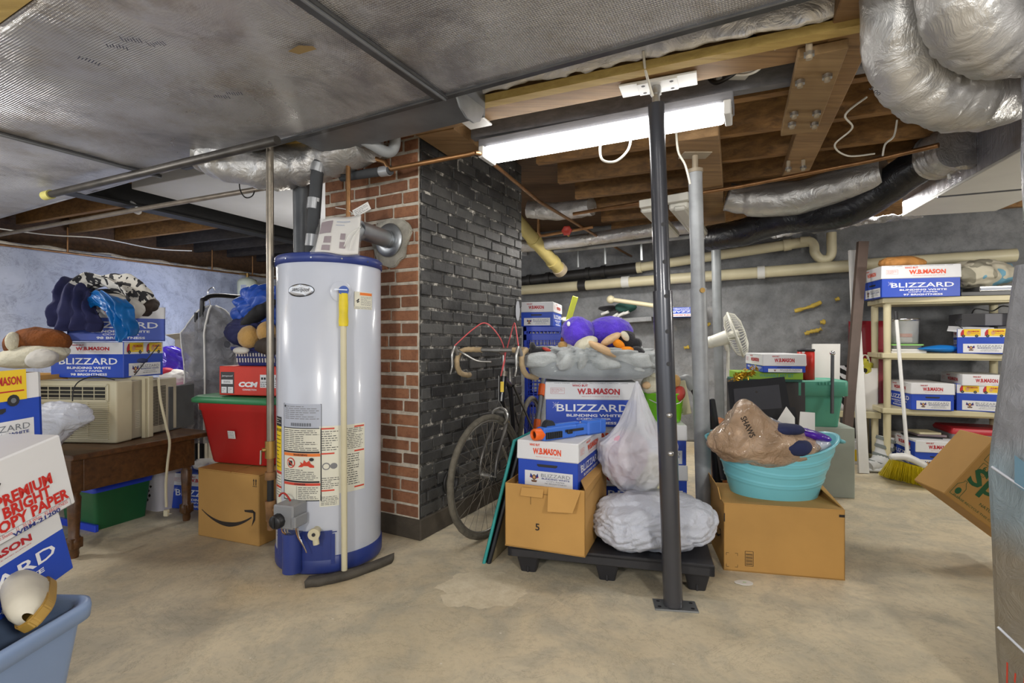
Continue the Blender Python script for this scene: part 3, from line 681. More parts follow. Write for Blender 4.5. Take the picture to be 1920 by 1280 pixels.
    # gas control
    a = R(-35); n = V((math.sin(a), -math.cos(a), 0)); tx = V((math.cos(a), math.sin(a), 0)); c = n*(HR+.045)+V((0, 0, .30))
    X = frame(c, tx, (0, 0, 1))
    mb = MB(); mb.box((0, 0, -.05), (.105, .105, .1), 'valve_box', .006, X @ T((0, .0, 0))); mb.box((.05, -.02, -.035), (.03, .05, .085), 'valve_box', .004, X); mb.build('gas_control', root)
    mb = MB(); mb.lathe([(0, .032), (.026, .032), (.03, .026), (.033, 0)], 'knob_black', X @ T((-.02, -.015, .05)), 24, rfun=lambda a, z: 1+.03*math.cos(a*14)); mb.box((-.02, -.015, .08), (.01, .045, .008), 'knob_black', .001, X); mb.build('dial_knob', root)
    for k, (m, dx) in enumerate((('copper', -.03), ('chrome', -.015), ('chrome', .0), ('copper', .045), ('chrome', .055))):
        q0 = X @ V((dx, -.05, .02)); q1 = p+V((.01*k-.02, -.02, .19)) if k < 3 else X @ V((.085, -.165, 0))
        mb = MB(); mb.tube(bez(q0, q0+V((0, 0, -.05)), q1+n*.02+V((0, 0, .05)), q1), .0032, m, 6); mb.build('control_wire', root)
    mb = MB(); q0 = X @ V((.0, .06, .0)); mb.tube(bez(q0, q0+n*.02+V((0, 0, .03)), q0+tx*-.04+V((0, 0, .05)), q0+tx*-.06+V((0, 0, .015)), 8), .0045, 'wire_red', 6)
    mb.build('control_wire', root, 'red wire')
    a = R(-13); n = V((math.sin(a), -math.cos(a), 0)); q = n*HR+V((0, 0, .215))
    mb = MB(); mb.cyl(q, q+n*.05, .018, 'pvc'); mb.cyl(q+n*.045, q+n*.06, .026, 'pvc', n=20); mb.cyl(q+n*.04, q+n*.045+V((.008, 0, -.05)), .014, 'pvc'); mb.cyl(q+n*.058, q+n*.064, .008, 'ink', n=10); mb.build('drain_tap', root, 'cream plastic drain tap')
heater()
mb = MB(); a, b = PZ(575, 1098, .0), PZ(737, 1052, .0); mb.sheet(lambda u, v: V((a.x+(b.x-a.x)*u, a.y+(b.y-a.y)*u-.05*math.sin(u*3.14)+.055*(v-.5), .032+.004*noise.noise((u*9, v*3, 0)))), 24, 3, 'shim_wood', .03)
mb.build('wood_shim', label='weathered grey plank scrap on the floor at the foot of the water heater', cat='plank')
# ---- flue, tag, document pouch
fl = V(FLUE_AT); f0 = P(672, 430, 2.62)
root = thing('flue_pipe', 'short galvanized flue pipe running from the heater top into the chimney plate', 'flue pipe', (HC.x, HC.y, 1.497))
mb = MB(); d = (fl-f0).normalized(); mb.cyl(f0, fl+d*.01, .047, 'galvanized', n=28); mb.cyl(f0+d*.2, f0+d*.215, .050, 'galvanized', n=28); mb.build('pipe', root, world=True)
mb = MB(); ctr = V((HC.x+.03, HC.y-.02, 1.497)); mb.lathe([(.11, 0), (.12, .02), (.085, .07), (.06, .1), (.06, .13)], 'galvanized', MX.Translation(ctr), 28); mb.tube(cat([ctr+V((0, 0, .12)), ctr+V((.02, 0, .16)), f0+(ctr-f0)*.4+V((0, 0, .03)), f0+d*.02], 5), .047, 'galvanized', 20); mb.build('draft_hood', root, world=True)
root = thing('manual_pouch', 'clear plastic pouch of white manuals leaning on top of the water heater', 'document pouch', (HC.x+.02, HC.y-.2, 1.495))
c = [P(607, 414, 2.42), P(677, 406, 2.45), P(672, 478, 2.36), P(592, 474, 2.36)]
def pq(u, v): return c[0].lerp(c[1], u).lerp(c[3].lerp(c[2], u), v)+V((0, -.012*math.sin(v*3.1)*math.sin(u*3), .004*math.sin(u*7)))
mb = MB(); mb.sheet(pq, 12, 12, 'paper_white', .012)
def pr(u0, v0, u1, v1, m): mb.sheet(lambda a, b: pq(u0+(u1-u0)*a, v0+(v1-v0)*b)+V((.001, -.016, .001)), 6, 6, m)
pr(.0, .08, .30, .45, 'paper_mauve'); pr(.16, .55, .34, .74, 'paper_mauve'); pr(.56, .45, .68, .62, 'paper_mauve'); pr(.56, .68, .70, .85, 'paper_mauve'); pr(.14, .80, .34, .95, 'paper_mauve'); pr(.4, .1, .75, .14, 'lbl_grey'); pr(.4, .2, .62, .23, 'lbl_grey')
mb.build('manual', root, world=True)
mb = MB(); mb.sheet(lambda u, v: pq(-.06+1.14*u, -.03+1.1*v)+V((0, -.03-.010*fbm((u*3, v*3, 4), 1.5), 0)), 24, 24, 'plastic_clear'); mb.build('plastic_cover', root, world=True)
mb = MB(); mb.tube(cat([P(675, 425, 2.40), P(655, 440, 2.35), P(645, 462, 2.33)], 5), .0022, 'pvc_white', 6); mb.tube(cat([P(676, 425, 2.40), P(662, 445, 2.35), P(655, 468, 2.33)], 5), .0022, 'pvc_white', 6); mb.build('tie_string', root, world=True)
root = thing('paper_tag', 'small white paper tag tied to the upright copper pipe', 'tag', P(672, 404, 2.66))
mb = MB(); F = frame(P(678, 393, 2.6), (.9, -.2, .42), (-.35, 0, .9)); mb.box((0, 0, -.001), (.095, .04, .0015), 'paper_white', 0, F); lines(mb, F, -.04, -.016, .04, .014, 4, seed=3, off=.002); mb.build('card', root, world=True)
mb = MB(); mb.tube([P(629, 389, 2.62), P(652, 393, 2.66), P(664, 402, 2.62)], .002, 'pvc_white', 5); mb.build('tie', root, world=True)
# ================================================================= pipework by the heater
def pipe(name, label, pts, r, m, catg='pipe', n=12, extra=None, group=None):
    mb = MB(); mb.tube(pts, r, m, n)
    if extra: extra(mb)
    return mb.build(name, label=label, cat=catg, group=group)
pc = cat([PZ(653, 478, 1.494)+V((0, .14, 0)), P(653, 400, 2.66), P(653, 300, 2.66)], 6); e = P(653, 284, 2.66)
pipe('copper_pipe', 'copper water line rising from the heater, bending towards the chimney and across its front', [P(653, 478, 2.66), P(653, 292, 2.66), P(655, 285, 2.665), P(660, 283, 2.67), P(722, 304, 2.66), P(727, 312, 2.655), P(733, 317, 2.65), P(880, 289, 2.62), P(890, 286, 2.62)], .0125, 'copper')
pipe('copper_pipe', 'long copper line crossing away from the lit lamp towards the far wall', [P(890, 286, 2.62), P(897, 287, 2.64), P(905, 291, 2.68), P(1010, 377, 3.66), P(1165, 470, 5.48), P(1205, 492, 6.2)], .012, 'copper')
def foam(name, label, pts, bands, r=.032):
    root = thing(name, label, 'pipe insulation', pts[0]); mb = MB(); mb.tube(pts, r, 'tube_foam', 14); mb.build('foam_sleeve', root, world=True)
    for a, b in bands:
        mb = MB(); mb.tube([a, b], r+.003, 'duct_tape', 14); mb.build('tape_band', root, 'silver tape band', world=True)
foam('insulated_pipe', 'black foam-wrapped pipe standing on the heater with silver tape bands', [P(584, 476, 2.68), P(594, 330, 2.68), P(598, 306, 2.68), P(612, 302, 2.7), P(650, 325, 2.78)], [(P(585, 462, 2.68), P(587, 440, 2.68)), (P(588, 392, 2.68), P(590, 372, 2.68)), (P(594, 322, 2.68), P(598, 306, 2.68)), (P(600, 303, 2.68), P(624, 310, 2.72))])
foam('insulated_pipe', 'black foam-wrapped pipe running level across the top of the brick', [P(640, 332, 2.80), P(733, 319, 2.66)], [(P(714, 322, 2.69), P(730, 319.5, 2.665))], .024)
pipe('vent_stack', 'dark grey vent pipe standing between heater and chimney', [P(567, 492, 2.84), P(565, 345, 2.84)], .045, 'grey_steel', n=20)
pipe('grey_pipe', 'grey plastic drain pipe hooking upward under the ceiling over the chimney', cat([P(655, 248, 2.5), P(700, 272, 2.55), P(722, 284, 2.58), P(735, 282, 2.6), P(741, 265, 2.6), P(738, 235, 2.6)], 6), .028, 'grey_pvc', n=16)
rnd = random.Random(2)
def flex(name, label, pts, r, m='foil_rough', nr=16, amp=.10, freq=34., seed=0, sub=9, bead=None):
    c = cat(pts, sub); mb = MB()
    mb.tube(c, r, m, 28, rfun=lambda t, a, p: 1+amp*fbm((t*freq+.6*math.sin(a*2), math.cos(a)*1.1, math.sin(a)*1.1+seed), .8, 3)+.04*noise.noise((t*8, math.cos(a)*2, seed+9)))
    return mb.build(name, label=label, cat='flexible duct')
flex('flex_duct', 'crumpled foil flexible duct sagging behind the steel gas riser', [P(385, 280, 2.7), P(430, 298, 2.7), P(500, 312, 2.72), P(560, 308, 2.76), P(625, 288, 2.74), P(690, 262, 2.62)], [.05]+[.115]*99, sub=9, amp=.14, freq=26)
# gas line
root = thing('gas_riser', 'slim upright steel gas pipe with brass valve beside the water heater', 'pipe', P(507, 1000, 2.46))
mb = MB(); g = lambda y, x=507: P(x, y, 2.46)
mb.cyl(g(268, 506), g(838), .017, 'bright_pipe', n=14); mb.build('riser', root, world=True)
mb = MB(); mb.cyl(g(826), g(858), .024, 'brass'); mb.cyl(g(842), g(842)+V((-.03, -.02, 0)), .010, 'brass', n=10); mb.bar(g(846)+V((-.03, -.03, .012)), g(856)+V((-.032, -.03, -.03)), .012, .006, 'chrome', .001); mb.build('valve', root, world=True)
mb = MB(); mb.cyl(g(858), g(890), .016, 'rust_pipe'); mb.cyl(g(884), g(898), .026, 'rust_pipe', n=8); mb.cyl(g(898), g(940), .015, 'black_iron'); mb.cyl(g(938), g(975, 509), .024, 'rust_pipe'); mb.cyl(g(955, 509), P(536, 957, 2.42), .014, 'rust_pipe'); mb.cyl(g(972, 509), g(992, 509), .019, 'rust_pipe'); mb.build('drip_leg', root, world=True)
pipe('gas_pipe', 'steel gas pipe slung under the far edge of the foil duct', [PZ(88, 366, 2.0), PZ(300, 316, 2.0), PZ(520, 263, 2.0)], .021, 'iron_pipe', extra=lambda mb: mb.cyl(PZ(84, 367, 2.0), PZ(96, 364, 2.0), .028, 'lbl_yellow_dull'))
pipe('steel_pipe', 'thin grey pipe crossing below the joists towards the plaster wall', [PZ(-60, 451, 2.02), PZ(250, 394, 2.02), PZ(545, 344, 2.02)], .016, 'iron_pipe2')
mb = MB(); F = frame(PZ(250, 390, 2.045), (.8, -.45, 0), (.3, .5, -.6)); mb.lathe([(.028, 0), (.055, 0), (.055, .012), (.028, .012), (.028, 0)], 'pvc_white', F, 24); mb.build('plastic_ring', label='white plastic ring hanging at the iron beam over the thin pipe', cat='ring')
mb = MB(); mb.tube(cat([PZ(449, 336, 2.06), PZ(450, 355, 2.0), PZ(460, 370, 1.97), PZ(474, 366, 1.98), PZ(480, 345, 2.06)], 5), .004, 'black_wire', 6); mb.build('wire_hook', label='black wire hook looped under the crumpled foil duct', cat='hook')
# wall line on the plaster side with its risers and tank
wl = lambda t, z=1.95: V((-6.4, 1.55, z)).lerp(V((-2.96, 7.8, z)), t)+V((.09, -.05, 0))
root = thing('wall_pipe', 'thin copper pipe running along the top of the plaster wall', 'pipe', wl(.5))
mb = MB(); mb.cyl(wl(.3), wl(.985), .011, 'copper', n=10); mb.build('run', root, world=True)
for t_ in (.565, .765, .84):
    mb = MB(); mb.cyl(wl(t_), wl(t_, 2.2), .009, 'copper', n=8); mb.build('riser', root, world=True)
root = thing('expansion_tank', 'small cream expansion tank hanging from the plaster wall pipe', 'tank', wl(.815, 1.66))
q = wl(.815, 0)+V((.13, -.06, 0)); mb = MB(); mb.lathe([(0, 1.64), (.09, 1.645), (.115, 1.67), (.118, 1.83), (.1, 1.87), (.03, 1.89), (.02, 1.9)], 'tank_cream', MX.Translation(q), 28); mb.build('shell', root, world=True)
mb = MB(); mb.cyl(q+V((0, 0, 1.89)), q+V((0, 0, 1.95)), .018, 'brass'); mb.cyl(q+V((0, 0, 1.94)), wl(.815), .014, 'brass'); mb.build('fitting', root, world=True)
mb = MB(); F = face('front', q+V((.02, -.122, 1.74))); mb.rect(F, -.04, -.05, .03, .05, 'lbl_grey', .003); lines(mb, F, -.036, -.045, .026, .045, 7, 'ink', 4, off=.004); mb.build('label_plate', root, world=True)
# ================================================================= posts
root = thing('steel_post', 'black adjustable steel jack post bolted to the floor in front of the pallet', 'post', (.657, 2.087, 0))
pb, pt = V((.657, 2.087, 0)), V((.588, 2.087, 2.03)); pp = lambda z: pb.lerp(pt, z/2.03)
mb = MB(); mb.cyl(pp(.01), pp(1.285), .0385, 'post_black', n=32); mb.build('lower_tube', root, world=True)
mb = MB(); mb.cyl(pp(1.28), pp(2.045), .0325, 'post_black', n=32); mb.build('upper_tube', root, world=True)
for y in (778, 850):
    mb = MB(); z = CAM_Z-(y-640)/960*2.05; q = pp(z)+V((0, -.036, 0)); mb.lathe([(0, .010), (.008, .009), (.012, .003), (.0125, 0)], 'bolt', MX.Translation(q) @ basis((0, -1, 0)).to_4x4(), 14)
    mb.build('pin_bolt', root, world=True)
for z in (1.262, 1.12, .99, 1.40, 1.55):
    mb = MB(); q = pp(z)+V((.003, -(.0387 if z < 1.28 else .0327), 0)); mb.lathe([(0, .0004), (.009, .0004)], 'ink', MX.Translation(q) @ basis((0, -1, 0)).to_4x4(), 12)
    mb.build('pin_hole', root, world=True)
mb = MB(); mb.cyl(pp(2.03), pp(2.125), .016, 'bolt', n=16); mb.cyl(pp(2.085), pp(2.115), .024, 'bolt', n=6); mb.build('jack_screw', root, world=True)
mb = MB(); q = pp(2.122); F = T((q.x+.01, q.y, 2.122), -22)
mb.box((0, 0, 0), (.30, .105, .008), 'white_metal', .001, F); mb.box((0, 0, -.006), (.155, .10, .008), 'white_metal', .001, F)
for x in (-.055, .055):
    for y in (-.03, .03): mb.lathe([(0, -.0065), (.008, -.0065)], 'ink', F @ T((x, y, 0)), 10)
mb.build('cap_plate', root, world=True)
mb = MB(); F = T((.665, 2.087, 0), -8); mb.box((0, 0, 0), (.17, .085, .007), 'galvanized', .001, F)
for x in (-.065, .065):
    for y in (-.022, .022): mb.lathe([(0, .0078), (.008, .0078)], 'ink', F @ T((x, y, 0)), 10)
mb.build('base_plate', root, world=True)
root = thing('steel_post', 'pale grey painted steel column behind the white trash bags', 'post', P(1322, 1010, 2.8))
ga, gb = V((1.055, 2.8, 0)), P(1303, 308, 2.8); gp = lambda z: ga.lerp(gb, z/gb.z)
mb = MB(); mb.cyl(gp(.0), gp(1.37), .0425, 'post_grey', n=28); mb.build('lower_tube', root, world=True)
mb = MB(); mb.cyl(gp(1.36), gp(2.0), .037, 'post_grey', n=28); mb.cyl(gp(2.0), gp(2.02), .041, 'tan_metal', n=28); mb.build('upper_tube', root, world=True)
mb = MB(); q = gp(2.02); mb.cyl(q, q+V((0, 0, .075)), .016, 'tan_metal'); mb.box((q.x, q.y, q.z+.075), (.15, .10, .012), 'tan_metal', .001); mb.build('cap_plate', root, world=True)
mb = MB(); q = gp(1.355)+V((.004, -.042, 0)); mb.cyl(q, q+V((0, -.012, 0)), .014, 'brass', n=10); mb.build('pin_bolt', root, world=True)
mb = MB(); mb.box((1.055, 2.8, 0), (.15, .13, .008), 'tan_metal'); mb.build('base_plate', root, world=True)
ta, tb = P(1352, 860, 4.7), P(1341, 432, 4.7); ta = V((ta.x, 4.7, 0))
pipe('steel_post', 'thin grey steel column standing behind the white pedestal fan', [ta, ta.lerp(tb, .5), tb+V((0, 0, .1))], .041, 'post_grey2', 'post', 24)
# ================================================================= lamp and ceiling services
la, lb = PZ(905, 298, 2.04), PZ(1370, 216, 2.04); ld = (lb-la).normalized(); lz = math.degrees(math.atan2(ld.y, ld.x)); ln = (lb-la).length
root = thing('tube_lamp', 'lit fluorescent strip lamp fixed to the grey joist above the boxes', 'lamp', ((la+lb)/2)+V((0, 0, .0)), lz)
mb = MB(); mb.box((0, .05, .045), (ln+.02, .16, .05), 'grey_board', .004); mb.build('housing', root)
mb = MB(); mb.rrect([(ln/2-.03, .062, .02, .002, 0, .03), (ln/2-.03, .07, .02, .045, 0, .03)], 'tube_glow', n=4); mb.build('diffuser', root)
for s in (-1, 1):
    mb = MB(); mb.box((s*(ln/2-.012), .03, -.006), (.03, .145, .06), 'white_metal', .004); mb.box((s*(ln/2+.004), .02, .005), (.008, .03, .03), 'chrome', .001); mb.build('end_cap', root)
mb = MB(); F = face('bottom', PZ(893, 228, 2.13)); mb.box((0, 0, 0), (.12, .1, .01), 'white_metal', .002, F @ T((0, 0, 0), 25)); mb.build('cover_plate', label='small white cover plate on the timber beside the lit lamp', cat='plate')
def wire(name, label, pts, r=.004, m='white_wire', catg='cable'):
    mb = MB(); mb.tube(cat(pts, 7), r, m, 6); return mb.build(name, label=label, cat=catg)
wire('cable', 'white cable loop dangling below the lit lamp', [P(1184, 250, 2.45), P(1178, 280, 2.45), P(1155, 302, 2.45), P(1130, 300, 2.45), P(1125, 278, 2.45), P(1130, 262, 2.45)], .006)
wire('cable', 'white cable hanging down the wood beam beside the grey column', [P(1268, 250, 2.6), P(1272, 285, 2.6), P(1285, 310, 2.6), P(1294, 345, 2.6)], .006)
wire('cable', 'pair of white cables dropping past the steel post plate', [P(1206, 95, 1.9), P(1210, 130, 1.95), P(1218, 160, 2.02), P(1224, 180, 2.05)], .005)
wire('cable', 'white cable curving from the foil over the yellow timber beside the bolted beam', [P(1500, 30, 1.75), P(1475, 75, 1.8), P(1440, 100, 1.9), P(1425, 128, 2.0), P(1395, 140, 2.1), P(1350, 135, 2.2)], .006)
wire('cable', 'thick black cable looping out of the ledger timber', [P(1345, 62, 1.85), P(1400, 66, 1.85), P(1420, 80, 1.85), P(1416, 105, 1.95), P(1390, 128, 2.1), P(1345, 155, 2.2), P(1325, 140, 2.25)], .010, 'black_wire')
wire('cable', 'grey wire drooping between the joists beside the bolted beam', [P(1625, 182, 2.3), P(1585, 215, 2.3), P(1598, 240, 2.4), P(1565, 272, 2.5), P(1590, 292, 2.6), P(1640, 288, 2.6)], .0045, 'white_wire')
wire('cable', 'thin pale wire hanging below the big silver duct bend', [P(1682, 225, 2.4), P(1676, 255, 2.4), P(1660, 270, 2.4), P(1655, 292, 2.4)], .0045)
wire('cable', 'white cable sagging along the dark joists by the plaster wall', [PZ(-20, 426, 2.06), PZ(90, 440, 2.06), PZ(190, 447, 2.06), PZ(290, 466, 2.08), PZ(360, 470, 2.1)], .006)
root = thing('strap_board', 'short thick board bolted under the wood beam beside the silver ducts', 'board', PZ(1535, 170, 2.085))
a, b = PZ(1543, 98, 2.10), PZ(1497, 250, 2.10)
mb = MB(); mb.bar((a.x, a.y, 2.115), (b.x, b.y, 2.115), .155, .035, 'plank_wood', .003); mb.build('board', root, world=True)
for x, y in ((1517, 105), (1500, 158), (1551, 147), (1489, 217), (1531, 215), (1485, 236), (1527, 236), (1478, 318), (1506, 316)):
    q = PZ(x, y, 2.08); mb = MB(); mb.cyl(q+V((0, 0, -.012)), q+V((0, 0, .05)), .011, 'tan_metal', n=8); mb.cyl(q+V((0, 0, .0)), q+V((0, 0, .012)), .019, 'bolt', n=6); mb.build('hanger_bolt', root, world=True)
pipe('copper_pipe', 'copper line crossing in front of the grey column under the joists', [P(1075, 401, 4.0), P(1390, 349, 3.3), P(1640, 300, 2.85), P(1760, 272, 2.6)], .013, 'copper')
root = thing('valve_line', 'short copper branch with a round red shutoff handle deep under the ceiling', 'pipe', P(1012, 442, 4.6))
mb = MB(); mb.tube([P(1010, 392, 4.6), P(1010, 436, 4.6), P(1014, 442, 4.6), P(1022, 441, 4.58), P(1112, 425, 4.4)], .014, 'copper', 10); mb.build('run', root, world=True)
mb = MB(); q = P(1063, 433, 4.45); mb.lathe([(.022, 0), (.04, .004), (.044, .012), (.04, .02), (.022, .016), (.0, .012)], 'valve_red', MX.Translation(q) @ basis((-.2, -.9, .1)).to_4x4(), 24, rfun=lambda a, z: 1+.08*math.cos(a*6)); mb.cyl(q, q+V((.02, .05, -.03)), .012, 'brass'); mb.build('valve_handle', root, world=True)
root = thing('drain_pipe', 'fat yellowed plastic drain pipe slanting down from behind the chimney', 'pipe', P(1000, 450, 4.9))
mb = MB(); a, b = P(965, 408, 4.6), P(1052, 508, 5.3); mb.cyl(a, b, .062, 'pvc_yellow', n=20); mb.build('pipe', root, world=True)
mb = MB(); d = (b-a)
for t_ in (.36, .78): mb.cyl(a+d*t_, a+d*(t_+.06), .072, 'pvc_yellow', n=20)
mb.cyl(a+d*.93, a+d*1.0, .074, 'tan_metal', n=20); mb.build('collar', root, world=True)
WALLD = (V((4.95, 4.08, 0))-V((-3.0, 7.8, 0))).normalized(); WN = V((-WALLD.y, WALLD.x, 0)); WN = -WN if WN.y > 0 else WN
def WP(px, z=None, off=.12, py=None):             # a point `off` in front of the back wall on the line of sight of column px
    k = (px-960)/960; o = V((-3.0, 7.8, 0))+WN*off
    Y = (o.x*WALLD.y-o.y*WALLD.x)/(k*WALLD.y-WALLD.x); 
    return V((k*Y, Y, z if z is not None else CAM_Z-(py-640)/960*Y))
root = thing('drain_pipe', 'upper drain pipe on the grey wall, black iron then cream plastic with a trap', 'pipe', WP(1200, py=500))
a, b, c_ = WP(960, py=530), WP(1194, py=502), WP(1520, py=452)
mb = MB(); mb.cyl(a, b, .062, 'cast_iron', n=20)
for t_ in (.14, .30, .62, .74): mb.cyl(a.lerp(b, t_), a.lerp(b, t_+.03), .074, 'cast_iron', n=20)
mb.build('iron_section', root, 'black cast iron section', world=True)
mb = MB(); mb.cyl(b, c_, .05, 'pvc', n=20); mb.cyl(b, b.lerp(c_, .03), .062, 'pvc', n=20); mb.cyl(b.lerp(c_, .86), b.lerp(c_, .9), .058, 'pvc', n=20); mb.build('plastic_section', root, 'cream plastic section', world=True)
mb = MB(); f = lambda x, y: WP(x, py=y, off=.14); mb.tube(cat([f(1500, 452), f(1518, 452), f(1526, 460), f(1528, 474), f(1538, 485), f(1552, 485), f(1559, 474), f(1559, 452), f(1559, 436)], 6), .042, 'pvc', 14); mb.build('trap', root, 'cream plastic trap bend', world=True)
pipe('drain_pipe', 'lower cream plastic drain pipe running level along the grey wall', [WP(962, py=545, off=.16), WP(1230, py=525, off=.16), WP(1610, py=497, off=.16), WP(1905, py=478, off=.16)], .055, 'pvc', n=18, extra=lambda mb: [mb.cyl(WP(x, py=y, off=.16), WP(x+14, py=y-1, off=.16), .063, 'pvc_white' if x > 1100 else 'cast_iron', n=18) for x, y in ((1085, 536), (1166, 529), (1420, 511))])
pipe('conduit', 'thin white conduit hung below the dark joists along the grey wall', [P(1040, 471, 5.4), P(1310, 441, 4.6)], .022, 'post_grey', n=10, extra=lambda mb: [mb.cyl(P(x, y, Y), P(x+1, y+35, Y), .012, 'post_grey2', n=8) for x, y, Y in ((1083, 466, 5.27), (1134, 460, 5.1), (1202, 453, 4.9))])
pipe('heating_pipe', 'foil-lagged heating pipe crossing the dark ceiling behind the chimney', [P(975, 462, 5.0), P(1080, 452, 4.9), P(1230, 430, 4.6), P(1300, 425, 4.4)], .06, 'foil_rough', n=16)
flex('flex_duct', 'short foil duct stub lying on the joists behind the chimney', [P(990, 392, 4.5), P(1050, 396, 4.4), P(1110, 386, 4.2)], .075, amp=.1, freq=12)
root = thing('shop_lamp', 'unlit white twin-tube shop lamp tilted below the joists behind the black post', 'lamp', P(1262, 400, 3.4))
mb = MB(); a, b = P(1272, 385, 3.25), P(1312, 437, 4.1); mb.bar(a, b, .12, .05, 'lamp_white', .01); mb.bar(a+V((.0, -.02, -.02)), b+V((0, -.02, -.03)), .07, .03, 'lamp_white', .008); mb.build('tube_tray', root, world=True)
mb = MB(); a, b = P(1215, 390, 3.35), P(1262, 440, 4.2); mb.bar(a, b, .10, .05, 'lamp_white', .01); mb.build('tube_tray', root, world=True)
mb = MB(); mb.bar(P(1200, 384, 3.35), P(1292, 368, 3.2), .05, .05, 'lamp_white', .004); mb.build('end_bracket', root, world=True)
# ================================================================= ducts over the shelving
t = NT('silver_skin'); n1 = t.noise(2.5, 5, .6, dist=.6); v = t.mapping(scale=(1, 1, 1))
t.color(t.ramp(n1, [(.3, '#9d9c9a'), (.7, '#c9c7c4')])); t.set(Metallic=.65); t.rough(t.ramp(n1, [(.3, .28), (.7, .42)])); t.bump(t.noise(9, 7, .6, dist=1.2), .45, .03); reg('silver_skin', t)
def softflex(name, label, pts, r, m, bend, seed, amp=.05, sub=12):
    c = cat(pts, sub); mb = MB()
    def rf(t_, a, p):
        w = math.exp(-((t_-bend)/.2)**2)
        return 1+amp*w*fbm((t_*60+.8*math.sin(a+seed), math.cos(a)*.9, math.sin(a)*.9+seed), .9, 3)*2.2+.05*noise.noise((t_*6, math.cos(a)*1.4, math.sin(a)*1.4+seed))
    mb.tube(c, r, m, 36, rfun=rf); return mb
root = thing('insulated_duct', 'wide silver insulated duct bending in a deep U below the joists', 'flexible duct', P(1690, 100, 1.6))
softflex('', '', [P(1684, -260, 1.52), P(1684, -120, 1.53), P(1686, 0, 1.54), P(1692, 90, 1.57), P(1722, 150, 1.6), P(1790, 184, 1.63), P(1870, 176, 1.66), P(1960, 140, 1.7)], .100, 'silver_skin', .68, 2, .06).build('sleeve', root, world=True)
mb = MB(); F = frame(P(1640, 172, 1.50), (.55, -.3, -.75), (.9, -.2, .2)); mb.text(F, 0, 0, '3 00', .035, .012, 'ink', .01, .003); mb.build('printed_mark', root, world=True)
root = thing('insulated_duct', 'silver insulated duct with printed sleeve curving inside the deeper bend', 'flexible duct', P(1800, 60, 1.35))
softflex('', '', [P(1800, -260, 1.30), P(1800, -130, 1.31), P(1804, -20, 1.33), P(1822, 40, 1.36), P(1872, 74, 1.4), P(1960, 70, 1.44)], .098, 'silver_skin', .7, 7).build('sleeve', root, world=True)
flex('flex_duct', 'silver flexible duct lying along the joists behind the black one', [P(1362, 368, 3.7), P(1400, 374, 3.65), P(1480, 372, 3.5), P(1570, 352, 3.3), P(1660, 325, 3.1)], [.03]+[.1]*9+[.115]*99, 'silver_skin', amp=.05, freq=14)
t = NT('black_film'); n1 = t.noise(6, 6, .6, dist=1.)
t.color('#17181c'); t.rough(t.ramp(n1, [(.3, .22), (.7, .4)])); t.bump(n1, .5, .03); reg('black_film', t)
root = thing('black_duct', 'black plastic-skinned flexible duct drooping across the grey wall', 'flexible duct', P(1500, 410, 3.4))
mb = MB(); c = cat([P(1330, 446, 4.3), P(1390, 436, 4.0), P(1460, 412, 3.7), P(1520, 408, 3.5), P(1590, 392, 3.3), P(1650, 360, 3.15), P(1705, 320, 3.0), P(1752, 292, 2.9)], 10)
mb.tube(c, .105, 'black_film', 28, rfun=lambda t_, a, p: (1+.05*fbm((t_*16, math.cos(a), math.sin(a)), 1., 3))*(1-.12*math.exp(-((t_-.4)/.03)**2))); mb.build('sleeve', root, world=True)
mb = MB(); k = V((P(1760, 300, 2.88)-P(1745, 310, 2.9))); q = P(1750, 294, 2.9); d = (P(1752, 292, 2.9)-P(1705, 320, 3.0)).normalized(); mb.tube([q-d*.012, q+d*.012], .113, 'chrome', 28, caps=False); mb.build('clamp_band', root, world=True)
mb = MB(); q = P(1745, 292, 2.88); mb.tube([q+V((.0, -.1, .28)), q+V((-.02, -.10, .05)), q+V((.02, -.1, -.16))], .008, 'white_metal', 8); mb.build('hanger_strap', root, world=True)
flex('foil_sleeve', 'crumpled foil sleeve joining the black duct to the supply trunk', [P(1748, 296, 2.88), P(1772, 285, 2.8), P(1800, 270, 2.7)], .125, amp=.16, freq=10)
root = thing('supply_trunk', 'foil and white supply trunk hanging over the ivory shelving', 'duct', (2.6, 2.6, 1.95))
fa = V((2.72, 3.60, 0)); du = V((-.30, -.954, 0)); dr = V((.92, -.40, 0))
c0, c1 = fa+dr*.27, fa+dr*.27+du*1.95
mb = MB(); mb.bar((c0.x, c0.y, 2.08), (c1.x, c1.y, 2.08), .52, .23, 'foil_scrim', .006); mb.build('foil_side', root, world=True)
mb = MB(); mb.bar((c0.x, c0.y, 1.958), (c1.x, c1.y, 1.958), .535, .018, 'duct_pale', .003); q = fa+du*.55; mb.bar((q.x, q.y, 1.947), (q.x+dr.x*.53, q.y+dr.y*.53, 1.947), .02, .006, 'cleat_steel'); mb.build('bottom_panel', root, world=True)
mb = MB(); mb.sheet(lambda u, v: P(1400+330*u, 452-45*u, 4.0-.45*u).lerp(P(1400+330*u, 430-32*u, 3.95-.45*u), v)+V((0, .02*fbm((u*20, v*3, 1), 1), .02*fbm((u*14, v*2, 4), 1))), 80, 6, 'foil_wrap', .004); mb.build('foil_apron', label='loose foil sheet hanging beneath the black duct', cat='insulation')
root = thing('junction_box', 'small white junction box beside the bolted beam above the lit lamp', 'electrical box', P(1378, 132, 2.17))
mb = MB(); q = P(1378, 132, 2.17); mb.box((q.x, q.y, q.z-.02), (.13, .09, .045), 'white_metal', .004, None); mb.build('box_body', root, world=True)
mb = MB(); mb.cyl(q+V((-.04, 0, -.035)), q+V((-.04, 0, 0)), .014, 'black_wire', n=10); mb.build('cable_clamp', root, world=True)
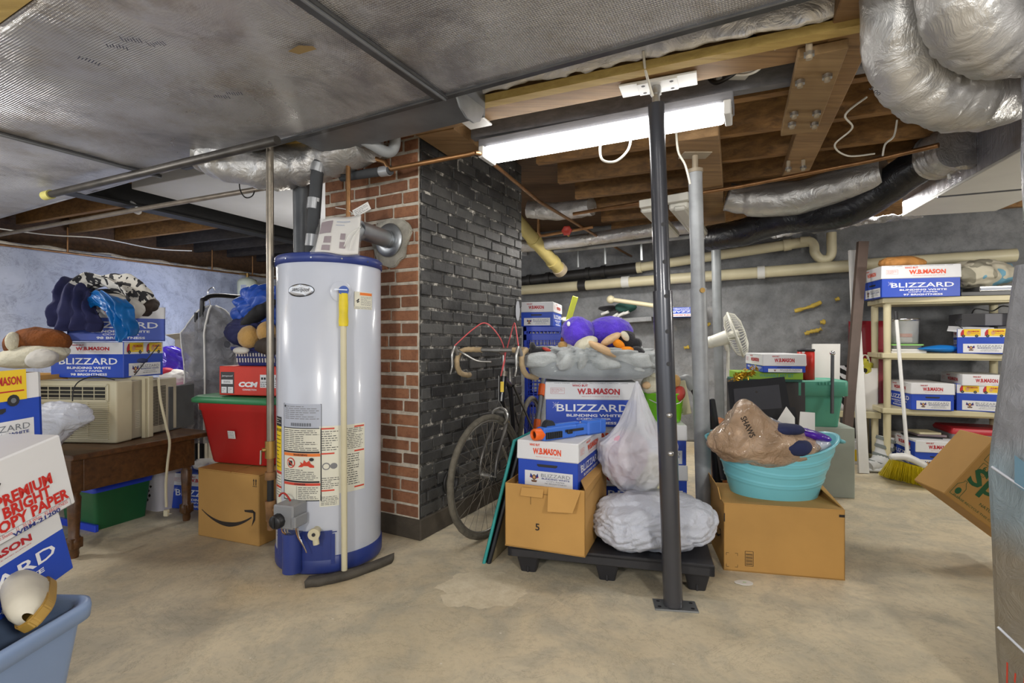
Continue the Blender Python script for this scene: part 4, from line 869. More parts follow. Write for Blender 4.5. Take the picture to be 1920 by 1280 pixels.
# ================================================================= copy-paper boxes
def van(mb, F, x, y, s):                          # printed delivery van
    mb.rect(F, x-.35*s, y-.2*s, x+.5*s, y+.26*s, 'print_yellow', .0012); mb.poly(F, [(x+px*s, y+py*s) for px, py in ((-.5, -.2), (-.33, -.2), (-.33, .22), (-.42, .2), (-.5, .0))], 'print_red', .0014)
    for q in (-.36, .3): mb.oval(F, x+q*s, y-.2*s, .09*s, .09*s, 'ink', .0018, 12); mb.oval(F, x+q*s, y-.2*s, .04*s, .04*s, 'print_grey', .0022, 10)
    mb.text(F, x+.15*s, y+.10*s, 'W.B.MASON', .55*s, .13*s, 'print_red', .03, .002); mb.oval(F, x-.1*s, y+.0*s, .10*s, .14*s, 'print_tan', .0018, 12); mb.line(F, [(x-.0*s, y-.06*s), (x+.46*s, y-.06*s)], .02*s, 'print_red', .0018)
def emblem(mb, F, x, y, s):
    for q in (-1, 1):
        mb.poly(F, [(x+q*a*s, y+b*s) for a, b in ((.14, -.1), (.42, .1), (.36, .42), (.18, .2))], 'print_navy', .0012); mb.poly(F, [(x+q*a*s, y+b*s) for a, b in ((.2, -.06), (.44, .02), (.42, .12))], 'print_red', .0014)
    mb.oval(F, x, y+.05*s, .2*s, .26*s, 'print_brown', .0016, 16); mb.oval(F, x, y+.06*s, .12*s, .15*s, 'print_tan', .002, 14); mb.poly(F, [(x+a*s, y+b*s) for a, b in ((-.3, -.22), (.3, -.22), (.22, -.4), (-.22, -.4))], 'print_brown', .0016)
def p_long(mb, F, w, h, bright, m='print_white'):  # the blue long side; F at its lower centre
    mb.text(F, .02*w, .70*h, 'BLIZZARD', .80*w, .27*h, m, .012, .0012)
    mb.text(F, .03*w, .42*h, 'BLINDING WHITE', .60*w, .10*h, m, .03, .0012); mb.text(F, .03*w, .29*h, 'COPY PAPER', .38*w, .07*h, m, .02, .0012)
    if bright: mb.text(F, .03*w, .14*h, bright+' BRIGHTNESS', .50*w, .10*h, m, .03, .0012)
    for a in range(8):
        q = a*.785; mb.line(F, [(-.39*w, .80*h), (-.39*w+.10*h*math.cos(q)*(1.6 if a % 2 else 1), .80*h+.10*h*math.sin(q)*(1.6 if a % 2 else 1))], .0012, m, .0012)
def p_end(mb, F, w, h, hole=True):
    mb.rect(F, -.38*w, .06*h, .42*w, .60*h, 'box_white', .001); emblem(mb, F, -.22*w, .34*h, .40*h)
    mb.text(F, .14*w, .46*h, 'BLIZZARD', .48*w, .12*h, 'print_grey', -.005, .002); mb.text(F, .14*w, .34*h, 'BLINDING WHITE', .46*w, .06*h, 'print_navy', .02, .002); mb.text(F, .14*w, .25*h, 'COPY PAPER', .3*w, .045*h, 'print_grey', 0, .002); mb.text(F, .14*w, .17*h, '98 BRIGHTNESS', .36*w, .045*h, 'print_grey', 0, .002)
    if hole: mb.poly(F, [(x*w, y*h) for x, y in ((-.14, .76), (.14, .76), (.17, .80), (.17, .86), (-.17, .86), (-.17, .80))], 'ink', .0012)
def p_mason(mb, F, w, y, h, m='print_red', box=True, x=.08):
    mb.text(F, (x-.20)*w, y+.34*h, 'WHO BUT', .17*w, .13*h, m, .03, .0012); mb.text(F, x*w, y+.0*h, 'W.B.MASON', .46*w, .34*h, m, .045, .0012, arch=.03*h); mb.text(F, (x+.02)*w, y-.27*h, 'PRINTING FURNITURE AND SUPPLIES', .4*w, .045*h, m, 0, .0012)
    if box: mb.outline(F, -.44*w, y-.12*h, -.29*w, y+.2*h, .0012, m, .0012); lines(mb, F, -.43*w, y-.08*h, -.30*w, y+.16*h, 3, m, 3, .25)
def box_faces(D, W):                              # (side, width, distance)
    return (('front', W, (0, -D/2, 0)), ('back', W, (0, D/2, 0)), ('right', D, (W/2, 0, 0)), ('left', D, (-W/2, 0, 0)))
def copybox(label, loc=None, rz=0, s=1., H=None, lid='mason', ends='label', bright='98', red='print_red', X=None, open_=False, group=None, lift=0., band=False, skew=0.):
    W, D = .445*s, .29*s; H = H or .22*s
    if open_: lid = None
    X = T(loc, rz) if X is None else X
    root = thing('copy_paper_box', label, 'paper box', X=X, group=group)
    mb = MB(); bh = H-.004
    if open_:
        th = .006
        mb.box((0, 0, 0), (W, D, th), 'box_blue')
        for side, w, o in box_faces(D, W):
            F = face(side, o)
            for y0, y1, m in ((0, bh*.66, 'box_blue'), (bh*.66, bh, 'box_white')):
                mb.box((0, 0, 0), (w, y1-y0, th), m, 0, F @ T((0, (y0+y1)/2, -th)))
            mb.rect(F @ T((0, 0, -th-.0006)), -w/2+th, th, w/2-th, bh, 'box_inner', 0)
        lh = bh*.66
    else:
        mb.box((0, 0, 0), (W, D, bh), 'box_blue', .003); lh = bh-.085*s if lid else bh
        if band:
            for side, w, o in box_faces(D, W): mb.rect(face(side, o), -w/2+.003, bh*.66, w/2-.003, bh-.002, 'box_white', .0006)
            lh = bh*.66
    for side, w, o in box_faces(D, W):
        F = face(side, o)
        if side in ('front', 'back'): p_long(mb, F, w, lh, bright)
        else: p_end(mb, F, w, lh, ends != 'van')
        if open_ or band:
            G = F @ T((0, 0, .0006))
            if side in ('right', 'left') and ends == 'bigvan': van(mb, G, .05*w, bh*.83, .62*w)
            elif side in ('right', 'left') and ends == 'van': van(mb, G, -.23*w, bh*.83, .40*w); van(mb, G, .25*w, bh*.83, .40*w)
            else: p_mason(mb, G, w, bh*.81, bh*.30, red)
    mb.build('box_body', root)
    if lid:
        h = .088*s; tuck = 0 if not lift else lift; mb = MB(); X2 = T((0, 0, H-h+lift), skew)
        g = .007
        mb.box((0, 0, 0), (W+g, D+g, h), 'box_white', .004, X2 if lift or skew else T((0, 0, H-h)), taper=1.012)
        for side, w, o in box_faces(D+g, W+g):
            F = T((0, 0, H-h+lift), skew) @ face(side, o) @ T((0, 0, .0012))
            if lid == 'van' and side in ('right', 'left'): van(mb, F, -.23*w, h*.5, .40*w); van(mb, F, .25*w, h*.5, .40*w)
            else: p_mason(mb, F, w, h*.46, h, red, side in ('front', 'back'), .08 if side in ('front', 'back') else .0)
            if side in ('front', 'back'): mb.text(F, 0, h*.93, 'COPY PAPER   LETTER SIZE   RECYCLABLE CARTON   LASER', .8*w, .05*h, 'print_grey', 0, .0012)
        mb.build('box_lid', root)
    return root
def carton(name, label, loc, rz, W, D, H, draw=None, flaps=None, X=None, m='kraft', hollow=True, lidm=None, catg='cardboard box'):
    X = T(loc, rz) if X is None else X
    root = thing(name, label, catg, X=X); mb = MB(); th = .005
    if hollow:
        mb.box((0, 0, 0), (W, D, th), m)
        for side, w, o in box_faces(D, W):
            F = face(side, o); mb.box((0, 0, 0), (w, H, th), m, .0015, F @ T((0, H/2, -th)))
    else: mb.box((0, 0, 0), (W, D, H), m, .004)
    if draw: draw(mb, W, D, H)
    mb.build('box_body', root)
    for k, (pts, name2, lab) in enumerate(flaps or ()):
        mb = MB(); a, b, c, d = map(V, pts); n = (b-a).cross(d-a).normalized()*.004
        mb._add([a, b, c, d, a+n, b+n, c+n, d+n], [(0, 3, 2, 1), (4, 5, 6, 7), (0, 1, 5, 4), (1, 2, 6, 5), (2, 3, 7, 6), (3, 0, 4, 7)], m); mb.build(name2, root, lab)
    return root
# ================================================================= pallet group
PR = -14
def pallet():
    ex, ey = V((math.cos(R(PR)), math.sin(R(PR)), 0)), V((-math.sin(R(PR)), math.cos(R(PR)), 0)); o = V((-.02, 2.372, 0))
    X = T(o, PR); L, D = .90, 1.0
    root = thing('pallet', 'black plastic pallet with cup feet carrying boxes and trash bags', 'pallet', X=X)
    mb = MB(); mb.box((L/2, D/2, .118), (L, D, .02), 'pallet_black', .004); mb.box((L/2, .012, .088), (L, .024, .045), 'pallet_black', .003); mb.box((L/2, D-.012, .088), (L, .024, .045), 'pallet_black', .003)
    for x in (.012, L-.012): mb.box((x, D/2, .088), (.024, D, .045), 'pallet_black', .003)
    mb.build('deck', root)
    for y in (.09, .5, .91):
        for x in (.085, .45, .835):
            mb = MB(); mb.rrect([(.036, .036, .012, 0), (.058, .058, .012, .10), (.062, .062, .012, .12)], 'pallet_black', T((x, y, 0)), 3, True, (True, False)); mb.box((x, y-.03, 0), (.012, .03, .03), 'pallet_black', .003); mb.build('foot', root)
pallet()
def d5(mb, W, D, H):
    F = face('front', (0, -D/2, 0)); mb.text(F, -.03, .105, '5', .02, .032, 'ink_dark', .02)
    mb.rect(F, -.065, H*.70, .045, H*.885, 'kraft_inner', .0008); mb.rect(F, -.060, H*.70, .045, H*.872, 'kraft', .0012)
    mb.rect(F, -.10, H*.935, -.06, H*.96, 'ink_dark', .001)
W5, D5, H5 = .375, .5, .29
c5 = V((-.032, 2.362, .14))+V((math.cos(R(-21)), math.sin(R(-21)), 0))*W5/2+V((math.sin(R(21)), math.cos(R(21)), 0))*D5/2
carton('cardboard_box', 'open tan cardboard box printed with a 5, sitting on the black pallet', c5, -21, W5, D5, H5, d5,
       [(((.02, -D5/2-.001, H5), (.17, -D5/2-.001, H5), (.145, -D5/2-.055, H5-.085), (.035, -D5/2-.06, H5-.09)), 'box_flap', None),
        (((-.105, -D5/2-.003, H5-.012), (.0, -D5/2-.003, H5-.012), (.0, -D5/2-.022, H5-.045), (-.105, -D5/2-.022, H5-.045)), 'box_flap', None),
        (((-W5/2, -D5/2+.01, H5-.045), (W5/2, -D5/2+.01, H5-.045), (W5/2, D5/2-.01, H5-.02), (-W5/2, D5/2-.01, H5-.02)), 'box_top', None),
        (((W5/2, -D5/2, H5), (W5/2, D5/2, H5), (W5/2-.05, D5/2, H5+.012), (W5/2-.05, -D5/2+.12, H5+.01)), 'box_flap', None)])
copybox('white lidded blue paper box carrying a toy blaster, on the tan box printed 5', (.249, 2.562, .405), 67, 1., H=.214, red='print_orange')
S3 = (.455, 3.02)
copybox('blue paper box under the grey cushion, topmost of its three-box stack', (*S3, .605), -5, 1.13, H=.249)
copybox('blue paper box beneath the topmost one under the grey cushion', (S3[0]+.004, S3[1]+.01, .3725), -4, 1.13, H=.2325, red='print_orange')
copybox('lowest blue paper box of the stack under the grey cushion, on the pallet', (S3[0]-.004, S3[1]+.01, .14), -5, 1.13, H=.2325)
copybox('blue-topped white paper box holding the lime bucket, behind the black post', (.885, 3.17, .37), 82, 1.0, H=.23)
copybox('blue paper box on the pallet under the one that holds the lime bucket', (.885, 3.17, .14), 83, 1.0, H=.23, red='print_orange')
# ---- toy blaster
def blaster():
    a, b = V((.112, 2.36, .620)), V((.455, 2.60, .620)); d = b-a; rz = math.degrees(math.atan2(d.y, d.x)); L = d.length
    root = thing('toy_blaster', 'bright blue toy dart blaster with orange muzzle lying on a paper box lid', 'toy gun', a, rz)
    mb = MB(); mb.box((L*.30, 0, 0), (L*.50, .055, .062), 'toy_blue', .008, None, .95, 2); mb.box((L*.62, 0, .004), (L*.2, .05, .055), 'toy_blue', .006); mb.box((L*.86, 0, 0), (L*.3, .062, .068), 'toy_blue', .008); mb.box((L*.95, 0, .01), (L*.1, .066, .06), 'toy_blue', .004)
    mb.box((L*.36, 0, .058), (L*.5, .03, .012), 'toy_blue', .004); mb.build('body', root)
    mb = MB(); mb.lathe([(.017, -.02), (.017, -.03), (.022, -.034), (.027, -.028), (.027, .02)], 'toy_orange', T((0.015, 0, .031)) @ basis((1, 0, 0)).to_4x4(), 20); mb.lathe([(0, -.012), (.017, -.012)], 'ink', T((0.015, 0, .031)) @ basis((1, 0, 0)).to_4x4(), 16); mb.build('muzzle', root, 'orange muzzle')
    mb = MB(); F = face('front', (0, -.0285, 0)); mb.rect(F, L*.08, .008, L*.30, .04, 'ink', .0006)
    for k in range(8): mb.box((L*.095+k*.0125, -.031, .009), (.005, .006, .03), 'toy_navy')
    mb.build('grip_ribs', root); mb = MB(); mb.box((L*.5, -.029, .03), (L*.28, .004, .012), 'ink', .001); mb.box((L*.42, -.034, .022), (.03, .012, .02), 'knob_black', .003); mb.build('slider', root)
    mb = MB(); mb.cyl((L*.17, -.015, .062), (L*.17, .015, .062), .03, 'toy_navy', n=18); mb.build('drum', root)
blaster()
# ---- cushion and plush toys
cz = .857
def cfn(q, d):
    r = max(abs(d.x), abs(d.y)); q.z = q.z*(1.0 if d.z < 0 else 1.)
    if d.z < -.2: q.z = -.05+(q.z+.05)*.5
    q.x *= 1.06-.0*r; return q
root = thing('cushion', 'big plush grey pet cushion with ruched top lying on paper boxes', 'cushion', (.44, 3.0, cz))
mb = MB(); mb.blob((.452, 2.99, cz+.075), (.348, .26, .07), 'plush_grey_smooth', .02, 4, 3, 5, sq=.6, fn=lambda q, d: V((q.x, q.y, max(-.074, q.z)))); mb.build('underside', root, world=True)
mb = MB(); mb.blob((.455, 3.0, cz+.122), (.352, .262, .066), 'plush_grey', .10, 7, 8, 6, sq=.65, oct=2, fold=.22, ff=3.6, fd=(1, .55, .2)); mb.build('ruched_top', root, world=True)
ZP = cz+.165
def at(px, py, Y): return P(px, py, Y)
root = thing('plush_toy', 'round purple stuffed animal lying on the grey cushion', 'stuffed toy', at(1110, 645, 2.98))
mb = MB(); mb.blob(at(1083, 622, 2.95), (.092, .085, .085), 'plush_purple', .05, 22, 1, 6, oct=2); mb.blob(at(1143, 622, 3.0), (.13, .10, .088), 'plush_purple', .045, 18, 2, 6, oct=2); mb.build('body', root, world=True)
mb = MB(); mb.blob(at(1066, 607, 2.88), (.010, .008, .014), 'print_white', .02, 5, 2, 3); mb.build('eye', root, 'white eye patch', world=True)
def plush(label, parts, name='plush_toy'):
    root = thing(name, label, 'stuffed toy', at(*parts[0][1]))
    for k, (pn, c, rad, m, rot, lab) in enumerate(parts):
        mb = MB(); mb.blob((0, 0, 0), rad, m, .07, 16 if max(rad) < .09 else 11, k+len(label), 5, oct=3, X=T(at(*c)) @ Euler(tuple(map(R, rot))).to_matrix().to_4x4()); mb.build(pn, root, lab, world=True)
plush('floppy black and orange stuffed bird lying at the end of the grey cushion', [('body', (1022, 659, 2.86), (.085, .045, .028), 'plush_black', (0, 2, 0), None), ('tail', (1000, 652, 2.86), (.018, .03, .032), 'plush_black', (0, -20, 0), None), ('beak', (1070, 659, 2.84), (.03, .025, .02), 'plush_orange', (0, 0, 0), 'orange beak'), ('patch', (1025, 655, 2.82), (.025, .02, .01), 'valve_red', (0, 20, 0), 'red patch')])
plush('cream and grey stuffed bird with orange feet under the purple toy', [('body', (1098, 645, 2.82), (.065, .05, .035), 'plush_white', (0, -25, 0), None), ('wing', (1130, 655, 2.78), (.085, .05, .022), 'plush_cream', (0, 28, 0), 'cream wing'), ('wing', (1145, 636, 2.82), (.06, .045, .022), 'plush_cream', (0, -30, 0), 'cream wing'), ('foot', (1160, 645, 2.8), (.035, .03, .022), 'plush_orange', (0, 35, 0), 'orange foot'), ('foot', (1175, 655, 2.78), (.035, .03, .016), 'plush_orange', (0, 0, 0), 'orange foot'), ('tail', (1103, 662, 2.78), (.05, .03, .018), 'plush_grey', (0, 5, 0), 'grey tail')])
plush('black stuffed penguin slumped over the far end of the grey cushion', [('body', (1175, 637, 2.86), (.05, .045, .05), 'plush_black', (0, 30, 0), None), ('head', (1191, 645, 2.84), (.035, .03, .033), 'plush_black', (0, 0, 0), None), ('wing', (1195, 665, 2.8), (.05, .03, .04), 'plush_black', (0, 40, 0), None), ('belly', (1172, 630, 2.81), (.018, .014, .03), 'plush_white', (0, -35, 0), 'white belly')])
plush('small spotted brown and cream stuffed cat beside the purple toy', [('head', (1055, 648, 2.94), (.026, .026, .026), 'plush_tan', (0, 0, 0), None), ('body', (1068, 652, 2.95), (.04, .03, .026), 'plush_white', (0, 0, 0), None), ('ear', (1054, 637, 2.94), (.010, .008, .014), 'plush_brown', (0, 0, 0), None)])
# ---- trash bags
t = NT('bag_white'); n1 = t.noise(9, 7, .65, dist=1.4)
t.color('#c3c7d3'); t.rough(.3); t.bump(n1, .7, .03); reg('bag_white', t)
t = NT('bag_film'); n1 = t.noise(7, 6, .6, dist=1.2)
t.color('#d9dbe4'); t.set(Alpha=.66, Transmission_Weight=.0, Subsurface_Weight=.0); t.rough(.28); t.bump(n1, .5, .03); reg('bag_film', t)
def bagfn(q, d):
    if d.z > .25:
        k = min(1, (d.z-.25)/.75); s = 1-.80*k**.8; q = V((q.x*s, q.y*s, q.z+.16*k*k))
    a = math.atan2(d.y, d.x); q.x *= 1+.03*math.sin(a*9+d.z*5); q.y *= 1+.03*math.sin(a*11+d.z*6); return q
BX = .60
root = thing('trash_bag', 'upright translucent white trash bag with soft toys inside, resting on the lower bag', 'trash bag', (.62, 2.53, .36))
mb = MB(); mb.blob((.625, 2.56, .53), (.178, .15, .18), 'bag_film', .08, 8, 5, 6, fn=bagfn, fold=.07, ff=3.5, fd=(1, .6, .25)); mb.build('film', root, world=True)
mb = MB(); mb.blob((.575, 2.54, .50), (.10, .09, .12), 'pink_cloth', .15, 7, 3, 4); mb.build('pink_cloth', label='pink cloth showing through the upright trash bag', cat='cloth')
mb = MB(); mb.blob((.68, 2.53, .44), (.11, .09, .085), 'plush_cream2', .08, 6, 4, 4); mb.build('pillow', label='cream plush pillow showing through the upright trash bag', cat='pillow')
root = thing('trash_bag', 'plump white trash bag lying on the pallet deck behind the black post', 'trash bag', (.66, 2.42, .14))
mb = MB(); mb.blob((.655, 2.40, .245), (.255, .19, .112), 'bag_white', .07, 9, 11, 6, sq=.85, fold=.09, ff=3.2, fd=(.7, .6, 1.), fn=lambda q, d: V((q.x+.02*d.z, q.y, max(-.104, q.z)))); mb.build('film', root, world=True)
# ---- lime bucket and odds beside it
root = thing('bucket', 'lime green plastic bucket of toys standing on a paper box', 'bucket', P(1245, 783, 3.05))
q = V((.905, 3.08, .602)); mb = MB(); mb.lathe([(0, 0), (.098, 0), (.105, .01), (.122, .165), (.128, .17), (.128, .176), (.118, .176), (.10, .012), (0, .012)], 'lime', MX.Translation(q), 36); mb.build('pail', root, world=True)
mb = MB(); mb.tube(cat([q+V((-.125, 0, .16)), q+V((-.06, -.115, .12)), q+V((.06, -.115, .12)), q+V((.125, 0, .16))], 6), .003, 'pvc_white', 6); mb.build('bail', root, world=True)
plush('beige stuffed bear peeking out of the lime bucket', [('head', (1222, 722, 3.02), (.06, .05, .05), 'plush_white', (0, 0, 0), None), ('muzzle', (1212, 722, 2.97), (.022, .02, .02), 'plush_cream', (0, 0, 0), None), ('ear', (1226, 705, 3.02), (.02, .015, .02), 'plush_white', (0, 0, 0), None)])
plush('red and tan stuffed toy hanging over the lime bucket rim', [('body', (1272, 738, 3.0), (.035, .03, .045), 'valve_red', (0, 20, 0), None), ('head', (1264, 715, 3.04), (.035, .03, .04), 'plush_tan', (0, 0, 0), None)])
mb = MB(); F = frame(P(1281, 745, 3.2), (.98, .1, .15), (-.12, .1, .98)); mb.box((0, 0, 0), (.055, .21, .02), 'pvc', .004, F)
for k in range(16): mb.box((-.035, -.09+k*.012, 0), (.03, .005, .012), 'tan_metal', 0, F)
mb.build('rake_comb', label='cream toothed plastic rake head behind the lime bucket', cat='rake')
# ---- picture frames leaning by the tan box
def leaner(name, label, catg, pts, th, m, edge=None, group=None):   # a flat panel by its four corners (bl, br, tr, tl)
    a, b, c, d = map(V, pts); n = (b-a).cross(d-a).normalized()*th; mb = MB()
    mb._add([a, b, c, d, a+n, b+n, c+n, d+n], [(0, 3, 2, 1), (4, 5, 6, 7), (0, 1, 5, 4), (1, 2, 6, 5), (2, 3, 7, 6), (3, 0, 4, 7)], m)
    if edge:
        for p, q in ((a, b), (b, c), (c, d), (d, a)): mb.tube([p+n*.5, q+n*.5], th*.62, edge, 6)
    return mb.build(name, label=label, cat=catg, group=group)
ea = V((math.sin(R(21)), math.cos(R(21)), 0))*.44
f0 = PZ(905, 1055, 0); f1 = P(962, 826, f0.y+.06)
leaner('picture_frame', 'teal-edged picture frame leaning outermost beside the tan box', 'frame', (f0, f0+ea, f1+ea, f1), .014, 'frame_black', 'frame_teal')
o = V((.022, .0, 0)); f1b = P(968, 840, f0.y+.05)
leaner('picture_frame', 'black picture frame sandwiched between the teal frame and the tan box', 'frame', (f0+o, f0+o+ea, f1b+ea+o*.4, f1b+o*.4), .018, 'frame_paper', 'frame_black')
# ---- crates behind the chimney
def crate():
    root = thing('milk_crate', 'blue slotted plastic crate, lowest of the stack behind the bicycle', 'crate', (.285, 4.36, 0), -8, 'blue crates behind the bicycle'); W, H = .34, .30; mb = MB(); th = .01
    mb.box((0, 0, 0), (W, W, th), 'crate_blue')
    for side, w, o in box_faces(W, W):
        F = face(side, o)
        for y0, h in ((0, .035), (H*.62, .05), (H-.04, .04)): mb.box((0, 0, 0), (w, h, th), 'crate_blue', .002, F @ T((0, y0+h/2, -th)))
        for k in range(11): mb.box((0, 0, 0), (.008, H, th*.7), 'crate_blue', 0, F @ T((-w/2+.01+k*(w-.02)/10, H/2, -th)))
        for k in range(7): mb.box((0, 0, 0), (w, .007, th*.7), 'crate_blue', 0, F @ T((0, .05+k*(H-.08)/7, -th)))
        for x in (-w/2+.015, w/2-.015): mb.box((0, 0, 0), (.03, H, th), 'crate_blue', .002, F @ T((x, H/2, -th)))
    mb.build('shell', root); return root
cr = crate()
for k, (dx, r_, lab) in enumerate(((.0, -6, 'second blue slotted crate from the floor behind the bicycle'), (.01, -8, 'third blue slotted crate from the floor behind the bicycle'), (-.005, -7, 'top blue slotted crate of the stack, under a paper box'))):
    dup(cr, None, (.285+dx, 4.36, .301*(k+1)), r_, lab)
copybox('blue paper box on top of the slotted crates behind the chimney', (.255, 4.42, 1.205), 75, .95, H=.20)
carton('cardboard_box', 'plain tan cardboard box behind the crates below the silver lantern', (.62, 4.75, 0), -12, .36, .3, 1.03, hollow=False)
root = thing('lantern', 'silver ornate lantern standing on a tan box behind the crates', 'lantern', (.48, 4.66, 1.03))
q = V((.50, 4.68, 1.032)); mb = MB(); mb.box((q.x, q.y, q.z), (.19, .14, .012), 'chrome', .003)
for x in (-.08, -.055, .055, .08): mb.cyl(q+V((x, -.05, .01)), q+V((x, -.05, .20)), .009, 'chrome', n=10)
mb.build('pillars', root, world=True)
mb = MB(); mb.blob(q+V((0, 0, .225)), (.115, .08, .035), 'silver_leaf', .3, 22, 3, 4, oct=2); mb.build('crown_top', root, world=True)
mb = MB(); mb.lathe([(0, 0), (.022, .0), (.02, .05), (.028, .07), (.022, .09), (0, .1)], 'plush_cream', MX.Translation(q+V((0, -.02, .012))), 14); mb.build('figurine', root, world=True)
mb = MB(); mb.bar(P(1062, 612, 4.6), P(1079, 556, 4.6), .05, .022, 'lvl_yellow', .003, up=(0, -1, 0)); mb.build('spirit_level', label='yellow-green spirit level leaning on the grey wall behind the cushion', cat='level')
root = thing('lopper', 'long-handled garden lopper with orange sleeves leaning on the slotted crates', 'garden tool', (P(1003, 800, 3.9)))
mb = MB(); a, b = P(998, 860, 3.7), P(1019, 706, 3.95); mb.cyl(a, b, .016, 'post_grey2', n=12); mb.build('shaft', root, world=True)
for t0_, t1_ in ((.33, .46), (.76, .9)):
    mb = MB(); mb.cyl(a.lerp(b, t0_), a.lerp(b, t1_), .026, 'toy_orange', n=12); mb.build('grip_sleeve', root, 'orange sleeve', world=True)
mb = MB(); a, b = P(1014, 850, 3.75), P(1026, 735, 3.95); mb.cyl(a, b, .03, 'plush_grey', n=12); mb.build('rolled_mat', label='grey rolled mat standing between crates and paper boxes', cat='mat')
# ---- ledge in the grey wall with rollers
root = thing('wall_ledge', 'dark ledge in the grey wall holding white roller sleeves', 'ledge', WP(1150, py=606, off=.2))
mb = MB(); a, b = WP(1112, py=606, off=.08), WP(1225, py=598, off=.08); mb.bar(a, b, .22, .05, 'stone_wall', .004); mb.build('ledge', root, world=True)
for k, (x, y) in enumerate(((1134, 586), (1142, 593), (1152, 590), (1158, 596), (1164, 588), (1172, 583), (1150, 598))):
    q = WP(x, py=y+3, off=.16); mb = MB(); mb.cyl(q+V((-.035, 0, -.01*(k % 3))), q+V((.03, -.05, .025-.02*(k % 2))), .017, 'pvc_white', n=10); mb.build('roller_sleeve', label='white paint roller sleeve in the pile on the grey wall ledge', cat='paint roller', group='roller sleeves on the wall ledge')
mb = MB(); mb.blob(WP(1172, py=576, off=.14), (.10, .05, .05), 'teal_rag', .2, 9, 4, 4); mb.build('rag', label='dark teal rag bundled on the grey wall ledge', cat='rag')
mb = MB(); mb.blob(WP(1140, py=578, off=.14), (.10, .05, .03), 'plush_black', .2, 9, 4, 4); mb.build('rag', label='black crumpled gloves bundled on the grey wall ledge', cat='gloves')
root = thing('curtain_rod', 'cream curtain rod with a ball end resting on the wall ledge', 'curtain rod', WP(1146, py=561, off=.3))
a, b = WP(1150, py=562, off=.3), WP(1262, py=578, off=.3); mb = MB(); mb.cyl(a, b, .024, 'pvc', n=12); mb.build('rod', root, world=True); mb = MB(); mb.blob(a+(a-b).normalized()*.03, .045, 'pvc', 0, 1, 1, 3); mb.build('ball_finial', root, world=True)
root = copybox('paper box lid and carton lying upside down on the wall ledge behind the posts', None, X=T(WP(1283, z=1.425, off=.26), -20, 0, 180), s=.9, H=.10, lid=None, band=True)
mb = MB(); a, b = WP(1240, py=583, off=.15), WP(1320, py=578, off=.15); mb.bar(a, b, .3, .02, 'plank_wood'); mb.build('plank', label='wooden plank shelf fixed on the grey wall between the posts', cat='shelf')
# ---- yellow foam squeezed into the cracks of the grey wall
rnd = random.Random(12)
for pts in (((1490, 583), (1512, 577), (1527, 572), (1540, 566)), ((1509, 626), (1522, 621), (1530, 620), (1540, 616)), ((1538, 604), (1548, 603)), ((1566, 562), (1574, 559)), ((1283, 652), (1292, 650)), ((1318, 612), (1332, 606))):
    mb = MB(); c_ = cat([WP(x, py=y, off=.045) for x, y in pts], 4); mb.tube(c_, [.012+.014*rnd.random() for _ in c_], 'foam_yellow', 8); tag(mb.build('wall_foam_seal'), kind='structure')
# ================================================================= bicycle
foil('foil_tall', '#9fa0a8', 30, .28, .9, 8)
def wheel(root, hub, fwd, name):
    w = V(fwd).normalized(); up = V((0, 0, 1)); ax = w.cross(up).normalized(); F = MX((w, up, ax)).transposed().to_4x4(); F.translation = hub
    circ = lambda r, n=64: [F @ V((r*math.cos(2*math.pi*i/n), r*math.sin(2*math.pi*i/n), 0)) for i in range(n)]
    mb = MB(); mb.tube(circ(.322), .0165, 'tire', 12, True, rfun=lambda t, a, p: 1+.06*math.sin(t*2*math.pi*90)*(1 if abs(a-math.pi) > 1 else 0)); wl_ = mb.build(name, root, world=True)
    mb = MB(); mb.tube(circ(.303), .009, 'rim_alloy', 8, True, sq=.9); mb.build('rim', wl_, world=True)
    mb = MB()
    for k in range(32):
        a = 2*math.pi*k/32; s = 1 if k % 2 else -1; b = a+(.9 if (k//2) % 2 else -.9); mb.cyl(F @ V((.018*math.cos(b), .018*math.sin(b), s*.028)), F @ V((.298*math.cos(a), .298*math.sin(a), 0)), .0012, 'steel_rusty', n=4, caps=False)
    mb.build('spokes', wl_, world=True)
    mb = MB(); mb.cyl(F @ V((0, 0, -.035)), F @ V((0, 0, .035)), .012, 'alloy', n=14); mb.cyl(F @ V((0, 0, -.06)), F @ V((0, 0, .06)), .005, 'alloy', n=8)
    for s in (-1, 1): mb.cyl(F @ V((0, 0, s*.028)), F @ V((0, 0, s*.032)), .024, 'alloy', n=16)
    mb.build('hub', wl_, world=True); return ax
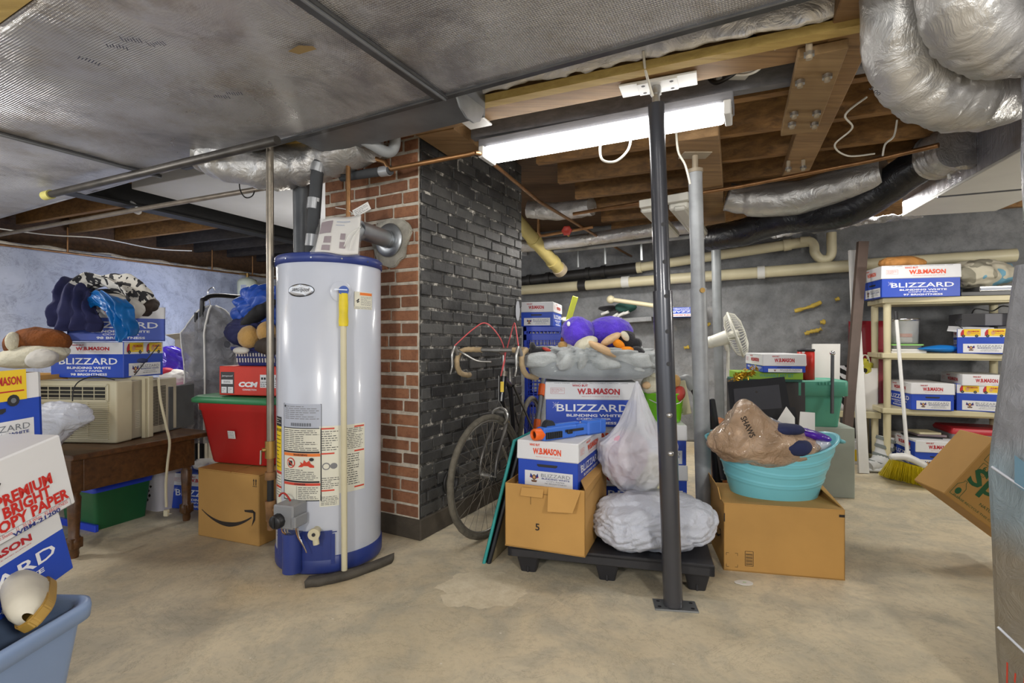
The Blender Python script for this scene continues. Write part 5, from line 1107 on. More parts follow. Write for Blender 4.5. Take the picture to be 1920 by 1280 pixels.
def bike():
    h = V((-.135, 2.83, .339)); fw = V((math.sin(R(33)), math.cos(R(33)), 0)); bw = V((math.sin(R(16)), math.cos(R(16)), 0)); rh = h+bw*1.0
    root = thing('bicycle', 'black drop-bar road bicycle leaning beside the black brick chimney face', 'bicycle', (h.x+bw.x*.5, h.y+bw.y*.5, 0))
    ax = wheel(root, h, fw, 'front_wheel'); ax2 = wheel(root, rh, bw, 'rear_wheel')
    cr = P(938, 772, 2.96); hb, ht = P(940, 752, 2.975), P(945, 702, 3.0); st = P(944, 662, 3.0)
    mb = MB()
    for s in (-1, 1): mb.tube(cat([h+ax*.052*s, h+ax*.052*s+fw*.02+V((0, 0, .1)), cr+ax*.042*s+V((0, 0, -.06)), cr+ax*.03*s], 6), [.008]*6+[.010]*6+[.013]*7, 'fork_grey', 10)
    mb.cyl(cr+ax*.036, cr-ax*.036, .014, 'alloy', n=12); mb.build('fork', root, world=True)
    bb = h+bw*.59; bb.z = .285; sc_ = rh-bw*.55; sc_.z = .80; sl = bb.lerp(sc_, 1.0)
    mb = MB(); mb.cyl(hb, ht, .018, 'bike_black'); mb.cyl(hb.lerp(ht, .1), bb, .0155, 'bike_black'); mb.cyl(hb.lerp(ht, .9), sl, .014, 'bike_black'); mb.cyl(bb, sl, .0145, 'bike_black')
    for s in (-1, 1): mb.cyl(bb+ax2*.03*s, rh+ax2*.058*s, .008, 'bike_black', n=8); mb.cyl(sl+ax2*.02*s, rh+ax2*.058*s, .007, 'bike_black', n=8)
    F = frame(hb.lerp(ht, .55)+V((-.004, -.019, 0)), (1, 0, 0), (ht-hb)); mb.rect(F, -.010, -.03, .010, .03, 'print_yellow', .002)
    q = hb.lerp(bb, .28); mb.cyl(q, hb.lerp(bb, .36), .0165, 'print_yellow'); mb.build('bike_frame', root, world=True)
    mb = MB(); mb.cyl(ht, st, .011, 'alloy'); c = P(932, 656, 2.93); mb.cyl(st, c, .015, 'alloy'); mb.cyl(ht-(ht-hb).normalized()*.01, ht+(ht-hb).normalized()*.02, .021, 'steel_rusty'); mb.build('stem', root, world=True)
    rr = V((.90, -.43, 0)); ff = V((-.46, -.88, 0))
    mb = MB(); mb.cyl(c-rr*.10, c+rr*.10, .0125, 'alloy'); mb.cyl(c-rr*.02, c+rr*.02, .017, 'alloy'); bar = mb.build('handlebar', root, world=True)
    for s in (-1, 1):
        e = c+rr*.10*s
        pts = cat([e, c+rr*.165*s+V((0, 0, .002)), c+rr*.195*s+ff*.03, c+rr*.20*s+ff*.085+V((0, 0, -.02)), c+rr*.205*s+ff*.10+V((0, 0, -.075)), c+rr*.21*s+ff*.06+V((0, 0, -.13)), c+rr*.215*s-ff*.02+V((0, 0, -.15)), c+rr*.22*s-ff*.06+V((0, 0, -.152))], 6)
        mb = MB(); mb.tube(pts, .0155, 'bar_tape', 12, rfun=lambda t, a, p: 1+.07*math.sin(t*75+a)); mb.build('bar_grip', bar, 'taped bar end', world=True)
        q = c+rr*.20*s+ff*.10+V((0, 0, -.02)); mb = MB(); mb.cyl(q+V((0, 0, -.005)), q+ff*.03+V((0, 0, .04)), .013, 'alloy', n=10); mb.tube(cat([q+ff*.03+V((0, 0, .04)), q+ff*.055+V((0, 0, -.0)), q+ff*.055+V((0, 0, -.07)), q+ff*.075+V((0, 0, -.115))], 5), [.009]*5+[.008]*5+[.005]*6, 'alloy', 8)
        if s < 0: mb.tube(cat([q+V((0, 0, .02)), q+rr*.05+V((0, 0, -.005)), q+rr*.11-ff*.03+V((0, 0, -.04)), q+rr*.19-ff*.05+V((0, 0, -.045))], 5), .006, 'alloy', 8)
        mb.build('brake_lever', root, world=True)
        top = q+ff*.03+V((0, 0, .045)); mid = (top+cr)/2; apex = P(912, 606, 2.9) if s < 0 else P(964, 606, 2.92)
        mb = MB(); mb.tube(cat([top, top.lerp(apex, .6)+V((0, 0, .02)), apex, P(938, 634, 2.95) if s < 0 else P(957, 630, 2.95), P(947, 668, 2.985), P(939, 705, 2.95)], 7), .0036, 'cable_red', 6); mb.build('brake_cable', root, 'pink brake cable', world=True)
    mb = MB()
    for s in (-1, 1): mb.tube(cat([cr+V((0, -.03, .03)), cr+ax*.045*s+V((0, -.04, .01)), cr+ax*.05*s+V((0, -.04, -.03)), cr+ax*.03*s+V((0, -.035, -.06))], 4), .008, 'alloy', 8)
    mb.cyl(P(935, 704, 2.93), P(935, 752, 2.93), .002, 'alloy', n=5); mb.tube([cr+ax*.04+V((0, -.04, .0)), P(935, 750, 2.93), cr-ax*.04+V((0, -.04, 0))], .002, 'alloy', 5); mb.build('brake_caliper', root, world=True)
    mb = MB(); mb.cyl(sl, sl+V((.0, .03, .12)), .0125, 'alloy'); q = sl+V((0, .04, .14)); mb.blob(q, (.06, .13, .025), 'plush_black', .02, 3, 1, 4); mb.build('saddle', root, world=True)
    mb = MB(); F = MX.Translation(bb) @ basis(ax2).to_4x4(); mb.lathe([(.075, -.003), (.09, -.003), (.09, .003), (.075, .003), (.075, -.003)], 'alloy', F @ T((0, 0, .045)), 40); mb.cyl(bb-ax2*.06, bb+ax2*.06, .016, 'alloy')
    for s in (-1, 1): mb.bar(bb+ax2*.055*s, bb+ax2*.06*s+(bw*.12+V((0, 0, -.12)))*s, .02, .012, 'alloy', .002, up=tuple(ax2))
    mb.build('crankset', root, world=True)
bike()
# ================================================================= shipping carton with the tub
def smile(mb, F, w, cx, cy, m='ink_dark'):
    pts = []
    for i in range(17):
        t_ = i/16; x = (t_-.5)*w; y = -.16*w*(1-4*(t_-.5)**2)*1.0
        th = .035*w*(1-.75*abs(2*t_-1.1)); pts.append((x, y, th))
    for a, b in zip(pts, pts[1:]): mb.poly(F, [(cx+a[0], cy+a[1]+a[2]), (cx+a[0], cy+a[1]-a[2]), (cx+b[0], cy+b[1]-b[2]), (cx+b[0], cy+b[1]+b[2])], m, .001)
    x, y = cx+w*.5, cy+.02*w
    mb.poly(F, [(x-.14*w, y+.07*w), (x+.02*w, y+.09*w), (x+.07*w, y+.06*w), (x+.04*w, y+.045*w), (x-.13*w, y+.045*w)], m, .0014); mb.poly(F, [(x+.03*w, y+.08*w), (x+.075*w, y+.06*w), (x+.07*w, y-.05*w), (x+.0*w, y-.15*w), (x+.035*w, y-.03*w)], m, .0014)
def d_ship(mb, W, D, H):
    smile(mb, face('left', (-W/2, 0, 0)), D*.6, .0, H*.46); F = face('front', (0, -D/2, 0))
    x0, y0 = -W/2+.075, .03
    mb.outline(F, x0+.02, y0, x0+.055, y0+.068, .002, 'ink_dark')
    for k in range(11): mb.rect(F, x0+.023, y0+.006+k*.005, x0+.052, y0+.0075+k*.005+.0015*(k % 3 == 0), 'ink_dark', .001)
    for sx, sy in ((0, 0), (1, 0), (0, 1), (1, 1)):
        px_, py_ = -W/2+.012+.05*sx, .02+.065*sy; mb.line(F, [(px_+(.012 if not sx else -.012), py_), (px_, py_), (px_, py_+(.012 if not sy else -.012))], .0015, 'ink_dark')
    mb.rect(F, W/2-.025, H-.03, W/2-.001, H-.018, 'ink_dark', .001); mb.rect(F, -W/2+.001, H-.085, -W/2+.006, H-.045, 'ink_dark', .001)
ex12, ey12 = V((math.cos(R(12)), -math.sin(R(12)), 0)), V((math.sin(R(12)), math.cos(R(12)), 0))
WB2, DB2, HB2 = .516, .36, .315
cb2 = V((1.0, 2.42, 0))+ex12*WB2/2+ey12*DB2/2
carton('cardboard_box', 'wide tan shipping carton on the floor under the aqua tub', cb2, -12, WB2, DB2, HB2, d_ship,
       [(((-WB2/2, -DB2/2, HB2), (WB2/2, -DB2/2, HB2), (WB2/2, 0, HB2-.004), (-WB2/2, 0, HB2-.004)), 'box_flap', None), (((-WB2/2, 0, HB2-.004), (WB2/2, 0, HB2-.004), (WB2/2, DB2/2, HB2), (-WB2/2, DB2/2, HB2)), 'box_flap', None),
        (((-WB2/2, DB2/2, HB2), (-WB2/2, -DB2/2+.06, HB2), (-WB2/2-.006, -DB2/2+.1, HB2+.05), (-WB2/2-.01, DB2/2, HB2+.06)), 'box_flap', None),
        (((WB2/2, -DB2/2+.02, HB2), (WB2/2, DB2/2, HB2), (WB2/2-.02, DB2/2, HB2+.075), (WB2/2-.04, -DB2/2+.2, HB2+.05)), 'box_flap', None)])
root = thing('tub', 'aqua plastic party tub full of bags standing on the shipping carton', 'tub', (1.325, 2.60, .316), -6)
mb = MB(); n = 56
def tub_ring(t_, out=0., rim=False):
    o = []; hx, hy = .205+.085*t_+out, .155+.075*t_+out
    rib = .004*sum(math.exp(-((t_-c)/.012)**2) for c in (.28, .31, .34, .52, .55, .58, .76, .79, .82))
    for j in range(n):
        a = 2*math.pi*j/n; x, y = (hx+rib)*math.cos(a), (hy+rib)*math.sin(a)
        o.append(V((x, y, t_*(.225+.07*math.cos(a)**2))))
    return o
def loft(mb, rings, m):
    vs = [v for r_ in rings for v in r_]; k = len(rings[0]); mb._add(vs, [(i*k+j, i*k+(j+1) % k, (i+1)*k+(j+1) % k, (i+1)*k+j) for i in range(len(rings)-1) for j in range(k)], m, None, True)
outer = [tub_ring(i/50) for i in range(51)]; inner = [tub_ring(i/10, -.005) for i in range(10, 0, -1)]
loft(mb, outer+[[v+V((v.x*.035, v.y*.035, .004)) for v in outer[-1]], [v+V((v.x*.035, v.y*.035, .010)) for v in outer[-1]], [v+V((0, 0, .012)) for v in inner[0]]]+inner, 'aqua')
mb._add(outer[0], [tuple(range(n))[::-1]], 'aqua'); mb._add(inner[-1], [tuple(range(n))], 'aqua'); mb.build('tub_body', root)
for s in (-1, 1):
    mb = MB(); mb.tube(cat([V((s*.29, -.06, .28)), V((s*.315, -.05, .27)), V((s*.318, 0, .262)), V((s*.315, .05, .27)), V((s*.29, .06, .28))], 5), .008, 'aqua', 8); mb.build('handle', root)
# bags and cloth in the tub
root = thing('shopping_bag', 'crumpled brown plastic shopping bag heaped in the aqua tub', 'bag', (1.25, 2.55, .5))
mb = MB()
def sb(q, d):
    q = V((q.x, q.y, q.z)); k = max(0, d.z)
    q.z += .11*math.exp(-((d.x+.35)/.30)**2)*k; q.z -= .05*max(0, d.x)*k; return q
mb.blob((1.225, 2.50, .585), (.245, .15, .105), 'brown_film', .06, 8, 21, 6, fn=sb, fold=.08, ff=3.2, fd=(1, .3, -.7)); mb.build('film', root, world=True)
mb = MB(); F = frame(P(1402, 800, 2.325), (.40, -.12, -.9), (.85, .15, .45)); mb.text(F, 0, 0, 'SHAWS', .10, .03, 'ink_dark', .03, .002); mb.build('printing', root, 'dark lettering on the bag', world=True)
mb = MB(); mb.blob(P(1490, 838, 2.38), (.065, .05, .035), 'navy_cloth', .15, 9, 4, 4); mb.blob(P(1475, 805, 2.42), (.075, .05, .025), 'navy_cloth', .12, 9, 5, 4); mb.build('cloth', label='navy cloth spilling out of the brown shopping bag', cat='cloth')
root = thing('snack_bag', 'shiny purple and white plastic bag at the side of the aqua tub', 'bag', P(1525, 835, 2.52))
mb = MB(); mb.blob(P(1522, 836, 2.52), (.075, .07, .055), 'white_film', .14, 9, 6, 5); mb.build('film', root, world=True); mb = MB(); mb.blob(P(1518, 814, 2.5), (.085, .06, .022), 'purple_film', .16, 9, 8, 5, X=T((0, 0, 0), 0, 0, 14)); mb.build('purple_band', root, 'purple printed band', world=True)
mb = MB(); a = [P(1398, 778, 2.66), P(1470, 838, 2.60), P(1506, 826, 2.70), P(1500, 784, 2.80), P(1415, 766, 2.74)]; mb.sheet(lambda u, w: P(1395, 775, 2.66).lerp(P(1508, 802, 2.72), u).lerp(P(1420, 850, 2.62).lerp(P(1500, 850, 2.68), u), w)+V((0, .03*math.sin(u*3)*w, .012*math.sin(u*6+w*3))), 24, 14, 'star_cloth', .03); mb.build('gift_bag', label='grey bag patterned with pale stars standing in the aqua tub', cat='bag')
leaner('folder', 'white folder sticking up at the back of the aqua tub', 'folder', (P(1495, 835, 2.78), P(1527, 832, 2.76), P(1527, 774, 2.80), P(1500, 772, 2.82)), .012, 'paper_white')
leaner('paper_sheet', 'white paper sheet poking out behind the star patterned bag', 'paper', (P(1450, 800, 2.82), P(1490, 812, 2.82), P(1490, 783, 2.84), P(1474, 762, 2.86)), .002, 'paper_white')
mb = MB(); q = PZ(1396, 1093, .001); F = T((q.x, q.y, .002), -8); mb.prism([(.036*math.cos(i*.314)*(1 if math.cos(i*.314) > -.95 else 1.2), .024*math.sin(i*.314)) for i in range(20)], .003, 'paper_white', F); mb.text(F, 0, 0, 'eco', .014, .008, 'lime', .01, .0036); mb.build('paper_card', label='small white leaf-shaped card lying on the floor before the shipping carton', cat='card')
# ================================================================= storage heap behind the tub
HY = 3.55
carton('cardboard_box', 'tall grey carton supporting the art set behind the flat black screen', P(1432, 700, HY+.05)*V((1, 1, 0)) if False else V((P(1432, 700, 3.75).x, 3.75, 0)), -14, .46, .32, .80, hollow=False, m='box_grey_dark')
carton('cardboard_box', 'pale grey-green carton supporting the sage green tote', V((P(1540, 800, 3.70).x, 3.72, 0)), -14, .33, .34, .485, hollow=False, m='pale_sage')
root = thing('storage_tote', 'sage green plastic tote with lid behind the aqua tub', 'storage tote', V((P(1527, 790, 3.66).x, 3.68, .486)), -10)
mb = MB(); mb.rrect([(.125, .11, .03, 0), (.128, .113, .03, .005), (.150, .14, .03, .24)], 'sage'); mb.build('tote_body', root); mb = MB(); mb.rrect([(.152, .142, .03, .215), (.172, .16, .03, .22), (.172, .16, .03, .315), (.165, .155, .03, .325), (.16, .15, .03, .318)], 'sage', None, 6)
for k in range(5): mb.box((-.02+k*.022, -.163, .295), (.012, .01, .02), 'sage', .002)
mb.build('tote_lid', root)
root = thing('art_set', 'flat green boxed art set lying under the small paper box behind the black screen', 'box', V((P(1432, 705, 3.65).x, 3.66, .801)), -10)
mb = MB(); mb.box((0, 0, 0), (.43, .25, .018), 'teal_rag', .003); mb.box((0.01, 0, .018), (.42, .25, .05), 'art_green', .003); F = face('front', (0, -.125, .044)); mb.text(F, .05, 0, 'WASHABLE ART SET', .22, .022, 'sage', .02); mb.text(F, -.15, 0, 'Crayola', .08, .022, 'sage', .02); mb.build('box_body', root)
mb = MB(); rnd = random.Random(8); c0 = P(1375, 712, 3.5); c1 = P(1418, 692, 3.5); 
for k in range(160):
    q = c0.lerp(c1, rnd.random())+V((rnd.gauss(0, .012), rnd.gauss(0, .012), rnd.gauss(0, .012))); d = V((rnd.gauss(0, 1), rnd.gauss(0, 1), rnd.gauss(0, 1))).normalized()*.022; s = V((rnd.gauss(0, 1), rnd.gauss(0, 1), rnd.gauss(0, 1))).normalized()*.005; mb._add([q-s, q+s, q+d+s, q+d-s], [(0, 1, 2, 3)], 'gold')
o = mb.build('tinsel', label='gold tinsel garland draped on the green art set', cat='tinsel', kind='stuff')
copybox('small white-lidded paper box with lid askew on the green art set', (P(1457, 690, 3.62).x, 3.66, .870), 80, .92, H=.125)
root = thing('tin', 'red patterned tin standing on the sage green tote', 'tin', (P(1511, 708, 3.66).x, 3.66, .81))
mb = MB(); mb.lathe([(0, 0), (.055, 0), (.055, .195), (.05, .2), (0, .2)], 'tin_red', None, 28); mb.build('tin_body', root); mb = MB(); mb.lathe([(0, .205), (.045, .205), (.057, .2), (.057, .215), (.0, .225)], 'ink', None, 28); mb.build('tin_lid', root)
leaner('white_panel', 'white board standing on edge behind the sage green tote', 'board', (P(1522, 840, 3.86), P(1570, 842, 3.84), P(1573, 645, 3.92), P(1522, 645, 3.94)), .02, 'paper_white')
root = thing('umbrella', 'chrome-tipped closed umbrella standing by the sage green tote', 'umbrella', P(1558, 772, 3.5)); mb = MB(); a, b = P(1560, 775, 3.5), P(1561, 662, 3.52); mb.cyl(a, b, .011, 'grey_steel', n=10); mb.build('shaft', root, world=True); mb = MB(); mb.blob(b, .017, 'chrome', 0, 1, 1, 3); mb.build('knob', root, world=True)
carton('cardboard_box', 'dark carton hidden under the flat black screen', V((P(1432, 700, 3.05).x, 3.04, 0)), -10, .36, .28, .555, hollow=False, m='box_grey_dark')
root = thing('flat_screen', 'flat black framed screen leaning behind the brown bag in the tub', 'screen', P(1420, 770, 3.1))
fa, fb, fc, fd = P(1372, 790, 3.1), P(1484, 778, 3.05), P(1471, 706, 3.2), P(1364, 716, 3.25)
mb = MB(); nn = (fb-fa).cross(fd-fa).normalized()
mb._add([fa, fb, fc, fd, fa-nn*.03, fb-nn*.03, fc-nn*.03, fd-nn*.03], [(0, 1, 2, 3), (7, 6, 5, 4), (0, 4, 5, 1), (1, 5, 6, 2), (2, 6, 7, 3), (3, 7, 4, 0)], 'frame_black'); mb.build('bezel', root, world=True)
mb = MB(); g = lambda u, w: fa.lerp(fb, u).lerp(fd.lerp(fc, u), w)+nn*.003; mb._add([g(.08, .02), g(.86, .02), g(.88, .80), g(.09, .80)], [(0, 1, 2, 3)], 'grey_board_dark'); q = g(.48, .66); mb.lathe([(0, .002), (.006, .002)], 'chrome', MX.Translation(q) @ basis(nn).to_4x4(), 10); mb.build('back_panel', root, world=True)
leaner('black_binder', 'black binder lying against the foot of the flat screen', 'binder', (P(1420, 800, 2.98), P(1495, 805, 2.96), P(1488, 765, 3.02), P(1418, 770, 3.02)), .02, 'frame_black')
mb = MB(); mb.box((P(1352, 790, 3.5).x, 3.5, 0), (.11, .3, .54), 'orange_wood', .004); mb.build('wood_crate', label='orange-brown wooden crate beside the grey column', cat='crate')
root = thing('vacuum_handle', 'dark vacuum hose handle propped behind the lime bucket', 'vacuum cleaner', P(1297, 800, 3.3))
mb = MB(); mb.tube(cat([P(1280, 716, 3.35), P(1292, 714, 3.3), P(1306, 735, 3.28), P(1335, 800, 3.2), P(1345, 900, 3.15), P(1347, 960, 3.12)], 6), .03, 'knob_black', 12); mb.build('hose', root, world=True); mb = MB(); mb.tube(cat([P(1278, 716, 3.34), P(1290, 712, 3.28), P(1302, 728, 3.26)], 5), .036, 'grey_pvc', 12); mb.build('cuff', root, world=True)
mb = MB(); a, b = P(1334, 748, 3.15), P(1358, 900, 3.0); mb.bar(a, b, .03, .04, 'frame_black', .006); mb.build('ski_bag', label='dark strap-like tool leaning between the grey column and the aqua tub', cat='tool')
# ---- pedestal fan
root = thing('pedestal_fan', 'white pedestal fan turned sideways against the grey wall', 'fan', (P(1370, 850, 4.3).x, 4.3, 0))
fc_ = P(1379, 627, 4.25); fx = V((.83, -.35, .30)).normalized(); F = MX.Translation(fc_) @ basis(fx).to_4x4()
mb = MB()
for k in range(44):
    a = 2*math.pi*k/44; c_, s_ = math.cos(a), math.sin(a); pr_ = [(.02, .075), (.10, .07), (.165, .045), (.192, 0), (.165, -.04), (.10, -.06), (.04, -.065)]
    mb.tube([F @ V((r_*c_, r_*s_, z_)) for r_, z_ in pr_], .0022, 'fan_white', 4, caps=False)
for r_, z_, w_ in ((.193, 0, .007), (.193, -.006, .006), (.10, .07, .003), (.10, -.06, .003)): mb.tube([F @ V((r_*math.cos(i*.1963), r_*math.sin(i*.1963), z_)) for i in range(32)], w_, 'fan_white', 6, True)
mb.lathe([(0, .078), (.035, .077), (.035, .07)], 'fan_white', F, 20); mb.build('cage', root, world=True)
for k in range(3):
    mb = MB(); mb.sheet(lambda u, w, k=k: F @ V(((.03+.13*u)*math.cos(k*2.094+(w-.5)*(.5+.7*u)), (.03+.13*u)*math.sin(k*2.094+(w-.5)*(.5+.7*u)), .03*(w-.5))), 6, 8, 'fan_white', .002); mb.build('blade', root, world=True)
mb = MB(); mb.cyl(F @ V((0, 0, .03)), F @ V((0, 0, -.06)), .035, 'fan_white', n=20); mb.cyl(F @ V((0, 0, -.06)), F @ V((0, 0, -.19)), .06, 'fan_white', .05, 24); mb.blob(F @ V((0, 0, -.20)), .052, 'fan_white', 0, 1, 1, 3); mb.build('motor', root, world=True)
q = F @ V((0, 0, -.09)); fl_ = V((q.x+.04, q.y+.02, 0)); mb = MB(); mb.cyl((fl_.x, fl_.y, .02), (fl_.x, fl_.y, q.z-.03), .013, 'fan_white', n=14); mb.cyl((fl_.x, fl_.y, q.z-.1), (q.x, q.y, q.z), .022, 'fan_white', n=14); mb.build('pole', root, world=True); mb = MB(); mb.lathe([(0, 0), (.2, 0), (.2, .012), (.05, .04), (0, .045)], 'fan_white', MX.Translation((fl_.x, fl_.y, 0)), 32); mb.build('base', root, world=True)
# ================================================================= shelving
SX = T((3.065, 4.235, 0), -20)
SW, SD = .93, .41
LZ = (.02, .475, .93, 1.385)
root = thing('shelving_unit', 'ivory plastic four-tier shelving unit against the grey stone wall', 'shelving unit', X=SX)
for z in LZ:
    mb = MB(); mb.box((SW/2, SD/2, z+.012), (SW, SD, .042), 'ivory', .006, None, 1, 2); mb.box((SW/2, SD/2, z), (SW-.05, SD-.05, .02), 'ivory', .004); mb.build('shelf', root)
for x in (.045, SW-.045):
    for y in (.045, SD-.045):
        mb = MB()
        for z0, z1 in zip(LZ, LZ[1:]): mb.cyl((x, y, z0+.05), (x, y, z1+.003), .025, 'ivory', .028, 16)
        mb.build('post', root)
def shx(px, yl):
    k = (px-960)/960; o = SX @ V((0, yl, 0)); e = SX.to_3x3() @ V((1, 0, 0)); return (k*o.y-o.x)/(e.x-k*e.y)
def SP(px, yl, lev, dz=0.): return SX @ V((shx(px, yl), yl, LZ[lev]+.0545+dz))
copybox('large blue paper box with slipping lid hanging off the end of the top shelf', SP(1705, .14, 3), -14, 1.22, H=.245, lift=.012, skew=0, bright='97', red='print_orange')
mb = MB(); mb.blob(SP(1692, .16, 3, .30), (.16, .1, .05), 'tan_cloth', .2, 7, 4, 5); mb.build('cloth', label='crumpled tan cloth on the paper box of the top shelf', cat='cloth')
root = thing('electronics_box', 'flat silver and black electronic player lying on the top shelf', 'electronics', SP(1845, .16, 3), -20)
mb = MB(); mb.box((0, 0, 0), (.42, .3, .035), 'frame_black', .004); mb.box((.06, -.01, .035), (.3, .28, .04), 'alloy', .004); mb.build('casing', root); mb = MB(); mb.box((.06, -.153, .04), (.29, .008, .022), 'lbl_grey', .002); mb.build('front_strip', root)
mb = MB(); mb.blob(SP(1835, .18, 3, .165), (.25, .15, .10), 'bag_fabric', .16, 7, 14, 5, fn=lambda q, d: V((q.x, q.y, q.z*(1.15 if d.z > 0 else .8)))); mb.build('tote_bag', label='folded cream and light blue fabric bag heaped on the top shelf', cat='bag')
root = thing('jar', 'clear plastic jar with silver rim on the second shelf from the top', 'jar', SP(1695, .12, 2, .09))
mb = MB(); q = SP(1695, .12, 2, .075); mb.lathe([(0, 0), (.085, 0), (.095, .01), (.10, .19), (.104, .2), (.1, .2), (.09, .012), (0, .012)], 'clear_film', MX.Translation(q), 28); mb.build('jar_body', root, world=True); mb = MB(); mb.lathe([(.10, .19), (.107, .195), (.107, .21), (.09, .212)], 'chrome', MX.Translation(q), 28); mb.build('rim', root, world=True)
mb = MB(); mb.box((q.x, q.y, q.z+.014), (.11, .05, .04), 'paper_white', .006); mb.box((q.x+.01, q.y, q.z+.056), (.09, .05, .03), 'toy_orange', .006); mb.build('gadget', label='white and orange gadget inside the clear jar on the shelf', cat='gadget')
root = thing('food_container', 'pale container with lime lid under the clear jar on the shelf', 'container', SP(1695, .12, 2, .035), -20)
mb = MB(); mb.rrect([(.09, .07, .02, 0), (.105, .085, .02, .032)], 'clear_film'); mb.build('tub_body', root); mb = MB(); mb.rrect([(.112, .09, .02, .028), (.112, .09, .02, .038)], 'lime_pale'); mb.build('lid', root)
for k, lab in enumerate(('white paperback lying lowest under the lime lidded container', 'white paperback lying on another under the lime lidded container')):
    mb = MB(); p_ = SP(1697, .12, 2, .0175*k); mb.box((0, 0, 0), (.24, .16, .016), 'paper_white', .001, T(p_, -20+3*k)); mb.build('book', label=lab, cat='book', group='white paperbacks on the shelf')
mb = MB(); mb.blob(SP(1757, .08, 2, .035), (.14, .07, .034), 'sky_blue', .08, 6, 4, 4, fn=lambda q, d: V((q.x, q.y, q.z*(.8+.4*d.x)))); mb.build('pouch', label='bright blue pouch lying on the second shelf from the top', cat='pouch')
copybox('open blue paper box with raised flaps and printed vans on the second shelf', SP(1836, .20, 2), 52, 1.02, H=.20, lid=None, ends='van', band=True)
fp = SP(1836, .20, 2, .2); leaner('cardboard_flap', 'loose white printed carton flap sticking out over the second shelf box', 'flap', (fp+V((-.28, -.02, -.02)), fp+V((-.06, -.2, -.06)), fp+V((-.04, -.17, .0)), fp+V((-.20, .06, .02))), .004, 'box_white')
root = thing('power_adapter', 'black and grey electronics unit with cables on the open shelf box', 'electronics', fp+V((.06, 0, .02)), -18); mb = MB(); mb.box((0, 0, -.0), (.42, .22, .10), 'grey_board_dark2', .005); mb.rect(face('front', (0, -.11, 0)), -.21, .005, -.06, .095, 'ink', .001); mb.build('casing', root)
mb = MB(); mb.tube(cat([V((-.12, -.05, .10)), V((-.1, -.07, .14)), V((0, -.08, .12)), V((.08, -.06, .16)), V((.18, -.08, .12)), V((.2, -.02, .10))], 6), .005, 'black_wire', 6); mb.tube(cat([V((-.2, -.1, .06)), V((-.26, -.12, .03)), V((-.22, -.14, -.02))], 5), .004, 'black_wire', 6); mb.build('cord', root)
copybox('lidded white and blue paper box by the post on the third shelf', SP(1722, .19, 1), 75, 1.0, H=.215)
copybox('paper box with its lid lifted askew at the inner end of the third shelf', SP(1826, .22, 1), 58, 1.0, H=.215, lift=.075, skew=9, ends='van', band=True)
copybox('worn lidded paper box with books on top on the lowest shelf', SP(1733, .16, 0), 72, 1.05, H=.205, lift=.012, skew=2)
for k, (dx, m, lab) in enumerate(((0, 'frame_black', 'black magazine lowest on the worn paper box of the bottom shelf'), (.05, 'paper_mauve', 'grey notebook in the middle of the books on the worn paper box'), (.02, 'pvc', 'cream paperback topmost on the worn paper box'))):
    p_ = SP(1727, .13, 0, .212+.018*k)+V((dx, 0, 0)); mb = MB(); mb.box((0, 0, 0), (.24-.04*k, .17, .016), m, .001, T(p_, -25+9*k)); mb.build('book', label=lab, cat='book')
root = thing('storage_tote', 'clear plastic tote with a red lid on the lowest shelf', 'storage tote', SP(1822, .21, 0), -20)
mb = MB(); mb.rrect([(.17, .15, .02, 0), (.19, .17, .02, .27)], 'clear_milky'); mb.build('tote_body', root); mb = MB(); mb.rrect([(.2, .18, .02, .265), (.205, .185, .02, .285), (.19, .17, .02, .31)], 'lid_red'); mb.build('tote_lid', root)
# ---- second low shelf, bags and boards
SX2 = T((P(1568, 780, 4.5).x, 4.55, 0), -20)
root = thing('low_shelf', 'low ivory plastic shelf unit behind the leaning boards', 'shelving unit', X=SX2)
mb = MB(); mb.box((.18, .17, .41), (.37, .34, .055), 'ivory', .005); mb.build('shelf', root)
for x in (.04, .33):
    for y in (.04, .30): mb = MB(); mb.cyl((x, y, 0), (x, y, .412), .025, 'ivory', n=14); mb.build('post', root)
def bagbox(label, q, w, d, h, m, handles=True, rz=-20, name='gift_bag', pinch=.5):
    root = thing(name, label, 'bag', q, rz); mb = MB()
    mb.sheet(lambda u, v: (lambda a: V((w/2*math.copysign(min(1, abs(math.cos(a))*1.35), math.cos(a))*(1+.05*v), d/2*math.copysign(min(1, abs(math.sin(a))*1.35), math.sin(a))*(1-pinch*v), h*v+.006*noise.noise((u*9, v*5, h)))))(u*6.2832), 40, 12, m, .004); mb.box((0, 0, 0), (w*.95, d*.95, .004), m); mb.build('bag_body', root)
    if handles:
        for s in (-1, 1): mb = MB(); mb.tube(cat([V((-w*.2, s*d*.2, h-.02)), V((-w*.12, s*d*.15, h+.10)), V((w*.12, s*d*.15, h+.10)), V((w*.2, s*d*.2, h-.02))], 6), .004, 'white_wire', 6); mb.build('handle', root)
    return root
q2 = lambda x, y: SX2 @ V((x, y, .466))
bagbox('white paper gift bag beside the ivory shelf post, on the low shelf', q2(.27, .10), .17, .12, .38, 'paper_white')
mb = MB(); mb.blob(q2(.27, .10)+V((0, 0, .38)), (.05, .035, .06), 'spray_mix', .3, 14, 4, 4); mb.build('tissue', label='black and yellow tissue poking from the white gift bag', cat='tissue paper')
bagbox('glossy red gift bag behind the leaning boards, on the low shelf', q2(.33, .26), .28, .12, .80, 'lid_red_dark', False, -20, 'gift_bag', .7)
bagbox('black and white patterned plastic bag between the two leaning boards', q2(.11, .08), .12, .1, .40, 'zebra_film', False)
mb = MB(); mb.blob(q2(.165, .05)+V((0, -.05, .44)), (.045, .03, .05), 'valve_red', .1, 7, 3, 4); mb.build('ribbon', label='red ribbon bow between the leaning boards', cat='ribbon')
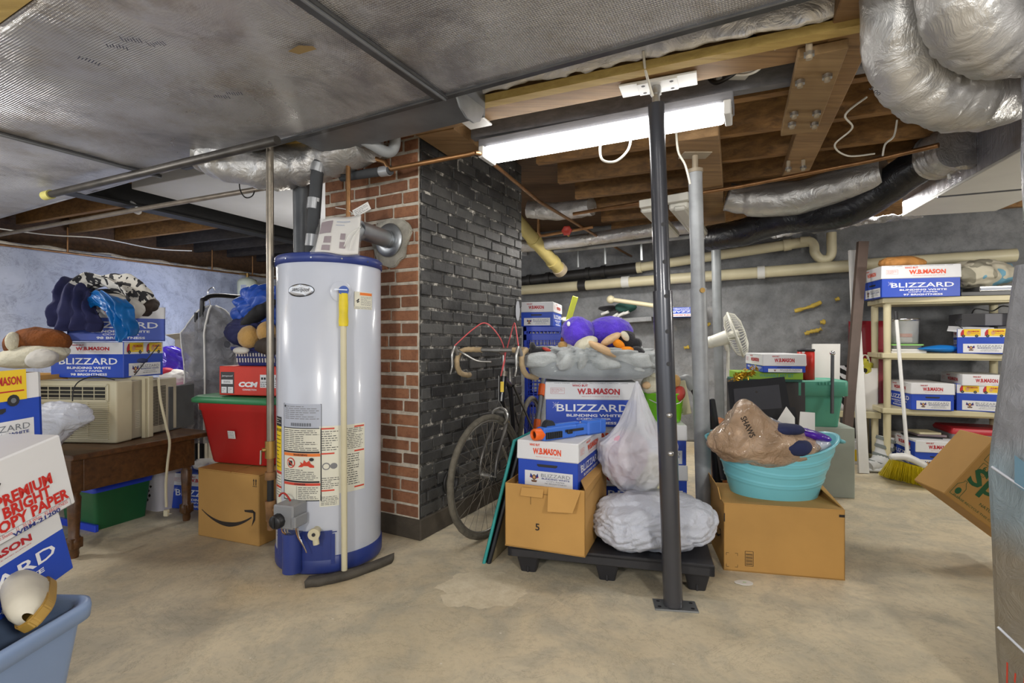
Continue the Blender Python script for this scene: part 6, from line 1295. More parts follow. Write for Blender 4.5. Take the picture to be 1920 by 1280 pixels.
root = carton('cardboard_box', 'white carton with a yellow label under the low shelf', SX2 @ V((.12, .10, 0)), -18, .24, .18, .20, lambda mb, W, D, H: mb.rect(face('front', (0, -D/2, 0)), -.07, .03, .10, .13, 'print_yellow', .001), m='box_white', hollow=False)
leaner('board', 'dark brown metal board leaning against the wall beside the shelving', 'board', (P(1572, 883, 4.22), P(1588, 884, 4.22), P(1625, 454, 4.42), P(1606, 454, 4.42)), .03, 'brown_metal')
leaner('board', 'long white trim board leaning behind the brown metal board', 'board', (P(1608, 886, 4.2), P(1627, 887, 4.2), P(1604, 470, 4.52), P(1590, 470, 4.52)), .02, 'white_metal')
root = thing('walking_boot', 'grey and white orthopedic boot on the floor by the shelving', 'boot', PZ(1650, 880, 0))
b0 = PZ(1642, 884, 0); mb = MB()
mb.tube(cat([b0+V((-.08, -.02, .045)), b0+V((-.03, 0, .055)), b0+V((.05, .03, .07)), b0+V((.09, .05, .12)), b0+V((.115, .06, .2)), b0+V((.13, .065, .28))], 6), [.045]*6+[.055]*6+[.065]*6+[.06]*6+[.062]*7, 'boot_white', 18); mb.build('boot_shell', root, world=True)
mb = MB(); mb.blob(b0+V((.01, .01, .022)), (.15, .07, .022), 'boot_white', .02, 3, 2, 4); mb.build('sole', root, world=True)
for f_, z_ in ((.115, .19), (.09, .12), (-.0, .075), (.128, .255)):
    mb = MB(); mb.tube([b0+V((f_-.004, .03+f_*.25, z_-.012)), b0+V((f_+.004, .03+f_*.25, z_+.012))], .071, 'boot_grey', 18); mb.build('strap', root, world=True)
# ---- broom
root = thing('broom', 'angled broom with yellow bristles and white handle standing before the shelving', 'broom', PZ(1698, 905, 0))
ha, hb_ = P(1702, 858, 3.74), P(1681, 600, 3.98); mb = MB(); mb.cyl(ha, hb_, .0125, 'white_metal', n=14); mb.cyl(hb_, hb_+(hb_-ha).normalized()*.07, .013, 'knob_black', n=12); mb.build('handle', root, world=True)
mb = MB(); mb.cyl(ha-(hb_-ha).normalized()*.02, ha+(hb_-ha).normalized()*.05, .019, 'white_metal', n=14); c0, c1 = P(1668, 857, 3.76), P(1739, 876, 3.72); mb.tube(cat([c0, c0.lerp(c1, .3)+V((0, 0, .028)), c0.lerp(c1, .5)+V((0, 0, .034)), c0.lerp(c1, .75)+V((0, 0, .02)), c1], 5), [.012]+[.026]*18+[.014]*2, 'white_metal', 12); mb.build('broom_head', root, world=True)
rnd = random.Random(5); mb = MB(); b1, b2 = PZ(1652, 893, .003), PZ(1741, 914, .003)
for k in range(900):
    u = rnd.random(); w = rnd.gauss(0, .012); q0 = c0.lerp(c1, .03+.94*u)+V((w*.3, w, -.01)); q1 = b1.lerp(b2, u+rnd.gauss(0, .02))+V((0, w*2.2, rnd.random()*.012)); mb.tube([q0, q0.lerp(q1, .5)+V((rnd.gauss(0, .002), 0, 0)), q1], .0021, 'bristle', 3, caps=False, smooth=False)
o = mb.build('bristles', root, 'yellow bristles', world=True)
# ---- water carton leaning by the wrapped cabinet
def d_water(mb, W, D, H):
    F = face('front', (0, -D/2, 0)); mb.text(F, -.025, H*.66, 'Poland', .25, .075, 'print_green', .03); mb.text(F, -.01, H*.40, 'Spring', .36, .115, 'print_green', .03); mb.text(F, .05, H*.17, 'NATURAL SPRING WATER', .26, .014, 'print_green', 0); mb.text(F, -.02, H*.07, 'PLEASE RECYCLE THIS CARTON AFTER USE', .34, .010, 'print_green', 0)
    for x, y in ((-.185, .055), (-.17, H-.075)):
        mb.line(F, [(x-.022, y-.035), (x-.022, y+.02), (x-.006, y+.04), (x-.006, y+.05), (x+.006, y+.05), (x+.006, y+.04), (x+.022, y+.02), (x+.022, y-.035), (x-.022, y-.035)], .002, 'print_green'); mb.oval(F, x, y-.006, .013, .017, 'print_green', .001, 12)
    mb.outline(F, -.185, H*.48, -.145, H*.64, .002, 'print_green'); mb.text(F, -.165, H*.59, '6', .012, .024, 'print_green', .02); lines(mb, F, -.182, H*.49, -.148, H*.55, 3, 'print_green', 4)
X = T((P(1868, 925, 2.42).x, 2.42, .065), -14) @ T((0, 0, .18), 0, 0, 38) @ T((0, 0, -.0))
carton('cardboard_box', 'tilted tan water carton with green lettering behind the wrapped cabinet', None, 0, .44, .24, .34, d_water, X=corner_box(P(1770, 925, 2.4), -10, 0, 38, (-.22, -.12, 0)), hollow=False)
# ---- wrapped cabinet at the edge
t = NT('wrap_film'); n1 = t.noise(5, 7, .65, dist=1.2)
s_ = t.n.new('ShaderNodeSeparateXYZ'); t.l.new(t.vec, s_.inputs[0]); zr = t.math('DIVIDE', t.math('ADD', s_.outputs[2], t.math('MULTIPLY', n1, .06)), 1.4)
c = t.ramp(zr, [(.0, '#8b8880'), (.2, '#8f8674'), (.36, '#8d8576'), (.44, '#8b9ca5'), (.54, '#90a1aa'), (.60, '#8b8d93'), (1., '#9b9da3')])
t.color(c); t.rough(.25); t.bump(t.noise(9, 8, .7, dist=1.6), .8, .03); reg('wrap_film', t)
root = thing('wrapped_cabinet', 'tall cabinet wrapped in cloudy plastic film at the edge of the room', 'wrapped cabinet', (1.68, 1.2, 0))
prof = [(0, 1.415), (.2, 1.40), (.5, 1.388), (.70, 1.378), (.78, 1.385), (.95, 1.408), (1.2, 1.44), (1.30, 1.455)]
mb = MB(); mb.rrect([((2.0-x)/2, .30, .03, z, (2.0+x)/2-1.68, 0) for z, x in prof], 'wrap_film', n=4, smooth=False); mb.build('film_cover', root)
def wx(z):
    for (za, xa), (zb, xb) in zip(prof, prof[1:]):
        if za <= z <= zb: return xa+(xb-xa)*(z-za)/(zb-za)-1.68
for z0, z1 in ((.72, .52), (.26, .07)):
    mb = MB(); mb.tube([V((wx(z0+(z1-z0)*u)-.0015, .27-.54*u, z0+(z1-z0)*u)) for u in [i/12 for i in range(13)]], .004, 'white_film', 6); mb.build('tape_seam', root)
mb = MB(); F = frame((1.368-1.68+.012, .15, .72), (0, -1, 0), (0, 0, 1)); mb.poly(F, ((-.05, -.03), (.09, -.09), (.09, -.02), (-.05, .05)), 'lbl_blue_film', .006); mb.build('blue_patch', root, 'translucent blue tape patch')
mb = MB(); F = frame((1.392-1.68+.006, .18, .16), (0, -1, 0), (0, 0, 1)); rnd = random.Random(3)
for k in range(12): x = -.06+k*.022; mb.line(F, [(x, rnd.uniform(-.06, .0)), (x+rnd.uniform(-.01, .01), rnd.uniform(.0, .05))], .005, 'lbl_red', .006)
mb.build('red_marks', root, 'red handwritten marks')
mb = MB(); mb.rrect([((2.0-1.455)/2, .28, .05, 1.29, (3.455)/2-1.68, 0), ((2.0-1.44)/2, .28, .05, 1.6, 3.44/2-1.68, 0), ((2.0-1.445)/2, .28, .05, 1.75, 3.445/2-1.68, 0), ((2.0-1.43)/2, .28, .05, 2.02, 3.43/2-1.68, 0)], 'foil_tall', n=4); mb.build('foil_plenum', root, 'silver foil-wrapped upper plenum')
# ================================================================= table with the air conditioner
TX = T((-2.19, 2.56, 0), -22.5)
root = thing('table', 'dark brown wooden table with turned legs carrying the air conditioner', 'table', X=TX)
mb = MB(); mb.box((-.56, .30, .505), (1.36, .74, .028), 'table_wood', .006, None, 1, 2); mb.build('tabletop', root)
mb = MB(); mb.box((.03, .30, .33), (.025, .56, .175), 'table_wood', .002); mb.box((-.56, -.01, .33), (1.15, .025, .175), 'table_wood', .002); mb.box((-.56, .60, .33), (1.15, .025, .175), 'table_wood', .002); mb.build('apron', root)
for x, y in ((0, 0), (0, .58), (-1.13, 0), (-1.13, .58)):
    mb = MB(); mb.box((x, y, .33), (.062, .062, .175), 'table_wood', .003); mb.lathe([(.018, 0), (.022, .02), (.02, .04), (.03, .05), (.032, .09), (.022, .11), (.026, .2), (.03, .3), (.022, .315), (.03, .33)], 'table_wood', T((x, y, 0)), 20); mb.box((x, y, .05), (.055, .055, .05), 'table_wood', .003); mb.build('leg', root)
AX = T((-2.11, 2.73, .535), -5)
root = thing('air_conditioner', 'cream window air conditioner sitting on the dark wooden table', 'air conditioner', X=AX); AW, AH = .52, .335
mb = MB(); mb.box((-AW/2, .055, 0), (AW, .11, AH), 'ac_cream', .012, None, 1, 3); mb.box((-AW/2, .145, .004), (AW-.02, .08, AH-.012), 'ac_grey', .004); mb.build('front_case', root)
F = face('front', (-AW/2, -.001, 0)); mb = MB()
mb.rect(F, -.20, .235, .205, .305, 'ac_dark', .001)
for k in range(4): mb.box((-AW/2, -.003, .240+k*.0205), (.41, .01, .004), 'ac_cream', .001)
for k in range(7): mb.box((-AW/2-.20+k*.067, .0, .236), (.004, .008, .068), 'ac_cream')
mb.outline(F, -.212, .226, .215, .315, .012, 'ac_cream', .006)
for k in range(19): mb.box((-AW/2, -.004, .022+k*.0105), (.44, .012, .0055), 'ac_cream', .001)
for x in (-.1, .0, .1): mb.box((-AW/2+x, -.002, .02), (.004, .012, .2), 'ac_cream')
mb.build('grille', root)
mb = MB(); mb.box((-AW/2, .20, -.0), (AW+.06, .035, AH+.012), 'ac_cream', .003)
for k in range(6): mb.box((.012, .168+k*.008, .0), (.02, .004, AH), 'ac_cream')
mb.build('side_flange', root)
mb = MB(); mb.box((-AW/2, .335, .008), (AW-.03, .24, AH-.02), 'ac_grey', .004); G = face('right', (-.015, .335, 0)); mb.rect(G, -.09, .05, .03, .28, 'ac_dark', .001)
for k in range(26): mb.line(G, [(-.09, .056+k*.0087), (.03, .056+k*.0087)], .003, 'ac_grey', .0024)
for y in (-.03,): mb.line(G, [(y, .05), (y, .28)], .003, 'ac_grey', .003)
mb.build('rear_case', root)
mb = MB(); G = face('right', (-.01, .145, 0)); mb.rect(G, -.012, .06, .022, .16, 'lbl_cream_dull', .0012); lines(mb, G, -.01, .065, .02, .155, 9, seed=4, off=.002); mb.build('rating_label', root)
root = thing('extension_cable', 'cream power cord of the air conditioner hanging past the table edge with its plug', 'cord', P(312, 970, 2.83))
mb = MB(); mb.tube(cat([AX @ V((-.01, .3, .32)), P(297, 712, 2.95), P(301, 750, 2.9), P(312, 800, 2.86), P(318, 830, 2.84), P(314, 870, 2.83), P(311, 910, 2.83), P(312, 950, 2.83)], 7), .007, 'ac_cream', 8); mb.build('cable', root, world=True)
mb = MB(); q = P(312, 957, 2.83); mb.box((q.x, q.y, q.z-.03), (.024, .02, .035), 'ac_cream', .003)
for dx in (-.005, .005): mb.box((q.x+.02, q.y+dx, q.z-.018), (.018, .002, .006), 'chrome')
mb.build('plug', root, world=True)
# ---- boxes on the air conditioner
copybox('blue paper box with printed vans standing directly on the air conditioner', (-2.384, 3.03, .876), -5, 1.0, H=.205, lid=None, band=True, ends='van')
copybox('open blue paper box heaped with clothes on top of the van printed box', (-2.34, 3.05, 1.082), 36, 1.0, H=.205, open_=True)
def cloth(label, c, rad, m, seed, amp=.16, name='cloth', catg='clothing', rot=(0, 0, 0), sc=8, fn=None, sub=6, fold=.12, ff=3.6, fd=(.8, .4, .6)):
    mb = MB(); mb.blob((0, 0, 0), rad, m, amp, sc, seed, sub, fold=fold, ff=ff, fd=fd, X=T(c) @ Euler(tuple(map(R, rot))).to_matrix().to_4x4(), fn=fn); return mb.build(name, label=label, cat=catg)
def drape(q, d): return V((q.x, q.y-.03*max(0, -d.z), q.z*(1 if d.z > 0 else 1.5)))
def drapecloth(label, pts, w, m, amp, freq, seed, taper=0., name='cloth', catg='clothing', nu=60, nv=50):
    path = cat(pts, 8); w = V(w); K = len(path)-1
    def fn(u, v):
        t = v*K; i = min(int(t), K-1); p = path[i].lerp(path[i+1], t-i); tn = (path[i+1]-path[i]).normalized(); nn = w.cross(tn).normalized()
        wd = (u-.5)*(1-taper*v)*(1+.18*noise.noise((v*3, seed, u)))
        k = abs(math.sin(math.pi*freq*u+2.6*noise.noise((v*2.2, u*2.5, seed))))-.5
        d = amp*k*(.5+.8*v)+amp*1.1*noise.noise((u*4, v*4, seed+3))+amp*.6*noise.noise((u*11, v*9, seed+5))
        return p+w*wd+nn*(d-.35*w.length*(2*u-1)**2)+tn*.02*noise.noise((u*4, seed, 8))*v
    mb = MB(); mb.sheet(fn, nu, nv, m, .006); return mb.build(name, label=label, cat=catg)
drapecloth('navy shirt crumpled over the corner of the open paper box', [P(180, 550, 3.02), P(155, 531, 2.92), P(130, 532, 2.82), P(116, 560, 2.74), P(110, 590, 2.72), P(108, 616, 2.73)], (-.27, .03, .06), 'shirt_navy', .035, 5.5, 3)
drapecloth('blue satin cloth hanging over the front of the open paper box', [P(172, 552, 2.84), P(185, 550, 2.74), P(205, 575, 2.68), P(218, 605, 2.68), P(224, 638, 2.70)], (-.20, .02, -.05), 'satin_blue', .022, 3.2, 6, .62)
drapecloth('black and white patterned bandana on top of the clothes heap', [P(156, 560, 2.9), P(172, 543, 2.9), P(205, 535, 2.9), P(236, 546, 2.9), P(256, 572, 2.9)], (.03, .17, .03), 'bandana', .018, 3.5, 8)
cloth('black garment bunched under the patterned bandana', P(205, 562, 2.96), (.15, .10, .055), 'cloth_black', 8, .12)
cloth('white baseball cap on the clothes heap', P(232, 574, 2.86), (.10, .09, .055), 'cap_white', 12, .08, 'cap', 'cap', rot=(0, 20, 0))
cloth('dark brown garment stuffed at the end of the clothes heap', P(268, 572, 3.02), (.075, .07, .06), 'fabric_brown', 15, .12)
root = thing('antenna_rod', 'thin black antenna rod with a ball leaning by the van printed box', 'antenna', P(262, 680, 2.80)); mb = MB(); mb.cyl(P(252, 703, 2.80), P(298, 646, 2.84), .003, 'black_wire', n=6); mb.build('rod', root, world=True); mb = MB(); mb.blob(P(267, 676, 2.80), (.028, .014, .013), 'navy_cloth', .05, 5, 1, 3); mb.build('grip', root, world=True)
mb = MB(); mb.tube(cat([P(136, 752, 2.66), P(138, 730, 2.67), P(150, 714, 2.68), P(180, 705, 2.69), P(215, 712, 2.70)], 6), .003, 'black_wire', 5); mb.build('wire', label='thin black wire draped over the air conditioner front', cat='wire')
root = carton('cardboard_box', 'open tan carton of stuffed animals behind the foreground paper boxes', (-2.75, 2.85, .536), -5, .36, .34, .36, hollow=True)
plush('brown and cream stuffed dog arm sticking out of the open carton', [('arm', (80, 637, 2.70), (.13, .075, .062), 'plush_brown', (0, 6, 0), None), ('paw', (32, 645, 2.66), (.05, .055, .058), 'plush_brown', (0, 0, 0), None), ('paw_pad', (25, 640, 2.62), (.022, .035, .045), 'plush_white', (0, 0, 0), 'cream paw pad')])
plush('cream stuffed animal body lying under the brown plush arm', [('body', (60, 668, 2.68), (.17, .10, .055), 'plush_white', (0, -8, 0), None), ('limb', (78, 672, 2.60), (.07, .05, .045), 'cap_white', (0, -10, 0), None)])
# ---- stacked paper boxes in front, in the blue-grey tote
WC = .445*.98; DC = .29*.98
copybox('blue paper box tilted into the blue-grey tote, lowest of the leaning stack', None, X=corner_box(P(139, 1064, 1.46), 84, 0, -14, (WC/2, -DC/2, 0)), s=.98, H=.20, lid=None, band=True)
def d_prem(mb, W, D, H):
    F = face('right', (W/2, 0, 0)); x = .03
    mb.text(F, x, H*.50, 'PREMIUM', .135, .030, 'print_red2', .04); mb.text(F, x, H*.35, 'BRIGHT', .115, .030, 'print_red2', .04); mb.text(F, x, H*.20, 'COPY PAPER', .20, .030, 'print_red2', .04)
    mb.outline(F, x-.10, H*.015, x+.10, H*.115, .0012, 'ink_grey'); mb.text(F, x, H*.085, '5000 Sheets   11   20 LB White   92 BRIGHTNESS', .185, .009, 'print_red2', 0); mb.text(F, x+.01, H*.04, 'WBM-21200', .12, .011, 'print_navy', .03)
    mb.poly(F, [(-.055+a, H*.72+b) for a, b in ((-.04, -.014), (.03, -.014), (.04, 0), (.03, .014), (-.04, .014), (-.05, 0))], 'ink', .001)
carton('copy_paper_box', 'white paper carton with red premium lettering in the middle of the leaning stack', None, 0, .40, .29, .20, d_prem, X=corner_box(P(143, 942, 1.40), -6, 13, 0, (.20, .145, 0)), m='box_white', hollow=False, catg='paper box')
A_ = corner_box(P(80, 832, 1.47), -5, 2, 0, (.2225, .145, 0)); copybox('open paper box with a yellow van panel, topmost of the leaning stack', None, X=A_, s=1., H=.212, open_=True, ends='bigvan')
root = thing('storage_tote', 'blue-grey plastic tote of shoes in the near corner under the leaning paper boxes', 'storage tote', (-1.335, 1.05, 0), -2)
mb = MB(); mb.rrect([(.165, .26, .05, 0), (.17, .265, .05, .006), (.205, .315, .05, .36)], 'tote_blue', None, 6, True, (True, False)); mb.rrect([(.165, .26, .05, .02), (.200, .310, .05, .36)], 'tote_blue', None, 6, True, (True, False))
mb.build('tote_body', root); mb = MB(); mb.rrect([(.205, .315, .05, .355), (.222, .332, .055, .36), (.224, .334, .055, .385), (.222, .332, .055, .40), (.212, .322, .05, .402), (.198, .308, .05, .395), (.198, .308, .05, .36)], 'tote_blue', None, 6, True, (False, False)); mb.build('rim', root)
mb = MB(); mb.box((.19, -.06, .27), (.03, .13, .05), 'tote_dark', .008, None, .9, 2); mb.build('handle_recess', root, 'dark moulded handle recess')
def shoe(label, c, rz, rx=0, laces=True, ry=0):
    root = thing('sneaker', label, 'shoe', X=T(c, rz, rx, ry) @ MX.Scale(.86, 4))
    mb = MB(); n = 20; rings = []
    for i in range(17):
        u = i/16; y = -.13+.26*u; w = .042*(1-.0*u)*math.sqrt(max(.06, 1-(2*u-1)**4*.95))*(1.0+.12*math.sin(u*3.1)); h = .10-.055*u*u if u < .9 else .05*(1-(u-.9)*5)
        rings.append([V((w*math.cos(a)*(1 if math.sin(a) > 0 else 1), y, .025+max(0, h)*max(0, math.sin(a))**.7 if math.sin(a) > 0 else .025)) for a in [2*math.pi*j/n for j in range(n)]])
    loft(mb, rings, 'shoe_white'); mb.build('upper', root)
    mb = MB(); pts = [(.05*math.sqrt(max(.02, 1-(2*u-1)**4))*s, -.14+.28*u) for s, us in ((1, [i/12 for i in range(13)]), (-1, [i/12 for i in range(12, -1, -1)])) for u in us]; mb.prism(pts, .03, 'gum_sole', None, .004); mb.build('sole', root, 'gum rubber sole')
    if laces:
        mb = MB()
        for k in range(5): y = -.02+k*.022; mb.tube(cat([V((-.035, y, .07-.006*k)), V((0, y+.008, .10-.011*k)), V((.036, y-.004, .068-.006*k))], 4), .003, 'lace', 5)
        for s in (-1, 1): mb.tube(cat([V((s*.01, -.03, .105)), V((s*.05, -.02, .10)), V((s*.065, .02, .05)), V((s*.06, .05, .02))], 5), .003, 'lace', 5)
        mb.build('laces', root)
shoe('white sneaker with gum sole standing on edge in the tote corner', (-1.195, 1.30, .41), 221, 0, False, 42)
shoe('white sneaker with dark laces lying in the tote below the leaning boxes', (-1.205, 1.09, .40), 200, 0, True, 12)
mb = MB(); mb.blob((-1.33, 1.05, .24), (.155, .26, .12), 'cloth_black', .1, 7, 3, 4); mb.build('cloth', label='dark clothing filling the blue-grey tote beneath the shoes', cat='clothing')
cloth('crumpled white plastic bag on the table before the air conditioner grille', P(108, 788, 2.50), (.155, .055, .085), 'bag_white', 9, .12, 'plastic_bag', 'bag', sc=9, fn=lambda q, d: V((q.x-.10*max(0, -d.z), q.y, q.z*(1 if d.z > 0 else 1.9-.9*max(0, d.x)))))
# ---- under the table
root = thing('storage_tote', 'dark green tote in a blue frame under the table', 'storage tote', PZ(190, 985, 0)+V((-.05, .1, 0)), -22); mb = MB(); mb.rrect([(.15, .14, .02, 0), (.17, .16, .02, .24)], 'tote_green'); mb.build('tote_body', root); mb = MB(); mb.rrect([(.175, .165, .02, .22), (.18, .17, .02, .26), (.16, .15, .02, .262)], 'crate_blue'); mb.box((0, -.15, 0), (.36, .02, .04), 'crate_blue', .003); mb.build('frame', root)
root = thing('laundry_basket', 'white lattice laundry basket under the table', 'basket', V((-2.35, 3.42, 0)), -20)
mb = MB(); mb.rrect([(.17, .13, .04, 0), (.20, .16, .04, .26)], 'lattice_white', None, 6, True, (True, False)); mb.rrect([(.205, .165, .04, .25), (.21, .17, .04, .27), (.19, .15, .04, .27)], 'lattice_white', None, 6, True, (False, False)); F = T((0, -.148, .15), 0, 90-7)
for i in range(9):
    for j in range(5):
        x, y = -.13+.03*i+.015*(j % 2), -.07+.028*j; mb.poly(F, [(x, y-.012), (x+.012, y), (x, y+.012), (x-.012, y)], 'ac_dark', .004)
mb.build('basket_body', root)
mb = MB(); q = PZ(233, 955, 0); mb.lathe([(0, 0), (.05, 0), (.055, .02), (.055, .14), (.03, .18), (.02, .2), (.022, .22), (0, .22)], 'cap_white', MX.Translation(q), 20); mb.build('bottle', label='white plastic jug standing under the table', cat='bottle')
copybox('dark shaded blue paper box under the table beside the tan carton', (-1.98, 3.42, .0), -12, 1., H=.235, band=True, lid=None)
cloth('crumpled white paper on the box under the table', (-2.03, 3.40, .265), (.08, .06, .03), 'paper_white', 5, .2, 'paper', 'paper')
# ---- clutter between table and garment rack
root = thing('chair', 'white painted wooden chair behind the air conditioner', 'chair', (-2.46, 3.78, 0), -15)
mb = MB()
mb.tube(cat([V((-.19, .16, .42)), V((-.19, .19, .70)), V((-.15, .20, .80)), V((.0, .20, .83)), V((.15, .20, .80)), V((.19, .19, .70)), V((.19, .16, .42))], 6), .02, 'chair_white', 10); mb.box((0, .2, .73), (.34, .02, .08), 'chair_white', .005); mb.build('backrest', root); mb = MB(); mb.box((0, 0, .42), (.42, .40, .03), 'chair_white', .01, None, 1, 2); mb.build('seat', root)
for x in (-.18, .18):
    for y in (-.17, .17): mb = MB(); mb.cyl((x, y, 0), (x*.95, y*.95, .42), .016, 'chair_white', .02, 12); mb.build('leg', root)
root = thing('storage_tote', 'clear plastic tote with a pale lid on the chair behind the air conditioner', 'storage tote', (-2.40, 3.66, .451), -15); mb = MB(); mb.rrect([(.14, .13, .02, 0), (.16, .15, .02, .15)], 'clear_milky2'); mb.build('tote_body', root); mb = MB(); mb.rrect([(.172, .162, .02, .14), (.175, .165, .02, .165), (.16, .15, .02, .17)], 'cap_white'); mb.build('tote_lid', root)
cloth('pink and white cloth folded on the clear tote', (-2.40, 3.64, .665), (.13, .11, .045), 'pink_bright', 4, .1)
carton('cardboard_box', 'pale cardboard box with open flaps standing behind the garment bag', (-2.72, 4.55, 0), -15, .36, .3, 1.10, hollow=True, m='kraft_grey', flaps=[(((-.18, -.15, 1.1), (.18, -.15, 1.1), (.17, -.2, 1.17), (-.2, -.22, 1.14)), 'box_flap', None)])
cloth('shiny purple gift wrap bundle behind the van printed box', P(322, 678, 3.9), (.12, .09, .10), 'wrap_purple', 5, .12, 'gift_wrap', 'gift wrap', rot=(0, 35, 0), sc=6)
mb = MB(); mb.box((P(318, 760, 3.9).x, 3.98, 0), (.30, .3, .80), 'kraft_grey', .004); mb.build('cardboard_box', label='grey cardboard carton under the purple gift wrap', cat='cardboard box')
cloth('small red cloth lying below the purple gift wrap', P(312, 697, 3.72), (.05, .04, .028), 'valve_red2', 5, .1)
cloth('white tissue paper bundle beside the purple gift wrap', P(328, 708, 3.74), (.085, .06, .05), 'paper_white', 7, .15, 'tissue_paper', 'tissue paper')
mb = MB(); q = P(313, 750, 3.12); mb.box((q.x-.0, q.y+.12, .535), (.03, .25, .27), 'grey_steel', .003); mb.build('metal_panel', label='grey metal panel standing behind the air conditioner', cat='panel')
# ---- garment rack
root = thing('garment_rack', 'black metal garment rack standing behind the tan smile carton', 'garment rack', (-2.15, 3.55, 0))
rz_ = V((.62, .78, 0)).normalized(); r0 = V((P(379, 560, 3.55).x, 3.55, 0)); zt = 1.405
mb = MB(); mb.tube(cat([r0+V((0, 0, .06)), r0+V((0, 0, .7)), r0+V((0, 0, zt-.10)), r0+rz_*.02+V((0, 0, zt-.03)), r0+rz_*.09+V((0, 0, zt)), r0+rz_*.3+V((0, 0, zt)), r0+rz_*.8+V((0, 0, zt)), r0+rz_*.91+V((0, 0, zt-.03)), r0+rz_*.96+V((0, 0, zt-.12)), r0+rz_*.96+V((0, 0, .06))], 5), .0155, 'rack_black', 10); mb.build('frame', root, world=True)
mb = MB(); mb.cyl(r0+V((-.03, -.02, .1)), r0+V((-.03, -.02, 1.28)), .011, 'rack_black', n=10); mb.build('inner_post', root, world=True)
for k in (0, .96):
    mb = MB(); s = V((rz_.y, -rz_.x, 0)); mb.tube([r0+rz_*k+s*.24+V((0, 0, .045)), r0+rz_*k-s*.24+V((0, 0, .045))], .014, 'rack_black', 8); mb.build('foot_bar', root, world=True)
    for s2 in (-.22, .22): mb = MB(); q = r0+rz_*k+s*s2; mb.cyl((q.x, q.y, 0), (q.x, q.y, .045), .02, 'rack_black', n=10); mb.build('caster', root, world=True)
root = thing('garment_bag', 'clear plastic garment bag with white piping hanging on the black rack', 'garment bag', r0+rz_*.12+V((0, 0, .45)))
hx = P(395, 565, 3.60); gd = V((.95, .30, 0)).normalized(); gn = V((-gd.y, gd.x, 0))
def gw(v): return .02+.16*min(1, (v/.2))**.55 if v < .2 else .18+.012*math.sin(v*9)
def gbag(u, v):
    a = u*6.2832; w = gw(v); return hx+gd*(w*math.cos(a)+.012)+gn*(.06*math.sin(a)*min(1, v*6+.1))+V((0, 0, -.03-.95*v))+V((.5, -1, 0))*.016*fbm((u*6, v*7, 2), 1.5, 4, True)
mb = MB(); mb.sheet(gbag, 48, 60, 'bag_clear'); mb.build('film', root, world=True)
for s in (0, .5):
    mb = MB(); mb.tube([gbag(s, v/30)-gn*.004 for v in range(31)], .006, 'pvc_white', 6); mb.build('piping', root, 'white piping', world=True)
mb = MB(); mb.tube([gbag(.72, v/30)-gn*.005 for v in range(31)], .007, 'pvc_white', 6); mb.build('piping', root, 'white piping', world=True)
mb = MB(); mb.tube(cat([hx+V((0, 0, -.04)), hx+V((-.012, 0, .02)), hx+V((-.02, 0, .07)), hx+V((-.0, .02, .10)), hx+V((.015, .03, .08))], 5), .004, 'chrome', 6); mb.build('hanger_hook', root, world=True)
cloth('dark grey coat hanging inside the clear garment bag', hx+gd*.02+V((0, 0, -.45)), (.135, .04, .36), 'coat_grey', 5, .06, 'coat', 'coat')
# ---- smile carton, red tote and basket
def d_smile(mb, W, D, H):
    F = face('front', (0, -D/2, 0)); smile(mb, F, W*.82, -.01, H*.40)
    for x in (W*.42, W*.455): mb.line(F, [(x, H*.86), (x, H*.94)], .004, 'ink_dark'); mb.poly(F, [(x-.006, H*.92), (x+.006, H*.92), (x, H*.955)], 'ink_dark')
    mb.line(F, [(W*.405, H*.845), (W*.47, H*.845)], .003, 'ink_dark'); G = face('right', (W/2, 0, 0))
    for k in range(10): mb.rect(G, .03, .05+k*.011, .075, .055+k*.011+.003*(k % 3 == 0), 'ink_dark', .001)
    mb.outline(G, .025, .045, .08, .165, .002, 'ink_dark'); mb.line(F, [(-W*.49, H*.92), (-W*.49, H*.96)], .006, 'ink_dark')
cbx = V((-1.752, 2.856, 0))+V((math.cos(R(21)), -math.sin(R(21)), 0))*.225+V((math.sin(R(21)), math.cos(R(21)), 0))*.2
carton('cardboard_box', 'tan carton with a printed curved arrow smile under the red tote', cbx, -21, .45, .40, .372, d_smile, hollow=False,
       flaps=[(((-.225, -.2, .372), (.02, -.2, .372), (.02, .2, .385), (-.225, .2, .38)), 'box_flap', None), (((.03, -.2, .372), (.225, -.2, .372), (.225, .2, .38), (.03, .2, .378)), 'box_flap', None)])
root = thing('storage_tote', 'red plastic tote with a green lid on the smile carton', 'storage tote', (-1.50, 3.06, .387), -16)
mb = MB(); mb.rrect([(.205, .165, .05, 0), (.21, .17, .05, .01), (.255, .21, .05, .30), (.262, .217, .05, .305), (.265, .22, .05, .36)], 'tote_red', None, 6); mb.build('tote_body', root)
mb = MB(); mb.rrect([(.27, .225, .05, .345), (.29, .245, .055, .35), (.29, .245, .055, .37), (.27, .225, .05, .385), (.25, .205, .05, .38)], 'lid_green', None, 6); mb.build('tote_lid', root)
mb = MB(); F = frame((-.02, -.196, .17), (1, 0, 0), (0, -.15, 1)); mb.rect(F, -.025, -.022, .025, .022, 'paper_white', .004); lines(mb, F, -.022, -.018, .022, .018, 4, seed=5, off=.006); mb.build('price_sticker', root, 'white price sticker')
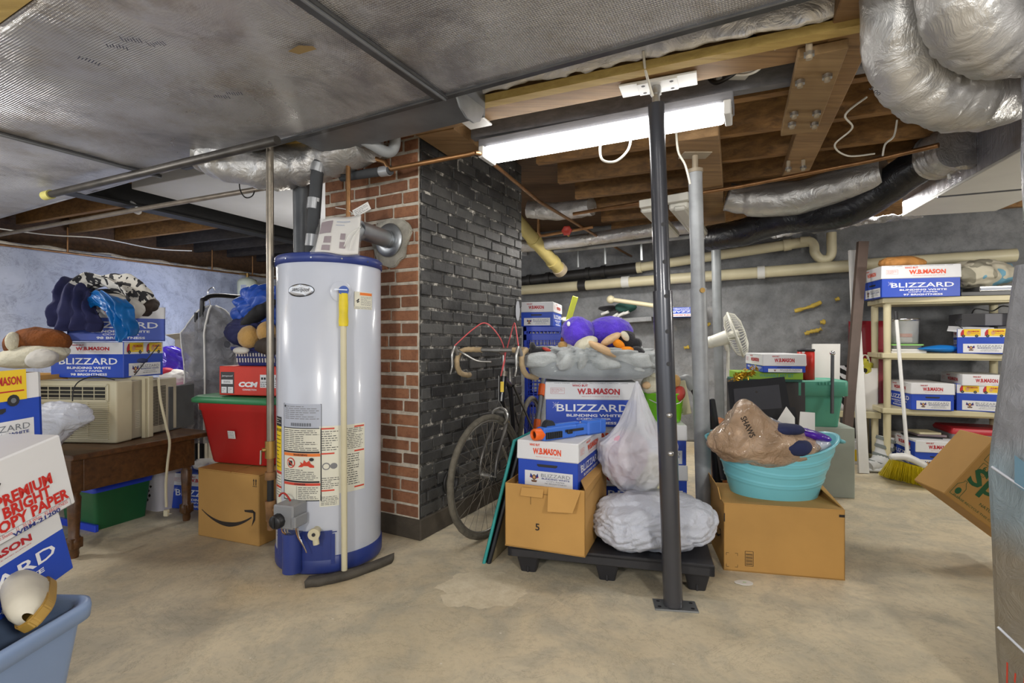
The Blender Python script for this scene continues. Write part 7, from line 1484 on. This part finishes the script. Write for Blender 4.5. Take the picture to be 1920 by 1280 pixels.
def d_skate(mb, W, D, H):
    F = face('front', (0, -D/2, 0)); mb.rect(F, -W/2+.012, .01, -W/2+.10, H*.80, 'box_grey_dark', .001); mb.text(F, -W/2+.055, H*.66, 'Jetspeed', .07, .012, 'print_white', 0, .002)
    for x, y, w, h in ((-W/2+.055, H*.46, .075, .024), (-W/2+.035, H*.18, .034, .035), (-W/2+.077, H*.18, .034, .035)): mb.rect(F, x-w/2, y-h/2, x+w/2, y+h/2, 'box_white', .002); lines(mb, F, x-w*.3, y-h*.3, x+w*.3, y+h*.3, 2, 'ink', 3, off=.003)
    mb.text(F, -.02, H*.38, 'CCM', .12, .030, 'print_white', .06, .0015, slant=.25); mb.text(F, -.01, H*.20, 'CONNECTION', .09, .010, 'print_white', .02)
    for x in (.09, .18): mb.rect(F, x-.032, H*.28, x+.032, H*.72, 'box_white', .001); lines(mb, F, x-.028, H*.3, x+.028, H*.5, 3, 'ink', 2, off=.002); [mb.rect(F, x-.024+k*.017, H*.55, x-.012+k*.017, H*.63, 'ink', .002) for k in range(3)]
carton('shoe_box', 'orange-red skate box with white lettering on the green tote lid', (-1.44, 3.02, .775), -12, .42, .28, .165, d_skate, m='skate_red', hollow=False, catg='box')
root = thing('basket', 'blue plastic laundry basket of clothes on the orange-red box', 'basket', (-1.41, 3.06, .942), -12)
mb = MB(); mb.rrect([(.17, .13, .04, 0), (.19, .15, .04, .10)], 'basket_blue', None, 5, True, (True, False)); mb.rrect([(.192, .152, .04, .085), (.20, .16, .04, .09), (.20, .16, .04, .108), (.185, .145, .04, .108)], 'basket_blue', None, 5, True, (False, False)); F = frame((0, -.1345, .0), (1, 0, 0), (0, -.2, 1))
for r_, (y0, y1) in enumerate(((.02, .045), (.055, .075))):
    for k in range(17): x = -.15+k*.0185; mb.poly(F, [(x, y0), (x+.009, y0), (x+.011, y1), (x+.002, y1)], 'cap_white', .006)
mb.build('basket_body', root)
cloth('bright blue nylon jacket heaped highest in the laundry basket', P(500, 580, 3.08), (.17, .12, .13), 'nylon_blue', 3, .10, sub=6, fold=.16, ff=3.4)
cloth('black jacket sleeve lying across the blue jacket', P(482, 590, 2.96), (.12, .05, .035), 'cloth_black', 6, .12, rot=(0, -38, 0))
cloth('dark navy garment under the black sleeve in the basket', P(470, 622, 3.02), (.12, .09, .08), 'shirt_navy', 9, .12)
plush('pair of tan plush slippers poking out of the laundry basket', [('slipper', (466, 632, 2.90), (.055, .04, .062), 'plush_tan', (0, 15, 0), None), ('slipper', (500, 622, 2.90), (.05, .04, .055), 'plush_tan', (0, 10, 0), None)], 'slipper_pair')
cloth('brown fur hat tucked beside the tan slippers', P(508, 648, 2.88), (.085, .05, .045), 'fabric_brown', 4, .08, 'hat', 'hat')
cloth('white sock at the rim of the laundry basket', P(452, 657, 2.86), (.04, .025, .018), 'cap_white', 2, .06, 'sock', 'sock')
# ================================================================= camera, light
sc = bpy.context.scene
cd = bpy.data.cameras.new('camera'); cam = bpy.data.objects.new('camera', cd); COL.objects.link(cam)
cam.location = (0, 0, CAM_Z); cam.rotation_euler = (R(90), 0, 0); cd.lens = 18; cd.sensor_width = 36; cd.clip_start = .02
sc.camera = cam
def area(name, loc, rot, sx, sy, power, col=(1, .96, .9)):
    l = bpy.data.lights.new(name, 'AREA'); l.shape = 'RECTANGLE'; l.size = sx; l.size_y = sy; l.energy = power; l.color = col
    o = bpy.data.objects.new(name, l); COL.objects.link(o); o.location = loc; o.rotation_euler = tuple(R(a) for a in rot); return o
def fill_light(loc, power, col=(1, .95, .87), r=.12):  # unseen point light added to brighten the room, no fixture modelled
    l = bpy.data.lights.new('fill_light', 'POINT'); l.energy = power; l.color = col; l.shadow_soft_size = r
    o = bpy.data.objects.new('fill_light', l); COL.objects.link(o); o.location = loc
fill_light((1.0, -.75, 1.6), 75); fill_light((-1.1, -.8, 1.6), 75)  # added fill pair behind the camera, lifts floor and ceiling
fill_light((3.9, 2.2, 1.5), 42); fill_light((-3.4, 2.4, 1.75), 30, (1, .97, .93))  # added fill on both sides, out of view
area('ceiling_fill', (.9, 4.6, 2.0), (0, 0, 0), 1.2, .15, 25)  # this and the next two: added overhead fill, no lamp hangs here
area('ceiling_fill', (2.4, 3.6, 2.05), (0, 0, 0), 1.2, .15, 18)
area('ceiling_fill', (-2.5, 4.3, 1.95), (0, 0, 0), .8, .2, 14)
fill_light((-1.45, 4.25, 1.5), 13)  # added fill hidden behind the water heater, brightens the pale duct
area('window_daylight', (-3.1, 5.1, 1.45), (75, 0, 60), .5, .4, 9, (.55, .66, 1))
w = bpy.data.worlds.new('World'); sc.world = w; w.use_nodes = True
w.node_tree.nodes['Background'].inputs[0].default_value = (.85, .92, 1, 1); w.node_tree.nodes['Background'].inputs[1].default_value = 1.1
sc.view_settings.view_transform = 'Standard'; sc.view_settings.look = 'None'; sc.view_settings.exposure = 0.48; sc.view_settings.gamma = 1
sc.view_settings.use_curve_mapping = False
